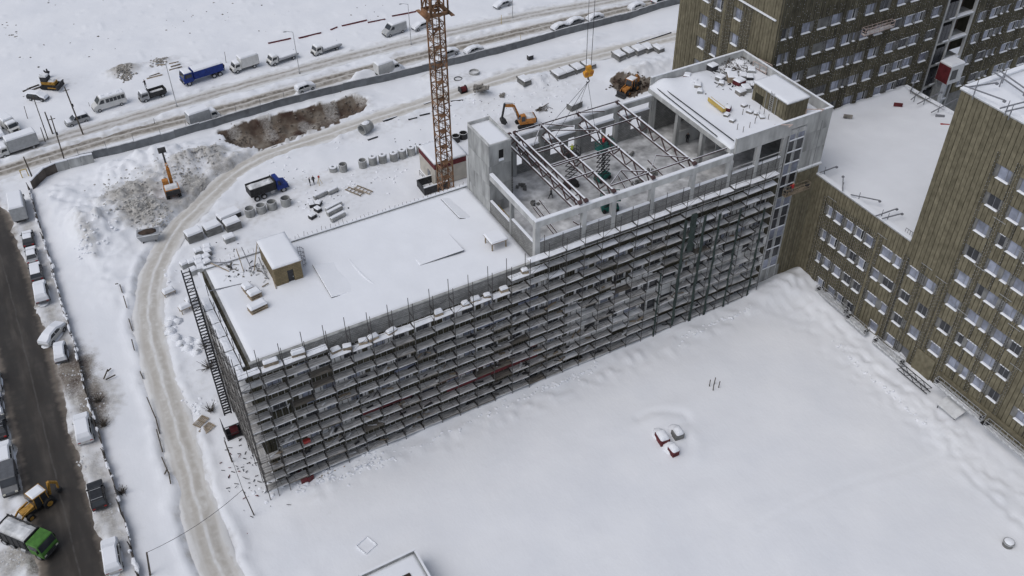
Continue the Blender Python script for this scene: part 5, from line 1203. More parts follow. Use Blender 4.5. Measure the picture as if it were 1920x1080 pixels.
def van(px, py, face, label, L=5.8, H=2.5, paint='van_grey', name='van', bus=False, group=None, snow=.2):
    t = thing(name, label, 'minibus' if bus else 'van', gnd(px, py), R(face), group); W = 1.0; x = L/2
    b = MB(); b.prism([(-x, .4), (-x, H-.1), (-x+.15, H), (x-1.7, H), (x-.9, H*.62), (x-.15, H*.46), (x, H*.36), (x, .4)], -W, W); bd = b.build('body', paint, t, bevel=.09)
    MB().hexa([(x-1.62, -W+.12, H-.12), (x-.93, -W+.1, H*.65), (x-.93, W-.1, H*.65), (x-1.62, W-.12, H-.12), (x-1.58, -W+.12, H-.05), (x-.87, -W+.1, H*.68), (x-.87, W-.1, H*.68), (x-1.58, W-.12, H-.05)]).build('windscreen', 'glass', bd)
    for s in (-1, 1):
        y = s*(W+.006); MB().prism([(x-2.3, H*.6), (x-2.3, H*.88), (x-1.75, H*.88), (x-1.2, H*.6)], y-.012, y+.012).build('side_window', 'glass', bd)
        if bus:
            n = 5
            for k in range(n): xa = -x+.25+k*(L-2.8)/n; MB().box(xa, xa+(L-2.8)/n-.1, y-.012, y+.012, H*.58, H*.88).build('side_window', 'glass', bd)
        MB().box(x-.1, x+.02, s*W*.72-.16, s*W*.72+.16, .72, .92).build('headlight', 'light_lens', bd)
        MB().box(-x-.02, -x+.05, s*W*.85-.08, s*W*.85+.08, .8, 1.4).build('tail_light', 'red_lens', bd)
    MB().box(x-.05, x+.06, -W*.9, W*.9, .38, .6).build('bumper', 'dark_machine', bd)
    if snow > .05: MB().frustum(-x+.05, x-1.75, -W+.05, W-.05, H-.01, -x+.25, x-2.0, -W+.22, W-.22, H+snow).build('roof_snow', 'snow', t, bevel=.05)
    if bus:
        for k in range(3): MB().box(-x+.9+k*1.5, -x+1.5+k*1.5, -.35, .35, H+.02, H+.32).build('roof_hatch', 'snow', t)
    wheels(t, (-x+1.2, x-1.0), W-.1, .36); return t
def dump_truck(px, py, face, label, cabc, bedc, L=7.6, W=2.5, load='rubble', snow=False, group=None, covered=False, bonnet=False):
    t = thing('dump_truck', label, 'truck', gnd(px, py), R(face), group); x1 = L/2
    cabp(t, x1-2.1, x1, W, 2.9, cabc, z0=.8, snow=snow, nose=.0 if not bonnet else 1.0)
    MB().box(-x1, x1-.5, -.5, .5, .7, 1.0).build('chassis', 'dark_machine', t)
    b = MB(); xa, xb, w, z0, z1 = -x1-.2, x1-2.3, W/2, 1.15, 2.75
    b.box(xa, xb, -w, w, z0, z0+.12).box(xa, xb, -w, -w+.1, z0+.12, z1).box(xa, xb, w-.1, w, z0+.12, z1).box(xb-.1, xb, -w+.1, w-.1, z0+.12, z1+.25).box(xa, xa+.1, -w+.1, w-.1, z0+.12, z1-.2); bd = b.build('tipper_body', bedc, t)
    for k in range(6):
        x = xa+.2+k*(xb-xa-.4)/5
        for s in (-1, 1): MB().box(x-.05, x+.05, s*w-.06, s*w+.06, z0+.1, z1-.05).build('side_rib', bedc, bd)
    if load:
        ld_ = MB(); n = 9; m_ = 5; vs = []
        for j in range(m_):
            for i in range(n): e = min(i, n-1-i, j, m_-1-j); vs.append((xa+.1+(xb-xa-.2)*i/(n-1), -w+.1+(2*w-.2)*j/(m_-1), z1-.35+(.28 if e else 0)+RND.uniform(-.1, .12)))
        ld_.add(vs, [(j*n+i, j*n+i+1, (j+1)*n+i+1, (j+1)*n+i) for j in range(m_-1) for i in range(n-1)]); ld_.build('load', load, t)
    if covered: MB().frustum(xa, xb, -w, w, z1, xa+.2, xb-.2, -w+.25, w-.25, z1+.3).build('load_cover', 'snow', t, bevel=.08)
    wheels(t, (-x1+.8, -x1+2.1, x1-1.0), W/2-.2, .52, .34)
    MB().tube((x1-2.7, -w+.1, .9), (x1-3.4, -w+.1, .9), .3, 10).build('fuel_tank', 'silver_paint', t); return t
def tracks(t, L=3.4, W=2.6, w=.55, h=.8):
    for s in (-1, 1):
        y = s*(W/2-w/2); b = MB(); pr = []
        for k in range(7): a = R(90+k*30); pr.append((-L/2+h/2+h/2*math.cos(a), h/2+h/2*math.sin(a)))
        for k in range(7): a = R(-90+k*30); pr.append((L/2-h/2+h/2*math.cos(a), h/2+h/2*math.sin(a)))
        b.prism(pr, y-w/2, y+w/2); tr = b.build('track', 'rubber', t)
        for k in range(12): MB().box(-L/2+.3+k*(L-.7)/12, -L/2+.42+k*(L-.7)/12, y-w/2-.02, y+w/2+.02, h-.02, h+.05).build('track_pad', 'dark_machine', tr)
def excavator(px, py, face, label, el=(3.2, 4.3), tip=(4.4, 6.2), bk=(5.2, 6.0), paint='digger_orange', turn=0):
    t = thing('excavator', label, 'excavator', gnd(px, py), R(face)); tracks(t)
    b = MB(); b.box(-1.9, 1.3, -1.25, 1.25, 1.0, 1.25).box(-1.95, .1, -1.25, 1.25, 1.25, 2.1); b.build('upper_body', paint, t, bevel=.08)
    MB().box(-2.15, -1.4, -1.2, 1.2, 1.1, 2.0).build('counterweight', 'dark_machine', t, bevel=.08)
    c = MB(); c.prism([(.05, 1.25), (.05, 2.85), (1.0, 2.85), (1.35, 2.0), (1.35, 1.25)], .2, 1.2); cb_ = c.build('cab', paint, t, bevel=.05)
    MB().hexa([(1.02, .28, 2.75), (1.36, .28, 2.0), (1.36, 1.12, 2.0), (1.02, 1.12, 2.75), (1.06, .28, 2.78), (1.4, .28, 2.0), (1.4, 1.12, 2.0), (1.06, 1.12, 2.78)]).build('windscreen', 'glass', cb_)
    for y in (.19, 1.21): MB().box(.2, .95, y-.01, y+.01, 1.7, 2.7).build('side_window', 'glass', cb_)
    MB().frustum(-1.8, .0, -1.1, 1.1, 2.1, -1.6, -.2, -.9, .9, 2.25).build('body_snow', 'snow_dusty', t)
    k0 = Vector((1.0, -.3, 1.6)); k1 = Vector((el[0]*.55, -.3, el[1]*.9+.2)); k2 = Vector((el[0], -.3, el[1])); k3 = Vector((tip[0], -.3, tip[1])); k4 = Vector((bk[0], -.3, bk[1]))
    m = MB(); m.bar(k0, k1, .42, .6).bar(k1, k2, .4, .55); m.build('boom', paint, t, bevel=.05); m = MB(); m.bar(k2-(k3-k2)*.15, k3, .32, .45); m.build('stick', 'dark_machine', t, bevel=.04)
    m = MB(); m.tube((1.3, -.1, 1.4), k1+Vector((0, .25, -.2)), .1, 8); m.build('boom_cylinder', 'zinc', t); m = MB(); m.tube(k1+Vector((0, 0, .5)), k2+(k2-k3)*.1+Vector((0, 0, .3)), .09, 8); m.build('stick_cylinder', 'zinc', t)
    d = (k4-k3).normalized(); nrm = Vector((d.z, 0, -d.x)); bm_ = MB(); P = [k3-nrm*.45, k3+nrm*.25, k4+nrm*.15, k4-nrm*.55+d*.1, k3-nrm*.75+d*.35]
    bm_.prism([(v.x, v.z) for v in P], -.95, .35); bk_ = bm_.build('bucket', 'dark_machine', t)
    for k in range(5): MB().bar((k4.x, -.85+k*.28, k4.z), (k4.x+d.x*.25, -.85+k*.28, k4.z+d.z*.25), .1).build('tooth', 'steel_dark', bk_)
    return t
def backhoe(px, py, face, label, paint='digger_yellow', snow=True):
    t = thing('backhoe_loader', label, 'backhoe loader', gnd(px, py), R(face))
    b = MB(); b.box(-1.0, 2.1, -.45, .45, .75, 1.35); b.build('bonnet', paint, t, bevel=.08); MB().box(-1.9, 1.9, -.5, .5, .5, .8).build('chassis', 'dark_machine', t)
    c = MB(); c.prism([(-1.4, 1.0), (-1.3, 2.7), (.3, 2.7), (.5, 1.6), (.5, 1.0)], -.75, .75); cb_ = c.build('cab', 'glass', t); MB().box(-1.5, .45, -.85, .85, 2.7, 2.82).build('cab_roof', paint, cb_)
    for x, xx in ((-1.4, -1.3), (.45, .3), (-.5, -.5)):
        for s in (-1, 1): MB().bar((x, s*.76, 1.0), (xx, s*.76, 2.7), .1).build('pillar', paint, cb_)
    if snow: MB().frustum(-1.45, .4, -.8, .8, 2.82, -1.2, .2, -.6, .6, 2.98).build('roof_snow', 'snow', t, bevel=.04)
    for s in (-1, 1):
        for x, r, w in ((-1.1, .72, .45), (1.5, .5, .34)):
            wh = MB().tube((x, s*.95-w/2, r), (x, s*.95+w/2, r), r, 16).build('wheel', 'rubber', t); MB().tube((x, s*(.95+w/2-.02), r), (x, s*(.95+w/2+.02), r), r*.55, 10).build('rim', paint, wh)
        a = MB(); a.bar((.6, s*.62, 1.5), (2.0, s*.62, 1.2), .14, .26).bar((2.0, s*.62, 1.2), (2.75, s*.62, .55), .14, .24); a.build('loader_arm', paint, t)
    bk = MB(); bk.prism([(2.6, .2), (2.7, .95), (3.0, .95), (2.95, .3), (3.5, .12), (3.45, .05), (2.7, .05)], -1.1, 1.1); bk.build('loader_bucket', 'dark_machine', t)
    m = MB(); m.bar((-1.9, 0, .9), (-2.3, 0, 2.9), .28, .35).bar((-2.3, 0, 2.9), (-3.2, 0, 1.9), .24, .3); m.build('rear_boom', paint, t); m = MB(); m.bar((-3.2, 0, 1.9), (-3.1, 0, .9), .2, .25); m.build('stick', paint, t)
    q = MB(); q.prism([(-3.4, .9), (-2.9, .95), (-2.75, .45), (-3.1, .3), (-3.4, .5)], -.3, .3); q.build('rear_bucket', 'dark_machine', t)
    for s in (-1, 1): MB().bar((-1.9, s*.3, .8), (-2.1, s*1.15, .05), .16).build('stabiliser', 'dark_machine', t)
    return t
# ---- the street on the left
g1 = 'snow covered cars parked along the dark street'
box_truck(40, 402, 87, 'large box truck with a dark rear end parked first by the dark street bend', L=7.2, W=2.4, H=3.3, box='van_grey')
car(55, 453, 86, 'sedan', 'black_paint', 1, 'black car with bare windows parked behind the large box truck', g1)
car(63, 486, 86, 'sedan', 'silver_paint', 1, 'silver car with a partly cleared roof, next below the black car', g1)
car(71, 517, 87, 'suv', 'grey_paint', 1, 'snow covered car third below the large box truck', g1)
car(81, 557, 87, 'suv', 'grey_paint', 2, 'snow covered car fourth below the large box truck', g1, scale=1.08)
car(101, 632, 48, 'sedan', 'white_paint', 2, 'snow buried car parked at a slant to the street', g1, scale=1.05)
car(116, 667, 84, 'hatch', 'grey_paint', 2, 'small snow covered car just below the slanting car', g1)
car(160, 812, 86, 'suv', 'white_paint', 2, 'white snow covered car parked alone beside the fence halfway down the street', g1, scale=1.12)
car(186, 936, 88, 'suv', 'black_paint', 0, 'clean dark off-road car with roof bars beside the fence', 'cars without snow by the street')
car(213, 1050, 85, 'suv', 'white_paint', 2, 'white snow covered car at the bottom edge of the photo by the street', g1, scale=1.05)
g2 = 'cars on the far side of the dark street'
car(-8, 722, 87, 'sedan', 'white_paint', 2, 'snow covered car cut by the left photo edge, topmost on the far street side', g2)
car(-5, 765, 87, 'sedan', 'silver_paint', 2, 'snow covered car cut by the left photo edge, above the dark car', g2)
car(3, 810, 87, 'sedan', 'black_paint', 0, 'dark car at the left photo edge above the white car', g2)
car(13, 860, 87, 'suv', 'white_paint', 2, 'white snow covered car directly above the dark grey van', g2)
van(22, 908, -93, 'dark grey bare van parked nose down beside the yellow backhoe', L=5.0, H=1.95, paint='grey_paint', name='van', snow=.02)
backhoe(72, 952, 205, 'yellow backhoe loader with a snowy cab roof working on the street')
dump_truck(58, 1022, -52, 'dump truck with a bright green cab and a load of grey snow', 'green_paint', 'dark_machine', L=7.2, load='snow_dusty')
# ---- the two carriageways
box_truck(36, 282, 188, 'white box truck on the near carriageway at the left photo edge', L=7.4, W=2.3, H=3.2, box='van_grey')
car(147, 231, 188, 'suv', 'silver_paint', 1, 'silver car driving between the two carriageways near the wooden poles')
van(207, 201, 186, 'white minibus with a row of dark windows beside the far carriageway', L=6.6, H=2.7, paint='white_paint', bus=True, name='minibus')
ft = thing('light_truck', 'small grey truck with a dark open bed and a person standing on it', 'truck', gnd(288, 184), R(187))
cabp(ft, .9, 2.7, 1.9, 2.1, 'silver_paint'); MB().box(-2.6, 2.2, -.5, .5, .4, .65).build('chassis', 'dark_machine', ft)
fb = MB(); fb.box(-2.7, .75, -1, 1, .85, .95).box(-2.7, .75, -1, -.92, .95, 1.75).box(-2.7, .75, .92, 1, .95, 1.75).box(-2.7, -2.62, -.92, .92, .95, 1.75).box(.67, .75, -.92, .92, .95, 2.3); fb.build('bed', 'dark_machine', ft); wheels(ft, (-1.7, 1.8), .85, .4)
MB().frustum(-2.5, .5, -.88, .88, .95, -2.3, .3, -.7, .7, 1.3).build('bed_snow', 'snow_dusty', ft)
pb = gnd(279, 182); person((pb.x, pb.y, pb.z+2.2), 2, 'work', 'p_dark', 'dark clothed person standing on the cab of the small grey truck')
dump_truck(380, 148, 188, 'long dark blue tipper truck with snow on its covered load', 'blue_paint', 'blue_paint', L=8.6, W=2.6, load=None, covered=True, snow=True)
box_truck(460, 130, 188, 'white box truck parked right behind the blue tipper truck', L=6.0, W=2.2, H=2.9)
flatbed(530, 114, 190, 'snow laden flatbed truck left of the pair beside the far carriageway', 'flatbed trucks'); flatbed(612, 97, 190, 'snow laden flatbed truck right of the pair beside the far carriageway', 'flatbed trucks')
van(740, 63, 190, 'grey panel van parked beside the far carriageway left of the crane mast', L=5.6)
car(790, 53, 190, 'sedan', 'silver_paint', 2, 'snow covered car just left of the crane mast on the far road'); car(942, 13, 190, 'sedan', 'silver_paint', 2, 'snow covered car alone on the far road right of the crane mast')
box_truck(384, 230, 8, 'white box truck stopped close to the grey fence above the brown pit', L=6.2, W=2.2, H=2.9, box='van_grey')
box_truck(728, 137, 8, 'white box truck buried to its cab in snow beside the grey fence', L=5.6, W=2.2, H=3.0, bury=1)
g3 = 'snow buried cars along the grey fence'
for px, py, k, lab in ((574, 176, 'hatch', 'half dug out car with a dark rear window by the grey fence'), (842, 106, 'sedan', 'snow buried car by the fence just right of the crane mast'), (888, 99, 'sedan', 'snow buried car by the fence, second right of the crane mast'), (1050, 56, 'sedan', 'snow buried car by the fence left of the crane cables'), (1078, 44, 'sedan', 'snow covered car by the fence nearest left of the crane cables'), (1115, 37, 'sedan', 'snow covered car by the fence right at the crane cables'), (1193, 16, 'sedan', 'snow buried car by the fence between the cables and the dark building'), (1238, 4, 'suv', 'dark snow covered car by the fence next to the dark building')):
    car(px, py, 10, k, RND.choice(['silver_paint', 'grey_paint', 'white_paint']), 2, lab, g3)
box_truck(20, 243, -70, 'snowy white truck parked across the junction at the far left', L=5.2, W=2.1, H=2.4); car(-4, 254, -80, 'suv', 'white_paint', 2, 'snow covered car cut by the left photo edge at the junction')
car(73, 187, -40, 'hatch', 'dark_machine', 2, 'small snow covered car beside the snowy tracked machine')
# ---- machines on site
excavator(327, 372, 86, 'orange excavator with its dark arm raised over the dirty snow heaps', el=(2.2, 4.9), tip=(3.4, 6.7), bk=(4.2, 6.2))
excavator(984, 236, 166, 'orange excavator with a curved boom behind the concrete stair tower', el=(4.0, 4.9), tip=(4.5, 2.2), bk=(3.7, 1.4), paint='digger_orange')
backhoe(1180, 172, 200, 'orange backhoe loader digging in the dark soil pit', paint='digger_orange')
dump_truck(505, 364, 5, 'dark blue dump truck with an empty black body behind the concrete rings', 'blue_paint', 'dark_machine', L=6.8, W=2.4, load='snow_dusty', bonnet=True)
sk_ = thing('skip', 'white steel skip filled with dark soil by the packed track', 'skip', gnd(282, 452), R(-12))
b = MB(); b.hexa([(-1.3,-.8,.2),(1.3,-.8,.2),(1.3,.8,.2),(-1.3,.8,.2),(-1.8,-1.05,1.5),(1.8,-1.05,1.5),(1.8,1.05,1.5),(-1.8,1.05,1.5)]); b.build('body', 'silver_paint', sk_, bevel=.04)
MB().blob((0, .1, 1.48), 1.5, .8, .3, 3, 12, 3, 0, .15).build('load', 'earth', sk_)
for s in (-1, 1): MB().box(s*1.0-.1, s*1.0+.1, -.9, .9, 0, .25).build('skid', 'dark_machine', sk_)
for y in (-1.05, 1.05): MB().bar((-1.8, y, 1.5), (1.8, y, 1.5), .1).build('rim', 'snow_dusty', sk_)
# tracked machine on the far field
tm = thing('tracked_machine', 'snow dusted tracked machine with a blade standing in the open snow field', 'machine', gnd(98, 168), R(-35)); tracks(tm, 3.6, 2.4)
MB().box(-1.6, 1.4, -.7, .7, .8, 1.5).build('body', 'digger_yellow', tm, bevel=.06); MB().box(-1.5, -.1, -.75, .75, 1.5, 2.6).build('cab', 'dark_machine', tm, bevel=.06); MB().frustum(-1.6, 0, -.8, .8, 2.6, -1.4, -.2, -.6, .6, 2.85).build('cab_snow', 'snow_dusty', tm)
MB().frustum(-.1, 1.3, -.6, .6, 1.5, .1, 1.1, -.4, .4, 1.75).build('bonnet_snow', 'snow_dusty', tm); MB().prism([(2.0, .1), (2.25, .1), (2.1, .6), (2.3, 1.1), (2.0, 1.1), (1.85, .6)], -1.5, 1.5).build('blade', 'dark_machine', tm)
for s in (-1, 1): MB().bar((0, s*1.25, .5), (2.0, s*1.25, .4), .16).build('push_arm', 'digger_yellow', tm)
hp_ = gnd(88, 148); dk = MB()
for k in range(7): dk.bar((RND.uniform(-.8, .8), RND.uniform(-.5, .5), .1), (RND.uniform(-1, 1), RND.uniform(-.6, .6), RND.uniform(.8, 1.9)), .3)
tag(dk.build('scrap_pile', 'steel_dark', None, loc=hp_), 'dark scrap metal pile behind the snowy tracked machine', 'scrap')
# ================================================================== fences
def along(pts, step):
    P = [Vector((p[0], p[1], 0)) for p in pts]; out = []; carry = 0.0
    for a, b in zip(P[:-1], P[1:]):
        L = (b-a).length; s = carry
        while s < L: out.append(a.lerp(b, s/L)); s += step
        carry = s-L
    return out
FT = thing('site_fence', 'long grey sheet metal fence between the carriageway and the building site', 'fence')
pm_cache = {}
pp = along(FENCE_PTS, 2.5)
for a, b in zip(pp[:-1], pp[1:]):
    L = (b-a).length; key = round(L, 1)
    if key not in pm_cache:
        m = MB(); n = 8
        for k in range(n): m.box(-L/2+k*L/n, -L/2+(k+.55)*L/n, -.03, .03, 0, 1.75); m.box(-L/2+(k+.55)*L/n, -L/2+(k+1)*L/n, -.012, .012, 0, 1.75)
        m.box(-L/2, L/2, .05, .1, 1.5, 1.58).box(-L/2, L/2, .05, .1, .4, .48); pm_cache[key] = m.mesh('fence_panel', 'fence_metal')
    c = (a+b)/2; o = link('fence_panel', pm_cache[key], FT, (c.x, c.y, hz(c.x, c.y)-.1), math.atan2((b-a).y, (b-a).x))
    q = MB(); q.box(-L/2, L/2, -.07, .07, 1.75, 1.83+RND.uniform(0, .08)); q.build('snow_strip', 'snow_dusty', o)
for k, a in enumerate(pp):
    if k < 22 and k % 2 == 0: MB().bar((0, 0, 0), (0, 0, 3.0), .07).build('post', 'fence_metal', FT, loc=(a.x, a.y+.12, hz(a.x, a.y)))
CF = thing('panel_wall', 'low brown and grey panel wall with snow on top near the street corner', 'wall')
cpts = [tuple(v) for v in G((64,358),(86,333),(110,322),(150,312),(187,305))]
cc = along(cpts, 2.2)
for i, (a, b) in enumerate(zip(cc[:-1], cc[1:])):
    L = (b-a).length; c = (a+b)/2; m = MB(); m.box(-L/2+.03, L/2-.03, -.08, .08, -.2, 1.9); o = m.build('wall_panel', 'fence_brown' if i < len(cc)-4 else 'concrete', CF, loc=(c.x, c.y, hz(c.x, c.y)), rz=math.atan2((b-a).y, (b-a).x))
    MB().box(-L/2, L/2, -.2, .2, 1.9, 2.12).build('snow_cap', 'snow', o, bevel=.06)
SF = thing('street_fence', 'low crooked fence with snow clumps along the edge of the dark street', 'fence')
spts = G((57,356),(74,418),(97,497),(118,572),(147,674),(163,737),(181,800),(200,860),(218,925),(237,990),(260,1075),(275,1130))
sp = along(spts, 2.3)
for i, (a, b) in enumerate(zip(sp[:-1], sp[1:])):
    L = (b-a).length; c = (a+b)/2; z = hz(c.x, c.y); m = MB(); n = 9
    for k in range(n): x = -L/2+(k+.5)*L/n; m.bar((x, 0, 0), (x+RND.uniform(-.04, .04), RND.uniform(-.04, .04), 1.25), .05)
    m.bar((-L/2, 0, .35), (L/2, 0, .35), .06).bar((-L/2, 0, 1.1), (L/2, 0, 1.1), .06).box(-L/2, L/2, -.012, .012, .1, .9); o = m.build('fence_panel', 'fence_brown', SF, loc=(c.x, c.y, z-.05), rz=math.atan2((b-a).y, (b-a).x)); o.rotation_euler[0] = RND.uniform(-.16, .16)
    MB().bar((-L/2, 0, 0), (-L/2, 0, 1.5), .1).build('post', 'pole_wood', o)
    s = MB(); x = -L/2
    while x < L/2-.2:
        w = RND.uniform(.3, 2.0)
        if RND.random() < .55: s.blob((x+w/2, RND.uniform(-.12, .12), 1.05), w/2, RND.uniform(.10, .26), RND.uniform(.08, .3), i*7+int(x*10), 8, 2, 0, .35)
        x += w
    if s.v: tag(s.build('snow_clumps', 'snow', o), kind='stuff')
# ================================================================== poles and wires
def lamp(px, py, h, label, arm=(1.2, .4), group='street lamps along the far road'):
    p = gnd(px, py); t = thing('street_lamp', label, 'street lamp', p, 0, group); MB().tube((0, 0, 0), (0, 0, h), .1, 8, .06).build('pole', 'zinc', t); MB().tube((0, 0, 0), (0, 0, .5), .16, 8).build('base', 'concrete', t)
    a = MB(); a.tube((0, 0, h), (-arm[0], arm[1], h+.3), .05, 6); a.build('arm', 'zinc', t); hd = MB(); hd.frustum(-arm[0]-.7, -arm[0], arm[1]-.15, arm[1]+.15, h+.22, -arm[0]-.6, -arm[0]-.1, arm[1]-.1, arm[1]+.1, h+.36); hd.build('lamp_head', 'zinc', t)
for px, py, h, lab in ((332, 200, 9.6, 'tall street lamp left of the blue tipper truck'), (562, 138, 9.6, 'tall street lamp beside the left flatbed truck'), (771, 84, 9.6, 'tall street lamp between the grey van and the crane mast'), (961, 34, 9.4, 'tall street lamp right of the crane mast at the top photo edge')): lamp(px, py, h, lab)
def pole(px, py, tx, ty, label, w=.22, cross=False, group='wooden poles at the junction', name='utility_pole', m='pole_wood', cat='pole', h=None):
    p = gnd(px, py); d = ray(tx, ty); k = ((p.x-CAM.x)*d.x+(p.y-CAM.y)*d.y)/(d.x*d.x+d.y*d.y); q = CAM+d*k   # foot of the line of sight above the pole's base
    t = thing(name, label, cat, p, 0, group); e = q-p; MB().tube((0, 0, -.2), e, w/2, 8, w/2*.75).build('pole', m, t)
    if cross: MB().bar(e*.93+Vector((-.6, 0, 0)), e*.93+Vector((.6, 0, 0)), .1).build('cross_arm', m, t); MB().tube(e*.6+Vector((.12, 0, 0)), e*.6+Vector((.12, 0, .5)), .18, 8).build('transformer', 'steel_dark', t)
    return t, p+e
pole(156, 252, 121, 163, 'tall wooden pole with a transformer box right of the silver car', .3, True); pole(90, 261, 61, 178, 'thin wooden pole leftmost of the group at the junction', .2); pole(99, 251, 84, 210, 'short thick wooden pole in the middle of the junction group', .3)
pole(123, 307, 95, 217, 'tall wooden pole standing at the grey fence corner', .25, True); pole(63, 338, 44, 294, 'dark wooden pole beside the yellow gas pipe', .28); pole(52, 223, 45, 199, 'thin short post below the tracked machine', .14); pole(85, 266, 76, 239, 'short wooden post below the leftmost pole', .2)
pole(424, 118, 421, 97, 'small road sign post right of the blue tipper truck', .12); pole(940, 45, 940, 28, 'yellow marker post on the near carriageway verge', .12, m='yellow_wood'); pole(977, 80, 976, 66, 'yellow marker post beside the grey fence', .12, m='yellow_wood'); pole(168, 200, 166, 192, 'thin stake left of the white minibus', .1); pole(290, 232, 288, 222, 'thin stake on the snow strip between the carriageways', .1)
yp = thing('gas_pipe', 'yellow gas pipe riser beside the wooden pole at the fence corner', 'pipe', gnd(48, 333))
for a, b in (((-.5, 0, 0), (-.5, 0, 1.6)), ((-.5, 0, 1.6), (.6, 0, 1.6)), ((.6, 0, 1.6), (.6, 0, 0)), ((-.5, 0, 1.0), (-.5, 1.0, 1.0))): MB().tube(a, b, .08, 6).build('pipe', 'yellow_wood', yp)
_, e1 = pole(474, 957, 455, 918, 'leaning wooden post carrying a wire near the scaffold corner', .16, group=None); _, e2 = pole(281, 1078, 275, 1036, 'thick wooden post carrying a wire beside the packed track', .26, group=None); pole(436, 868, 421, 826, 'leaning wooden post with a lamp box by the hoist cage', .2, group=None)
w = MB(); pr = None
for k in range(17):
    t_ = k/16; q = e2.lerp(e1, t_)-Vector((0, 0, 1.6*4*t_*(1-t_)*.55))
    if pr is not None: w.tube(pr, q, .035, 4)
    pr = q
tag(w.build('cable', 'steel_dark'), 'dark sagging cable strung across the packed track', 'cable')
_a = gnd(437, 869); w = MB(); w.tube(_a+Vector((0, 0, 1.5)), e1, .03, 4); tag(w.build('cable', 'steel_dark'), 'thin straight cable between the two leaning posts by the scaffold corner', 'cable')
# stakes and sticks in the snow
stk = [(228,543,232,556),(235,565,240,583),(243,602,249,622),(250,645,254,662),(264,700,269,712),(278,752,292,785),(293,785,300,815),(296,812,306,850),(305,862,318,892),(316,888,311,896),(318,890,322,912),(205,700,196,715),(218,707,200,716),(221,545,224,540),(210,695,203,700)]
for i, (a, b, c, d) in enumerate(stk):
    p, q = gnd(a, b), gnd(c, d); m = MB(); m.bar(p+Vector((0, 0, .45+.3*(i % 2)))-p, q+Vector((0, 0, .3))-p, .14)
    tag(m.build('stick', 'twig', None, loc=p), 'dark stick poking from the snow strip left of the packed track', 'stick', 'sticks in the snow left of the packed track')
cst = []
for i, (px, py) in enumerate(((1330, 724), (1337, 732), (1339, 720), (1347, 727))):
    m = MB(); m.bar((0, 0, -.2), (RND.uniform(-.1, .1), 0, 1.3), .09); tag(m.build('stake', 'twig', None, loc=gnd(px, py)), 'thin stake of the little group of four in the courtyard snow', 'stake', 'four stakes in the courtyard')
# ================================================================== concrete rings and pipes
RM = {}
def rng_(px, py, label, ro=.75, h=1.5, cap=False, m='concrete', group='concrete well rings in a row', n=18, lid=False):
    p = gnd(px, py); t = thing('concrete_ring', label, 'concrete ring', p, RND.uniform(0, 3), group); b = MB()
    b.ring((0, 0), ro, ro-.11, -.1, h*.5-.015, n).ring((0, 0), ro+.02, ro-.1, h*.5+.015, h, n); b.build('wall', m, t, smooth=False)
    if cap: MB().ring((0, 0), ro+.04, ro*.33, h, h+.14, n).build('lid', 'concrete', t); MB().ring((0, 0), ro-.02, ro*.36, h+.14, h+.34, n).build('snow_cap', 'snow', t, bevel=.05); MB().tube((0, 0, h-.2), (0, 0, h-.1), ro*.4, 12).build('opening', 'void', t)
    else: MB().tube((0, 0, 0), (0, 0, .25), ro-.12, n).build('snow_floor', 'snow_dusty', t); MB().ring((0, 0), ro, ro-.09, h+.002, h+.05, n).build('snow_rim', 'snow_dusty', t)
    return t
row = [(677,968,0),(733,966,0),(843,945,0),(900,930,1),(955,916,1),(1017,903,1),(1065,888,1),(1115,872,1),(1167,860,1),(1225,850,1),(1278,838,1)]
for i, (x, y, c) in enumerate(row):
    nm = ['first', 'second', 'third', 'fourth', 'fifth', 'sixth', 'seventh', 'eighth', 'ninth', 'tenth', 'eleventh'][i]
    rng_(400+x/3, y/3, f'{"lidded" if c else "open"} concrete ring, {nm} from the left in the long row', h=.7 if i == 0 else 1.5, cap=bool(c) or i == 0)
for i, (x, y, lab) in enumerate(((470, 404, 'leftmost of the four open rings beside the blue dump truck'), (491, 398, 'second of the four open rings beside the blue dump truck'), (511, 391, 'third of the four open rings beside the blue dump truck'), (537, 385, 'rightmost of the four open rings beside the blue dump truck'))): rng_(x, y, lab, ro=.85, h=1.45, group='open concrete rings by the blue dump truck')
rng_(855, 266, 'left one of two black open pipes standing behind the stair tower', ro=.8, h=1.2, m='steel_dark', group='black upright pipes'); rng_(869, 260, 'right one of two black open pipes standing behind the stair tower', ro=.8, h=1.2, m='steel_dark', group='black upright pipes')
rng_(889, 138, 'round concrete well mouth set in the snow near the grey fence', ro=1.1, h=.6, group=None)
bp_ = thing('large_pipe', 'large grey concrete pipe lying on its side in open snow', 'pipe', gnd(687, 250), R(25)); m = MB(); n = 18; vs = []
for k in range(n):
    a = 2*math.pi*k/n
    for (r_, x) in ((1.05, -1.2), (1.05, 1.2), (.88, 1.2), (.88, -1.2)): vs.append((x, r_*math.cos(a), .95+r_*math.sin(a)))
m.add(vs, [(4*k+e, 4*((k+1) % n)+e, 4*((k+1) % n)+(e+1) % 4, 4*k+(e+1) % 4) for k in range(n) for e in range(4)]); m.build('shell', 'concrete', bp_)
MB().blob((0, 0, 1.85), 1.1, .6, .25, 2, 10, 3, 0, .1).build('snow_cap', 'snow', bp_, smooth=True)
def bars(name, pts, w, mt, label, cat, group=None, h=None):
    for i, (a, b, c, d) in enumerate(pts):
        p, q = gnd(a, b), gnd(c, d); m = MB(); m.bar(Vector((0, 0, .15)), q-p+Vector((0, 0, .15)), w, h or w); m.bar(Vector((0, 0, .15+(h or w)/2+.03)), q-p+Vector((0, 0, .15+(h or w)/2+.03)), w*.7, .05, 1)
        tag(m.build(name, [mt, 'snow'], None, loc=p), label if isinstance(label, str) else label[i], cat, group)
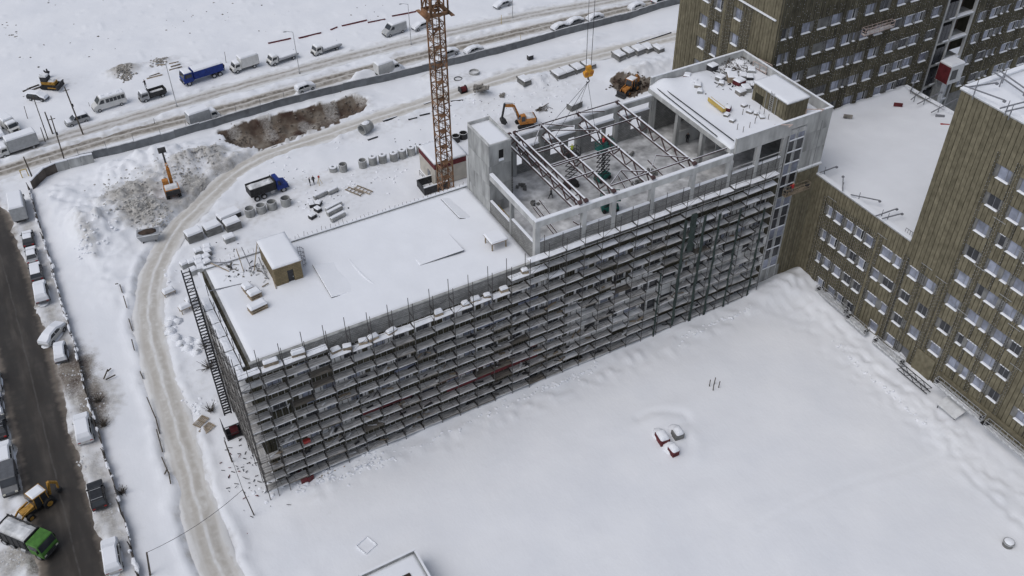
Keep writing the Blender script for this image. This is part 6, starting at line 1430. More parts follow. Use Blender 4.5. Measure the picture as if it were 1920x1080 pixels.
bars('steel_plank', ((690,264,708,258),(719,231,744,219),(766,228,782,224),(787,220,806,215),(845,192,868,190),(795,196,810,191)), .3, 'steel_dark', 'dark narrow plank lying in the open snow near the crane mast', 'plank', 'dark planks in the snow near the crane')
bars('timber_board', ((560,71,602,61),(641,49,688,39),(690,43,722,36),(735,30,780,22),(503,82,545,72),(620,56,632,51)), .35, 'red_panel', [f'dark red board half buried in the far snow field, {k}' for k in ('second from left', 'long one', 'right of the long one', 'farthest right', 'leftmost', 'small middle one')], 'board', 'red boards in the far snow field')
bars('timber_board', ((275,148,305,142),(280,145,300,140),(318,135,342,130),(322,132,340,127),(318,122,336,120),(293,125,310,124)), .25, 'wood', 'brown timber board lying by the grey rubble heap', 'board', 'timber boards by the rubble heap')
bars('timber_log', ((43,173,60,168),(52,170,75,164),(60,172,78,168)), .35, 'pole_wood', 'dark log lying beside the tracked machine', 'log', 'logs beside the tracked machine')
bars('long_pipe', ((1194,82,1258,62),), .3, 'steel_dark', 'long dark pipe lying in the snow before the dark building', 'pipe')
# slabs stacked on edge under snow
for i, (px, py, w_) in enumerate(((1047,147,2.3),(1063,139,2.1),(1082,132,2.1),(1103,126,2.3),(1160,110,2.0),(1177,103,1.8),(1196,99,2.4),(1214,95,2.0),(1233,97,1.6),(983,163,1.8))):
    g = 'left' if i < 4 else 'right'; p = gnd(px, py); t = thing('slab_stack', f'snowy slab stack, {ORD[i if i < 4 else i-4]} from the left in the {g} slab row' if i < 9 else 'single snowy grey slab left of the slab rows', 'slabs', p, R(8), f'slab stacks in the {g} row' if i < 9 else None)
    MB().box(-w_/2, w_/2, -1.3, 1.3, -.1, .55).build('slab', 'concrete_dark', t); MB().box(-w_/2+.1, w_/2, -1.2, 1.3, .57, .95).build('slab', 'concrete_dark', t); MB().frustum(-w_/2, w_/2, -1.3, 1.35, .95, -w_/2+.2, w_/2-.2, -1.0, 1.1, 1.3).build('snow_cap', 'snow', t, bevel=.08)
    m = MB(); m.bar((-w_/2-.25, -1.5, .2), (-w_/2-.25, 1.2, 1.3), .16, .3); m.build('bearer', 'concrete_dark', t)
# ================================================================== crates and pallets on the left yard
gc = 'grey block crates beside the packed track'
for px, py, w_, d_, h_, lab in ((366,450,2.6,1.9,1.5,'grey block crate leftmost beside the packed track'),(400,436,2.7,1.9,1.5,'grey block crate in the middle of three beside the packed track'),(437,428,2.6,1.8,1.5,'grey block crate rightmost of three beside the packed track')): crate(gnd(px, py), w_, d_, h_, R(8), lab, ('concrete_dark', 'snow'), group=gc, cap=.35)
crate(gnd(430, 409), 3.8, 2.0, .9, R(12), 'wide black metal bin heaped with snow beside the open rings', ('steel_dark', 'snow'), name='metal_bin', cat='bin', cap=.4, planks=False)
crate(gnd(431, 452), 1.8, 1.3, 1.0, R(6), 'small grey crate alone below the three block crates', ('concrete', 'snow'), cap=.3, planks=False)
gp_ = 'snow capped pallets by the rear corner of the low roof'
for i, (x, y) in enumerate(((1120,400),(1170,378),(1172,404),(1165,432),(1122,442),(1040,470),(1082,460),(1090,505),(1125,468),(1168,460),(1135,490))):
    crate(gnd(x/3, 340+y/3+4), 1.2, 1.1, .9, R(RND.uniform(-8, 14)), 'small snow capped pallet in the cluster by the rear roof corner', ('concrete', 'snow'), name='pallet', cat='pallet', group=gp_, cap=.3, planks=False)
gb = 'snow covered sacks left of the hoist mast'
for i, (x, y) in enumerate(((960,855),(995,888),(955,810),(1000,792),(1065,900),(1057,945),(1020,918),(1107,968),(1187,935),(970,785),(1130,905))):
    p = gnd(x/3, 340+y/3); t = thing('sack', 'lumpy snow covered sack lying left of the hoist mast', 'sack', p, 0, gb); MB().blob((0, 0, -.1), .6, .55, .6, i, 9, 4, 0, .25).build('bag', 'concrete_light', t); MB().blob((.02, .05, -.05), .8, .72, .72, i+50, 11, 4, 0, .28).build('snow_cap', 'snow', t, smooth=True)
for i, (px, py, lab) in enumerate(((362, 572, 'snow loaded trestle right of the packed track'), (349, 582, 'snow loaded low frame left of the trestle'), (318, 553, 'small snowy box alone beside the packed track'))):
    t = thing('trestle', lab, 'trestle', gnd(px, py), R(10))
    for sx in (-.8, .8):
        for sy in (-.5, .5): MB().bar((sx, sy, 0), (sx, sy, 1.1-.3*i), .1).build('leg', 'wood', t)
    MB().box(-.95, .95, -.6, .6, 1.1-.3*i, 1.2-.3*i).build('top', 'wood', t); MB().frustum(-.95, .95, -.6, .6, 1.2-.3*i, -.7, .7, -.4, .4, 1.75-.3*i).build('snow_cap', 'snow', t, bevel=.1)
for px, py, lab, a in ((378, 794, 'light wooden pallet lying left of the hoist cage, upper one of two', 35), (389, 806, 'light wooden pallet lying left of the hoist cage, lower one of two', 30)):
    t = thing('flat_pallet', lab, 'pallet', gnd(px, py), R(a))
    for k in range(6): MB().box(-1.0, 1.0, -.6+k*.22, -.47+k*.22, .12, .16).build('slat', 'wood', t)
    for x in (-.9, 0, .8): MB().box(x, x+.1, -.6, .65, .0, .12).build('bearer', 'wood', t)
for px, py, r_, lab in ((390, 652, 1.7, 'bare twiggy brushwood beside the hoist mast'), (392, 690, 1.6, 'bent steel wire bundle left of the hoist mast'), (396, 772, .9, 'dark bristly bush shaped pile by the wooden pallets'), (185, 755, .8, 'thin bare shrub behind the street fence'), (195, 800, 1.1, 'wider bare shrub behind the street fence'), (230, 925, .8, 'small bare shrub low behind the street fence')):
    p = gnd(px, py); m = MB(); q = random.Random(px)
    for k in range(46): a = q.uniform(0, 6.28); s0 = Vector((q.uniform(-.3, .3), q.uniform(-.3, .3), 0)); m.bar(s0, s0+Vector((math.cos(a)*r_*q.uniform(.3, 1), math.sin(a)*r_*q.uniform(.3, 1), q.uniform(.3, 1.3))), .035)
    tag(m.build('brushwood', 'twig', None, loc=p), lab, 'brushwood')
# yard behind: pipes, frames, piles near the blue truck
for i, (x, y, L_) in enumerate(((680,190,3.2),(685,212,3.0),(703,245,2.8),(675,100,2.0),(605,125,2.6))):
    p = gnd(400+x/3, 330+y/3); t = thing('snowy_pipe', 'grey pipe under snow in the stack behind the low roof', 'pipe', p, R(15), 'grey pipes behind the low roof'); MB().tube((-L_/2, 0, .4), (L_/2, 0, .4), .42, 12).build('pipe', 'concrete', t); MB().box(-L_/2, L_/2, -.3, .3, .72, .95).build('snow_cap', 'snow', t, bevel=.08)
for i, (x, y) in enumerate(((560,240),(595,172),(555,175),(590,205))): crate(gnd(400+x/3, 330+y/3), 1.2, .9, .7, R(20+30*i), 'dark broken crate by the grey pipes behind the low roof', ('steel_dark', 'snow'), group='dark crates by the grey pipes', cap=.15)
for i, (x, y) in enumerate(((795,95),(845,85))):
    p = gnd(400+x/3, 330+y/3); t = thing('rusty_ladder', ('left' if i == 0 else 'right')+' one of two rusty ladder frames lying in the snow behind the low roof', 'ladder', p, R(-62))
    for s in (-.45, .45): MB().bar((-1.8, s, .2), (1.8, s, .2), .14).build('rail', 'wood', t)
    for k in range(5): MB().bar((-1.6+k*.8, -.45, .2), (-1.6+k*.8, .45, .2), .1).build('rung', 'wood', t)
tp_ = thing('tripod', 'small survey tripod by the two people near the concrete rings', 'tripod', gnd(600, 348))
for k in range(3): a = k*2.1; MB().bar((math.cos(a)*.5, math.sin(a)*.5, 0), (0, 0, 1.5), .06).build('leg', 'yellow_wood', tp_)
MB().box(-.15, .15, -.15, .15, 1.5, 1.8).build('head', 'red_paint', tp_)
for px, py, lab in ((1077, 203, 'dark grey snow topped block behind the hall rear wall'),): crate(gnd(px, py), 3.0, 1.6, 1.3, R(12), lab, ('concrete_dark', 'snow'), name='transformer_box', cat='box', cap=.2, planks=False)
crate(gnd(994, 112), 1.2, 1.0, 1.1, 0, 'small black box standing in the snow before the grey fence', ('steel_dark', 'snow'), name='black_box', cat='box', cap=.1, planks=False)
wr = thing('winch', 'rusty red drum with cable by the well mouth behind the crane', 'winch', gnd(868, 172)); MB().tube((-.6, 0, .7), (.6, 0, .7), .6, 12).build('drum', 'red_panel', wr); MB().box(-.8, .8, -.8, .8, 0, .2).build('frame', 'steel_dark', wr)
for x in (-.7, .7): MB().tube((x-.05, 0, .7), (x+.05, 0, .7), .8, 12).build('flange', 'steel_dark', wr)
tag(MB().ring((0, 0), .9, .75, 0, .15, 16).build('manhole_lid', 'steel_dark', None, loc=gnd(859, 150)), 'black round lid lying in the snow near the well mouth', 'lid')
hp2 = MB(); q = random.Random(9)
for k in range(26): hp2.bar((q.uniform(-1.6, 1.6), q.uniform(-1, 1), q.uniform(0, .8)), (q.uniform(-1.8, 1.8), q.uniform(-1.2, 1.2), q.uniform(.2, 1.5)), q.uniform(.12, .4))
tag(hp2.build('debris_heap', 'rubble', None, loc=gnd(901, 182)), 'grey heap of broken debris in open snow right of the crane mast', 'debris')
hp3 = MB()
for k in range(20): hp3.bar((q.uniform(-1.6, 1.6), q.uniform(-1, 1), .1), (q.uniform(-1.8, 1.8), q.uniform(-1.2, 1.2), q.uniform(.2, .8)), q.uniform(.05, .12))
tag(hp3.build('wire_heap', 'twig', None, loc=gnd(1018, 207)), 'tangled heap of wire and sticks behind the hall rear wall', 'debris'); o = link('debris_heap', hp2.mesh('debris_heap', 'rubble'), None, gnd(941, 182), 1.0); o.scale = (.5, .5, .5); tag(o, 'small snowy debris heap right of the grey debris heap', 'debris')
# site hut with red band next to the crane
sh = thing('site_hut', 'cream site hut with a dark red band next to the crane base', 'hut', (48.9, 52.3, hz(48.9, 52.3)), 0)
MB().box(-3.2, 3.2, -3.3, 3.3, 0, 3.6).build('wall', 'cream_wall', sh); MB().box(-3.25, 3.25, -3.35, 3.35, 3.6, 4.7).build('red_band', 'red_panel', sh); MB().box(-3.3, 3.3, -3.4, 3.4, 4.7, 4.85).build('roof', 'zinc', sh)
snow_sheet('roof_snow', sh, -3.25, 3.25, -3.35, 3.35, 5.05, bump=.06, step=.5, edge=.1, zb=4.85, seed=15); MB().box(-3.3, -3.2, -1.2, -.2, 0, 2.1).build('door', 'frame_grey', sh)
rr_ = MB()
for y in (-3, -1.5, 0, 1.5): rr_.bar((-4.2, y, 0), (-4.2, y, 1.1), .05)
rr_.bar((-4.2, -3, 1.1), (-4.2, 1.5, 1.1), .05).bar((-4.2, -3, .6), (-4.2, 1.5, .6), .05); rr_.build('railing', 'steel_dark', sh)
tb = thing('trench_box', 'dark open steel box with snowy rims at the foot of the crane', 'box', gnd(812, 351), R(0))
for y in (-1.5, 1.5): MB().box(-2.4, 2.4, y-.12, y+.12, 0, 1.5).build('side', 'steel_dark', tb); MB().box(-2.4, 2.4, y-.12, y+.12, 1.5, 1.6).build('snow_rim', 'snow', tb)
for x in (-2.3, 2.3): MB().box(x-.1, x+.1, -1.38, 1.38, 0, 1.4).build('end', 'steel_dark', tb)
# ================================================================== courtyard things
for i, (px, py, rz, lab, mt) in enumerate(((1241, 826, 28, 'dark red snow capped crate, left one of three in the courtyard', 'red_panel'), (1270, 818, 30, 'grey snow capped crate, right one of three in the courtyard', 'concrete_dark'), (1262, 850, 35, 'dark red snow capped crate, lowest of three in the courtyard', 'red_panel'))):
    t = crate(gnd(px, py), 1.3 if i != 2 else 1.0, 1.9 if i == 0 else 1.3, .95, R(rz-36), lab, (mt, 'snow'), group='three crates in the courtyard', cap=.0, planks=True); m = MB(); wx, wy = (.8, 1.0) if i == 0 else (.7, .8); m.frustum(-wx*.92, wx*.92, -wy, wy, .93, -wx*.5, wx*.5, -wy*.6, wy*.6, 1.6); m.build('snow_cap', 'snow', t, bevel=.25); MB().blob((.2, .9, -.1), 1.0, 1.3, .8, i+9, 14, 4, 0, .1).build('snow_drift', 'snow', t, smooth=True)
    d = thing  # drift ring
hc = thing('round_hatch', 'round grey vent with a snow cap in the lower right courtyard', 'vent', gnd(1889, 1022)); MB().ring((0, 0), .62, .5, -.1, .75, 18).build('wall', 'concrete_dark', hc); MB().blob((0, 0, .7), .6, .6, .3, 4, 14, 4, 0, .05).build('snow_cap', 'snow', hc, smooth=True); MB().ring((0, 0), .68, .6, .6, .7, 18).build('rim', 'zinc', hc)
pA, pB, pC = at(672, 1077, 3.2), at(778, 1027, 3.2), at(812, 1080, 3.2)
ang = math.atan2((pB-pA).y, (pB-pA).x); cw = (pB-pA).length
ct = thing('concrete_shaft', 'square white topped concrete shaft house cut by the bottom photo edge', 'shaft', (pB.x, pB.y, hz(pB.x, pB.y)), ang); dd_ = 7.0; zt_ = 3.2-hz(pB.x, pB.y)
for (x0, x1, y0, y1) in ((-cw, 0, -.3, 0), (-cw, -cw+.3, -dd_, -.31), (-.3, 0, -dd_, -.31), (-cw+.31, -.31, -dd_, -dd_+.3)):
    MB().box(x0, x1, y0, y1, -.4, zt_-.08).build('wall', 'concrete', ct); MB().box(x0+.02, x1-.02, y0+.02, y1-.02, zt_-.08, zt_).build('wall_snow', 'snow', ct)
MB().box(-cw+.31, -.31, -dd_+.31, -.31, zt_-1.0, zt_-.75).build('slab', 'concrete', ct); snow_sheet('roof_snow', ct, -cw+.31, -.31, -dd_+.31, -.31, zt_-.42, bump=.06, step=.4, edge=.1, zb=zt_-.75, seed=60)
MB().box(-2.9, -1.9, -3.4, -2.5, zt_-.5, zt_-.28).build('hatch', 'earth', ct)
sq = thing('ground_frame', 'small square frame rim half buried in the courtyard snow', 'frame', gnd(687, 1023), R(20))
for (x0, x1, y0, y1) in ((-.9, .9, .8, .95), (-.9, .9, -.95, -.8), (-.95, -.8, -.79, .79), (.8, .95, -.79, .79)): MB().box(x0, x1, y0, y1, -.3, .16).build('side', 'snow', sq, bevel=.06)
# ================================================================== hanging cradles
def cradle(loc, L, ang, label, mt='zinc', snow=True, wires=0.0, group='facade cradles on the courtyard side'):
    t = thing('facade_cradle', label, 'cradle', loc, ang, group); MB().box(-L/2, L/2, -.35, .35, 0, .12).build('platform', mt, t)
    m = MB(); n = max(3, int(L/1.0))
    for y in (-.35, .35):
        for k in range(n+1): x = -L/2+k*L/n; m.bar((x, y, .1), (x, y, 1.15), .05)
        for z in (.6, 1.15): m.bar((-L/2, y, z), (L/2, y, z), .06)
        for k in range(n): x = -L/2+k*L/n; m.bar((x, y, .15), (x+L/n, y, .6), .035)
    for x in (-L/2, L/2):
        for z in (.6, 1.15): m.bar((x, -.35, z), (x, .35, z), .06)
    m.build('railing', mt, t)
    if snow: MB().frustum(-L/2+.05, L/2-.05, -.32, .32, .125, -L/2+.2, L/2-.2, -.2, .2, .35).build('snow_bed', 'snow_dusty', t)
    for s in (-1, 1):
        MB().box(s*(L/2-.25)-.15, s*(L/2-.25)+.15, -.3, .3, .3, .8).build('hoist_motor', 'dark_machine', t)
        if wires: MB().tube((s*(L/2-.2), 0, 1.1), (s*(L/2-.2), 0, wires), .02, 4).build('wire', 'steel_dark', t)
    return t
cradle((84.6, -9.6, 1.0), 6.4, math.pi/2, 'pale cradle at the wall foot nearest the courtyard corner'); cradle((84.4, -15.2, .6), 4.2, math.pi/2, 'pale cradle second from the courtyard corner'); cradle((84.4, -21.6, .5), 5.6, math.pi/2, 'pale cradle third from the courtyard corner')
cradle((84.2, -34.0, 2.2), 8.0, math.pi/2, 'long pale cradle left of two near the right photo edge', 'zinc'); cradle((84.3, -42.0, 1.9), 7.0, math.pi/2, 'long pale cradle right of two near the right photo edge', 'zinc')
cradle((107.5, BY-1.0, 30.3), 6.2, 0, 'pink cradle hanging high on the dark rear building', 'pink_paint', wires=7.5, group=None); cradle((81.2, -.9, 17.4), 4.6, 0, 'pale cradle with a worker hanging before the tall glazed strip', 'wood', False, wires=11.5, group=None)
person((80.4, -.9, 17.52), 1.6, 'work', 'p_red', 'worker in red jacket in the cradle before the glazed strip')
bt = thing('steel_truss', 'black lattice truss lying at the foot of the insulated wall', 'truss', (83.6, -27.2, .3), math.pi/2)
for y in (-.35, .35):
    for z in (.2, 1.0): MB().bar((-2.8, y, z), (2.8, y, z), .09).build('chord', 'steel_dark', bt)
    for k in range(7): MB().bar((-2.8+k*.8, y, .2 if k % 2 else 1.0), (-2.0+k*.8, y, 1.0 if k % 2 else .2), .06).build('brace', 'steel_dark', bt)
pn = thing('porch_roof', 'pale sheet leaning over a doorway at the foot of the insulated wall', 'canopy', (83.6, -33.8, .0), 0); MB().hexa([(-1.0,-1.6,.9),(1.2,-1.6,1.5),(1.2,1.6,1.5),(-1.0,1.6,.9),(-1.0,-1.6,1.0),(1.2,-1.6,1.6),(1.2,1.6,1.6),(-1.0,1.6,1.0)]).build('sheet', 'frame_white', pn)
for y in (-1.4, 1.4): MB().bar((-.8, y, -.2), (-.8, y, .9), .08).build('leg', 'steel_dark', pn)
# hoist cabin on the rear building
hcab = thing('hoist_cabin', 'white and dark red hoist cabin at the foot of the open stair bay', 'hoist cabin', (kx(123.6), BY-2.2, 17.0))
MB().box(-1.6, 1.6, -1.3, 1.3, 0, 3.4).build('body', 'frame_white', hcab); MB().box(-1.64, -1.6, -1.25, 1.25, .1, 3.2).build('red_side', 'red_panel', hcab); MB().box(-1.2, .2, -1.35, -1.3, .8, 2.6).build('window', 'pane_dark', hcab); MB().frustum(-1.6, 1.6, -1.3, 1.3, 3.4, -1.4, 1.4, -1.1, 1.1, 3.7).build('roof_snow', 'snow', hcab); MB().box(-.6, .6, .3, 1.5, -8, 0).build('mast', 'zinc', hcab)
# ================================================================== outriggers on the roofs
def outrigger(a, b, z0, label, group, legs=True):
    p, q = Vector(a), Vector(b); t = thing('outrigger_beam', label, 'outrigger', p, 0, group); MB().bar((0, 0, 0), q-p, .13).build('beam', 'frame_grey', t)
    e = (q-p)
    for f in ((.3,) if legs is True else (.2, .6)): MB().bar(e*f, Vector((e.x*f, e.y*f, z0-p.z)) if False else e*f-Vector((0, 0, 1.3)), .1).build('leg', 'frame_grey', t)
    MB().box(e.x-.15, e.x+.15, e.y-.15, e.y+.15, e.z-.25, e.z-.02).build('counterweight', 'frame_grey', t); MB().bar(e*.3-Vector((0, 0, 0)), e*.3+Vector((0, 0, .7)), .07).build('mast', 'frame_grey', t)
def lab_out(i, roof): return f'grey outrigger beam on the {roof}, number {i}'
def P2(px, py, z): v = at(px, py, z); return (v.x, v.y, z)
go = 'outrigger beams on the low right roof'
for i, (a, b, c, d, lab) in enumerate(((1537,324,1569,312,'outrigger beam at the inner corner of the low right roof'),(1580,358,1581,330,'outrigger beam next to the inner corner on the low right roof'),(1595,365,1650,376,'long outrigger beam halfway along the front edge of the low right roof'),(1642,405,1682,391,'upper one of two parallel outrigger beams near the tall block'),(1654,410,1692,400,'lower one of two parallel outrigger beams near the tall block'))):
    outrigger(P2(a, b, 19.2), P2(c, d, 19.0), 17.7, lab, go)
for i, (a, b, c, d, lab) in enumerate(((1707,172,1716,151,'outrigger beam nearest the far left corner of the low right roof'),(1708,187,1735,165,'second outrigger beam from the far corner of the low right roof'),(1720,195,1766,172,'third outrigger beam from the far corner of the low right roof'),(1746,211,1795,185,'outrigger beam on the far roof edge nearest the tall block'))): outrigger(P2(a, b, 17.6), P2(c, d, 17.8), 16.4, lab, go)
for i, (a, b, c, d, lab) in enumerate(((1806,160,1884,188,'outrigger beam at the corner of the tall roof'),(1815,163,1870,155,'thin outrigger beam along the far edge of the tall roof'),(1862,134,1922,176,'left one of two parallel long beams on the tall roof'),(1868,128,1925,168,'right one of two parallel long beams on the tall roof'),(1875,203,1925,190,'upper beam near the courtyard edge of the tall roof'),(1885,209,1925,200,'lower beam near the courtyard edge of the tall roof'))): outrigger(P2(a, b, 42.9), P2(c, d, 42.7), 41.6, lab, 'outrigger beams on the tall roof')
for i, (px, py, mt, lab) in enumerate(((1684,197,'red_panel','dark red plank lying on the low right roof near its far side'),(1771,236,'red_paint','red plank lying on the low right roof beside the tall block'),(1673,362,'steel_dark','dark short plank on the middle of the low right roof'),(1762,219,'frame_grey','grey angle bar on the low right roof beside the tall block'),(1590,219,'rubble','small debris lump on the low right roof near the high parapet'))):
    v = at(px, py, 17.0); tag(MB().box(-.7, .7, -.15, .15, -.2, .35).build('loose_plank', mt, None, loc=v, rz=-.7), lab, 'plank')
rl2 = thing('roof_railing', 'bent pipe railing at the front roof corner beside the tall block', 'railing', (XE+.6, -LB+1.0, 18.2))
for k in range(5): MB().bar((0, -.8+k*.4, 0), (0, -.8+k*.4, 1.1), .05).build('post', 'frame_grey', rl2)
MB().bar((0, -.8, 1.1), (0, .8, 1.1), .06).build('rail', 'frame_grey', rl2)
# ================================================================== low roof things
ZS = 21.12
def board_under_snow(poly, h, label, edge='steel_dark', name='covered_sheet'):
    """sheet lying on the roof, one edge raised, snow on top: poly of four (x,y,zlift)"""
    c = sum((Vector((p[0], p[1], 0)) for p in poly), Vector())/len(poly); t = thing(name, label, 'sheet', (c.x, c.y, ZS), 0)
    b = [(p[0]-c.x, p[1]-c.y, p[2]-.05) for p in poly]; m = [(p[0]-c.x, p[1]-c.y, p[2]+.02) for p in poly]; MB().hexa(b+m).build('sheet', edge, t)
    b2 = [(p[0]-c.x, p[1]-c.y, p[2]+.025) for p in poly]; m2 = [((p[0]-c.x)*.97, (p[1]-c.y)*.97, p[2]+h) for p in poly]; MB().hexa(b2+m2).build('snow_cover', 'snow', t, bevel=.05)
board_under_snow([(12.3, 6.2, .05), (17.2, 6.0, -.34), (17.4, 12.0, -.34), (12.4, 13.2, .2)], .17, 'snow covered sheet with lifted left edge beside the roof hut')
board_under_snow([(24.4, 6.5, .02), (30.6, 6.2, .3), (30.7, 12.4, -.26), (24.2, 12.6, -.4)], .17, 'large snow covered sheet with a dark raised front edge on the low roof')
board_under_snow([(33.2, 12.8, .22), (35.4, 12.2, -.3), (35.2, 17.9, -.34), (33.0, 18.2, .1)], .17, 'narrow snow covered sheet tilted near the concrete stair tower')
tn = thing('work_table', 'snow topped wooden table standing on the low roof before the hall', 'table', (34.9, 5.6, ZS), R(0))
for sx in (-1.0, 1.0):
    for sy in (-.95, .95): MB().bar((sx, sy, -.2), (sx, sy, 1.15), .14).build('leg', 'wood', tn)
for sy in (-.95, .95): MB().bar((-1.0, sy, 1.0), (1.0, sy, 1.0), .1).build('brace', 'wood', tn)
MB().box(-1.2, 1.2, -1.2, 1.2, 1.15, 1.25).build('top', 'wood', tn); MB().frustum(-1.22, 1.22, -1.22, 1.22, 1.25, -1.1, 1.1, -1.1, 1.1, 1.5).build('snow_cap', 'snow', tn, bevel=.05)
for i, (px, py, w_, lab) in enumerate(((478, 556, 1.5, 'snow capped stack of dark boards, upper one on the low roof corner'), (484, 580, 2.2, 'snow capped stack of dark boards, lower and longer one on the low roof corner'), (465, 545, 1.1, 'small snowy pallet behind the two board stacks'))):
    v = at(px, py, ZS); t = thing('board_stack', lab, 'boards', v, R(10))
    for k in range(3):
        MB().box(-w_/2, w_/2, -.6, .6, .02+k*.3, .14+k*.3).build('board', 'wood', t); MB().box(-w_/2+.1, -w_/2+.3, -.55, .55, .141+k*.3, .299+k*.3).box(w_/2-.3, w_/2-.1, -.55, .55, .141+k*.3, .299+k*.3).build('spacer', 'wood', t)
    MB().frustum(-w_/2-.05, w_/2+.05, -.65, .65, .75, -w_/2+.15, w_/2-.15, -.45, .45, 1.1).build('snow_cap', 'snow', t, bevel=.06)
q = random.Random(5)
for i, (a, b, c, d, za, zb) in enumerate(((395,497,436,501,.4,.8),(397,500,430,512,.6,.3),(393,548,466,533,.2,.3),(448,487,460,518,1.8,0),(458,485,474,510,1.9,0),(488,482,477,510,2.3,.2),(490,510,504,525,.2,.2),(510,518,518,542,.2,.1),(488,496,500,520,1.2,.1),(492,540,504,533,.2,.2))):
    p, r_ = at(a, b, ZS), at(c, d, ZS); m = MB(); m.bar(Vector((0, 0, za)), r_-p+Vector((0, 0, zb)), .1); tag(m.build('loose_pole', 'wood' if i % 2 else 'frame_grey', None, loc=p), 'thin loose pole leaning in the clutter left of the roof hut', 'pole', 'loose poles left of the roof hut')
cl = MB()
for k in range(60):
    v = at(q.uniform(425, 500), q.uniform(495, 530), ZS); s_ = q.uniform(.12, .35); cl.bar(v+Vector((0, 0, q.uniform(0, .3))), v+Vector((q.uniform(-.6, .6), q.uniform(-.6, .6), q.uniform(.1, .6))), s_*.6, s_*.5, q.choice([0, 1, 1, 2]))
tag(cl.build('roof_rubble', ['steel_dark', 'snow_dusty', 'rubble']), 'grey rubble and scraps scattered left of the roof hut', 'rubble', kind='stuff')
cgr = thing('cage_ladder', 'round wire ladder cage on the side of the roof hut', 'cage', (11.4, 14.2, ZS))
for k in range(7):
    a0 = R(-100+k*33); MB().bar((math.cos(a0)*.5, math.sin(a0)*.7, .1), (math.cos(a0)*.5, math.sin(a0)*.7, 2.4), .04).build('bar', 'frame_grey', cgr)
for z in (.4, 1.0, 1.6, 2.3):
    m = MB()
    for k in range(6): a0, a1 = R(-100+k*33), R(-67+k*33); m.bar((math.cos(a0)*.5, math.sin(a0)*.7, z), (math.cos(a1)*.5, math.sin(a1)*.7, z), .05)
    m.build('hoop', 'frame_grey', cgr)
rbm = MB()
for k in range(60): x = .5+k*.62; rbm.bar((x, DEP-.2+q.uniform(-.1, .1), 21.2), (x+q.uniform(-.15, .15), DEP-.2, 21.4+q.uniform(.15, .7)), .035)
tag(rbm.build('rebar_stubs', 'twig'), 'row of thin rebar stubs along the rear edge of the low roof', 'rebar', kind='stuff')
# ================================================================== high roof clutter
ZH = 28.55
yb = beam('yellow_beam', P2(1330, 185, ZH+.5), P2(1358, 207, ZH+.5), .55, 'yellow timber beam lying in the snow of the high roof', ('yellow_wood', 'snow'), 'beam', None); crate(P2(1364, 208, ZH-.1), 1.0, .8, .7, .6, 'small rusty crate at the end of the yellow beam', ('red_panel', 'snow'), cap=.15)
gh = 'snowy boxes and bundles heaped on the high roof'
boxes = [(1288,148,'red_panel',1.0),(1302,158,'concrete_dark',.9),(1308,165,'rubble',1.0),(1335,131,'steel_dark',1.2),(1350,152,'concrete_dark',1.1),(1372,152,'wood',1.5),(1385,160,'red_panel',1.3),(1392,148,'concrete_dark',1.1),(1405,150,'steel_dark',1.0),(1398,172,'concrete',1.2),(1388,178,'rubble',1.1),(1412,165,'concrete_dark',1.0),(1408,138,'concrete',1.1),(1365,140,'concrete_dark',1.0),(1352,160,'rubble',.8),(1312,175,'concrete',.8)]
for i, (px, py, mt, w_) in enumerate(boxes):
    crate(P2(px, py, ZH-.1), w_*1.15, w_, w_*.7, q.uniform(0, 1.5), 'dark red snowy box standing apart at the left of the high roof heap' if i == 0 else 'snowy box in the heap left of the olive roof cabin', (mt, 'snow'), name='snowy_box', cat='box', group=gh, cap=.22, planks=(i % 2 == 0))
br = MB()
for k in range(90): v = at(q.uniform(1352, 1405), q.uniform(112, 140), ZH); br.bar(v+Vector((0, 0, q.uniform(0, .5))), v+Vector((q.uniform(-1.3, 1.3), q.uniform(-1.3, 1.3), q.uniform(.1, .9))), .05)
tag(br.build('wire_tangle', 'twig'), 'tangle of thin rods and branches in the rear corner of the high roof', 'rods', kind='stuff')
pf = thing('platform_frame', 'pale steel platform frame by the right parapet of the high roof', 'frame', P2(1428, 132, ZH), R(-82))
for sx in (-1.3, 0, 1.3):
    for sy in (-.6, .6): MB().bar((sx, sy, 0), (sx, sy, 1.2), .09).build('post', 'pink_paint', pf)
for z in (.3, 1.2):
    for sy in (-.6, .6): MB().bar((-1.3, sy, z), (1.3, sy, z), .09).build('rail', 'pink_paint', pf)
MB().box(-1.3, 1.3, -.6, .6, .3, .38).build('deck', 'snow_dusty', pf)
for i, (px, py) in enumerate(((1392,215),(1404,208),(1382,243),(1393,248),(1405,240),(1418,222),(1432,215),(1440,225),(1425,205),(1415,232))):
    m = MB(); m.bar((0, 0, -.2), (0, 0, .95), .06); tag(m.build('rebar_stub', 'twig', None, loc=P2(px, py, ZH-.1)), 'short upright rebar stub in the snow of the high roof front', 'rebar', 'rebar stubs on the high roof')
for i, (a, b, c, d) in enumerate(((1226,152,1376,264),(1232,166,1345,256))): beam('roof_pipe', P2(a, b, ZH+.15), P2(c, d, ZH+.15), .1, ('outer' if i else 'inner')+' one of two thin pipes lying along the left edge of the high roof', ('steel_dark', 'steel_dark'), 'pipe', 'pipes along the high roof edge')
for i, (px, py) in enumerate(((1373,228),(1362,218),(1395,200),(1405,212),(1418,215),(1428,222))): crate(P2(px, py, ZH-.15), .9, .7, .4, q.uniform(0, 2), 'low snowy scrap bundle before the olive roof cabin', ('rubble', 'snow'), name='scrap_bundle', cat='scrap', group='scrap bundles before the roof cabin', cap=.15, planks=False)
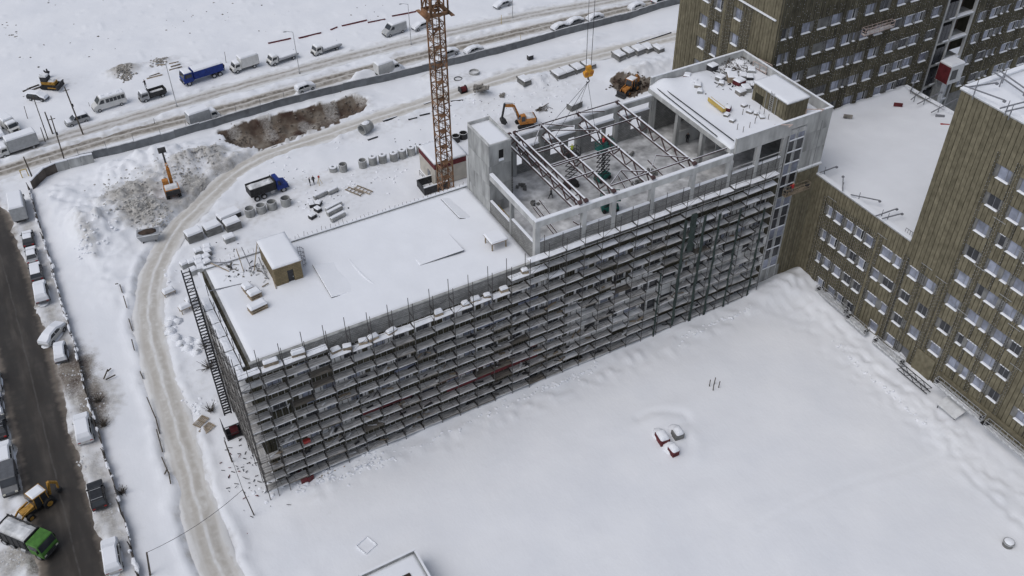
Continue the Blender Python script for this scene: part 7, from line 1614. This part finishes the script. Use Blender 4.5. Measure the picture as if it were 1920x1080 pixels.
for i, (px, py) in enumerate(((1470, 232), (1530, 203))):
    t = thing('parapet_bracket', ('left' if i == 0 else 'right')+' one of two pink steel brackets on the front parapet of the high roof', 'bracket', P2(px, py, 29.9)); MB().bar((-.9, .8, -.3), (.5, -.8, .1), .1).build('arm', 'pink_paint', t); MB().bar((-.9, .8, -1.2), (-.9, .8, -.3), .1).build('leg', 'pink_paint', t); MB().bar((.2, -.8, -.2), (.8, -.8, .1), .1).build('cross_arm', 'pink_paint', t)
hb2 = MB()
for k in range(120):
    v = at(q.gauss(1380, 22), q.gauss(152, 17), ZH-.05); s_ = q.uniform(.06, .22); hb2.bar(v, v+Vector((q.uniform(-.7, .7), q.uniform(-.7, .7), q.uniform(.05, .55))), s_, s_*.7, q.choice([0, 0, 1, 2]))
tag(hb2.build('roof_scraps', ['steel_dark', 'snow', 'rubble']), 'dark scraps and snow lumps filling the heap on the high roof', 'scraps', kind='stuff')
# ================================================================== clods of dirty snow and soil
def clods(name, pts, n, s0, s1, mt, label, seed, spread):
    q = random.Random(seed); m = MB()
    for k in range(n):
        c = q.choice(pts); px, py = c[0]+q.gauss(0, spread*c[2]), c[1]+q.gauss(0, spread*c[2]*.55); p = gnd_fast(px, py); s = q.uniform(s0, s1)
        m.blob((p[0], p[1], p[2]-.05), s, s*q.uniform(.7, 1.2), s*q.uniform(.5, .9), k, 6, 2, 0, .35)
    return tag(m.build(name, mt), label, 'clods', kind='stuff')
def gnd_fast(px, py):
    p = at(px, py); i = int(np.searchsorted(gx, p.x)); j = int(np.searchsorted(gy, p.y)); i = min(max(i, 0), nx-1); j = min(max(j, 0), ny-1); return (p.x, p.y, float(H[j*nx+i]))
clods('snow_clods', [(245,365,1.3),(262,405,1.1),(290,400,1),(340,335,1.2),(390,302,1),(370,350,.9),(300,430,.8)], 1500, .07, .26, 'slush_clod', 'dirty snow clods on the heaps round the orange excavator', 1, 20)
clods('rubble_clods', [(232,135,.4),(238,145,.4),(300,118,.5)], 320, .1, .32, 'rubble', 'grey rubble clods on the heap above the far carriageway', 2, 18)
clods('soil_clods', [(1165,160,.6),(1200,160,.6),(1180,172,.6)], 170, .12, .4, 'earth', 'dark soil clods round the orange backhoe', 3, 18)
clods('pit_clods', [(450,255,.8),(520,240,1),(590,220,1),(650,200,.8)], 420, .08, .24, 'pit_stone', 'stones and clods lining the brown pit', 4, 18)
rdg = MB(); pr = None
for k in range(9):
    a_ = k/8; v = Vector((17.0+.9*a_*a_, 12.2-6.2*a_, ZS-.02))
    if pr is not None: rdg.bar(pr, v, .18+.1*math.sin(a_*3), .18)
    pr = v
tag(rdg.build('snow_ridge', 'snow', bevel=.05), 'thin curved snow lip on the low roof right of the lifted sheet', 'snow ridge')
clods('field_specks', [(15,55,.5),(26,66,.3),(95,2,.6),(340,40,1.2),(430,22,.8),(700,30,1.5),(480,40,2),(210,70,3),(60,110,2)], 90, .08, .3, 'rubble', 'dark specks scattered over the far snow field', 8, 20)
clods('snow_lumps', [(185,460,.8),(205,440,.7),(165,480,.5),(610,260,1.5),(700,235,1.2),(980,160,1.5),(1060,175,1.2),(500,300,1)], 160, .1, .3, 'snow', 'small white snow lumps scattered over the yard', 5, 22)
clods('yard_scraps', [(560,330,1.2),(640,360,1.4),(720,330,1.2),(430,470,1),(600,380,1.2),(860,200,1.4),(930,200,1.2),(1010,150,1.2),(1030,210,.8),(760,270,1.6)], 120, .06, .2, 'steel_dark', 'small dark scraps scattered over the yard behind the low roof', 11, 20)
clods('yard_lumps', [(560,330,1.2),(640,360,1.4),(720,330,1.2),(400,500,1),(600,380,1.2),(860,200,1.4),(930,200,1.2),(1010,150,1.2),(330,520,1.4),(380,640,1.2),(370,760,1),(1060,185,1.2)], 300, .1, .34, 'snow', 'white snow lumps over the yard behind the low roof', 12, 22)
fpr = MB(); qf = random.Random(8)
for (ax, ay), (bx_, by_) in (((700,872),(1010,735)),((1010,735),(1120,690)),((560,912),(700,872)),((1275,640),(1410,575)),((1560,640),(1740,800))):
    for k in range(46):
        t_ = (k+qf.random())/46; p = gnd_fast(ax+(bx_-ax)*t_+qf.gauss(0, 3), ay+(by_-ay)*t_+qf.gauss(0, 4)); s = qf.uniform(.12, .3); fpr.blob((p[0], p[1], p[2]-.06), s, s*qf.uniform(.6, 1.1), s*.7, k, 7, 2, 0, .3)
tag(fpr.build('trodden_lumps', 'snow'), 'trodden snow lumps in trails along the courtyard walls', 'snow', kind='stuff')
clods('street_slush', [(150,705,1),(165,760,1),(200,960,.7),(150,870,.5),(110,612,.6),(30,1050,1)], 220, .06, .2, 'snow_dusty', 'grey slush lumps along the dark street', 6, 18)
clods('wall_foot_snow', [(500,915,.8),(560,900,1),(620,895,1),(700,860,.8),(520,905,.5)], 110, .1, .3, 'snow', 'snow lumps along the foot of the scaffold', 7, 16)
fp = MB(); q = random.Random(3)
for k in range(34): x = 4.2+k*.42; fp.bar((x, -1.95+q.uniform(-.1, .1), -1.2), (x+q.uniform(-.1, .1), -2.0, -.05+q.uniform(-.35, .2)), .16, .1, q.choice([0, 0, 1]))
tag(fp.build('plank_row', ['wood', 'snow']), 'row of snow tipped boards standing along the scaffold foot', 'boards', kind='stuff')
for i, (px, py, lab) in enumerate(((571, 902, 'red board leaning at the scaffold foot, left one'), (583, 897, 'red board leaning at the scaffold foot, right one'), (560, 890, 'wide dark red panel behind the leaning red boards'))):
    v = gnd(px, py); tag(MB().box(-.45, .45, -.05, .05, -.2, .9).build('red_board', 'red_panel', None, loc=v, rz=.3*i), lab, 'board')
tag(MB().box(-.45, .45, -.25, .25, 0, .38).build('red_crate', 'red_paint', None, loc=(4.2, -1.2, LV[3]+.1)), 'bright red crate on a scaffold deck low at the left', 'crate')
dbm = MB()
for k in range(80): p = gnd_fast(q.gauss(468, 24), q.gauss(880, 38)); dbm.bar((p[0], p[1], p[2]+.1), (p[0]+q.uniform(-.5, .5), p[1]+q.uniform(-.5, .5), p[2]+q.uniform(.05, .15)), q.uniform(.04, .11), .05, q.choice([0, 0, 0, 0, 0, 0, 1]))
tag(dbm.build('ground_scraps', ['steel_dark', 'red_panel']), 'small dark scraps strewn on snow by the scaffold corner', 'scraps', kind='stuff')
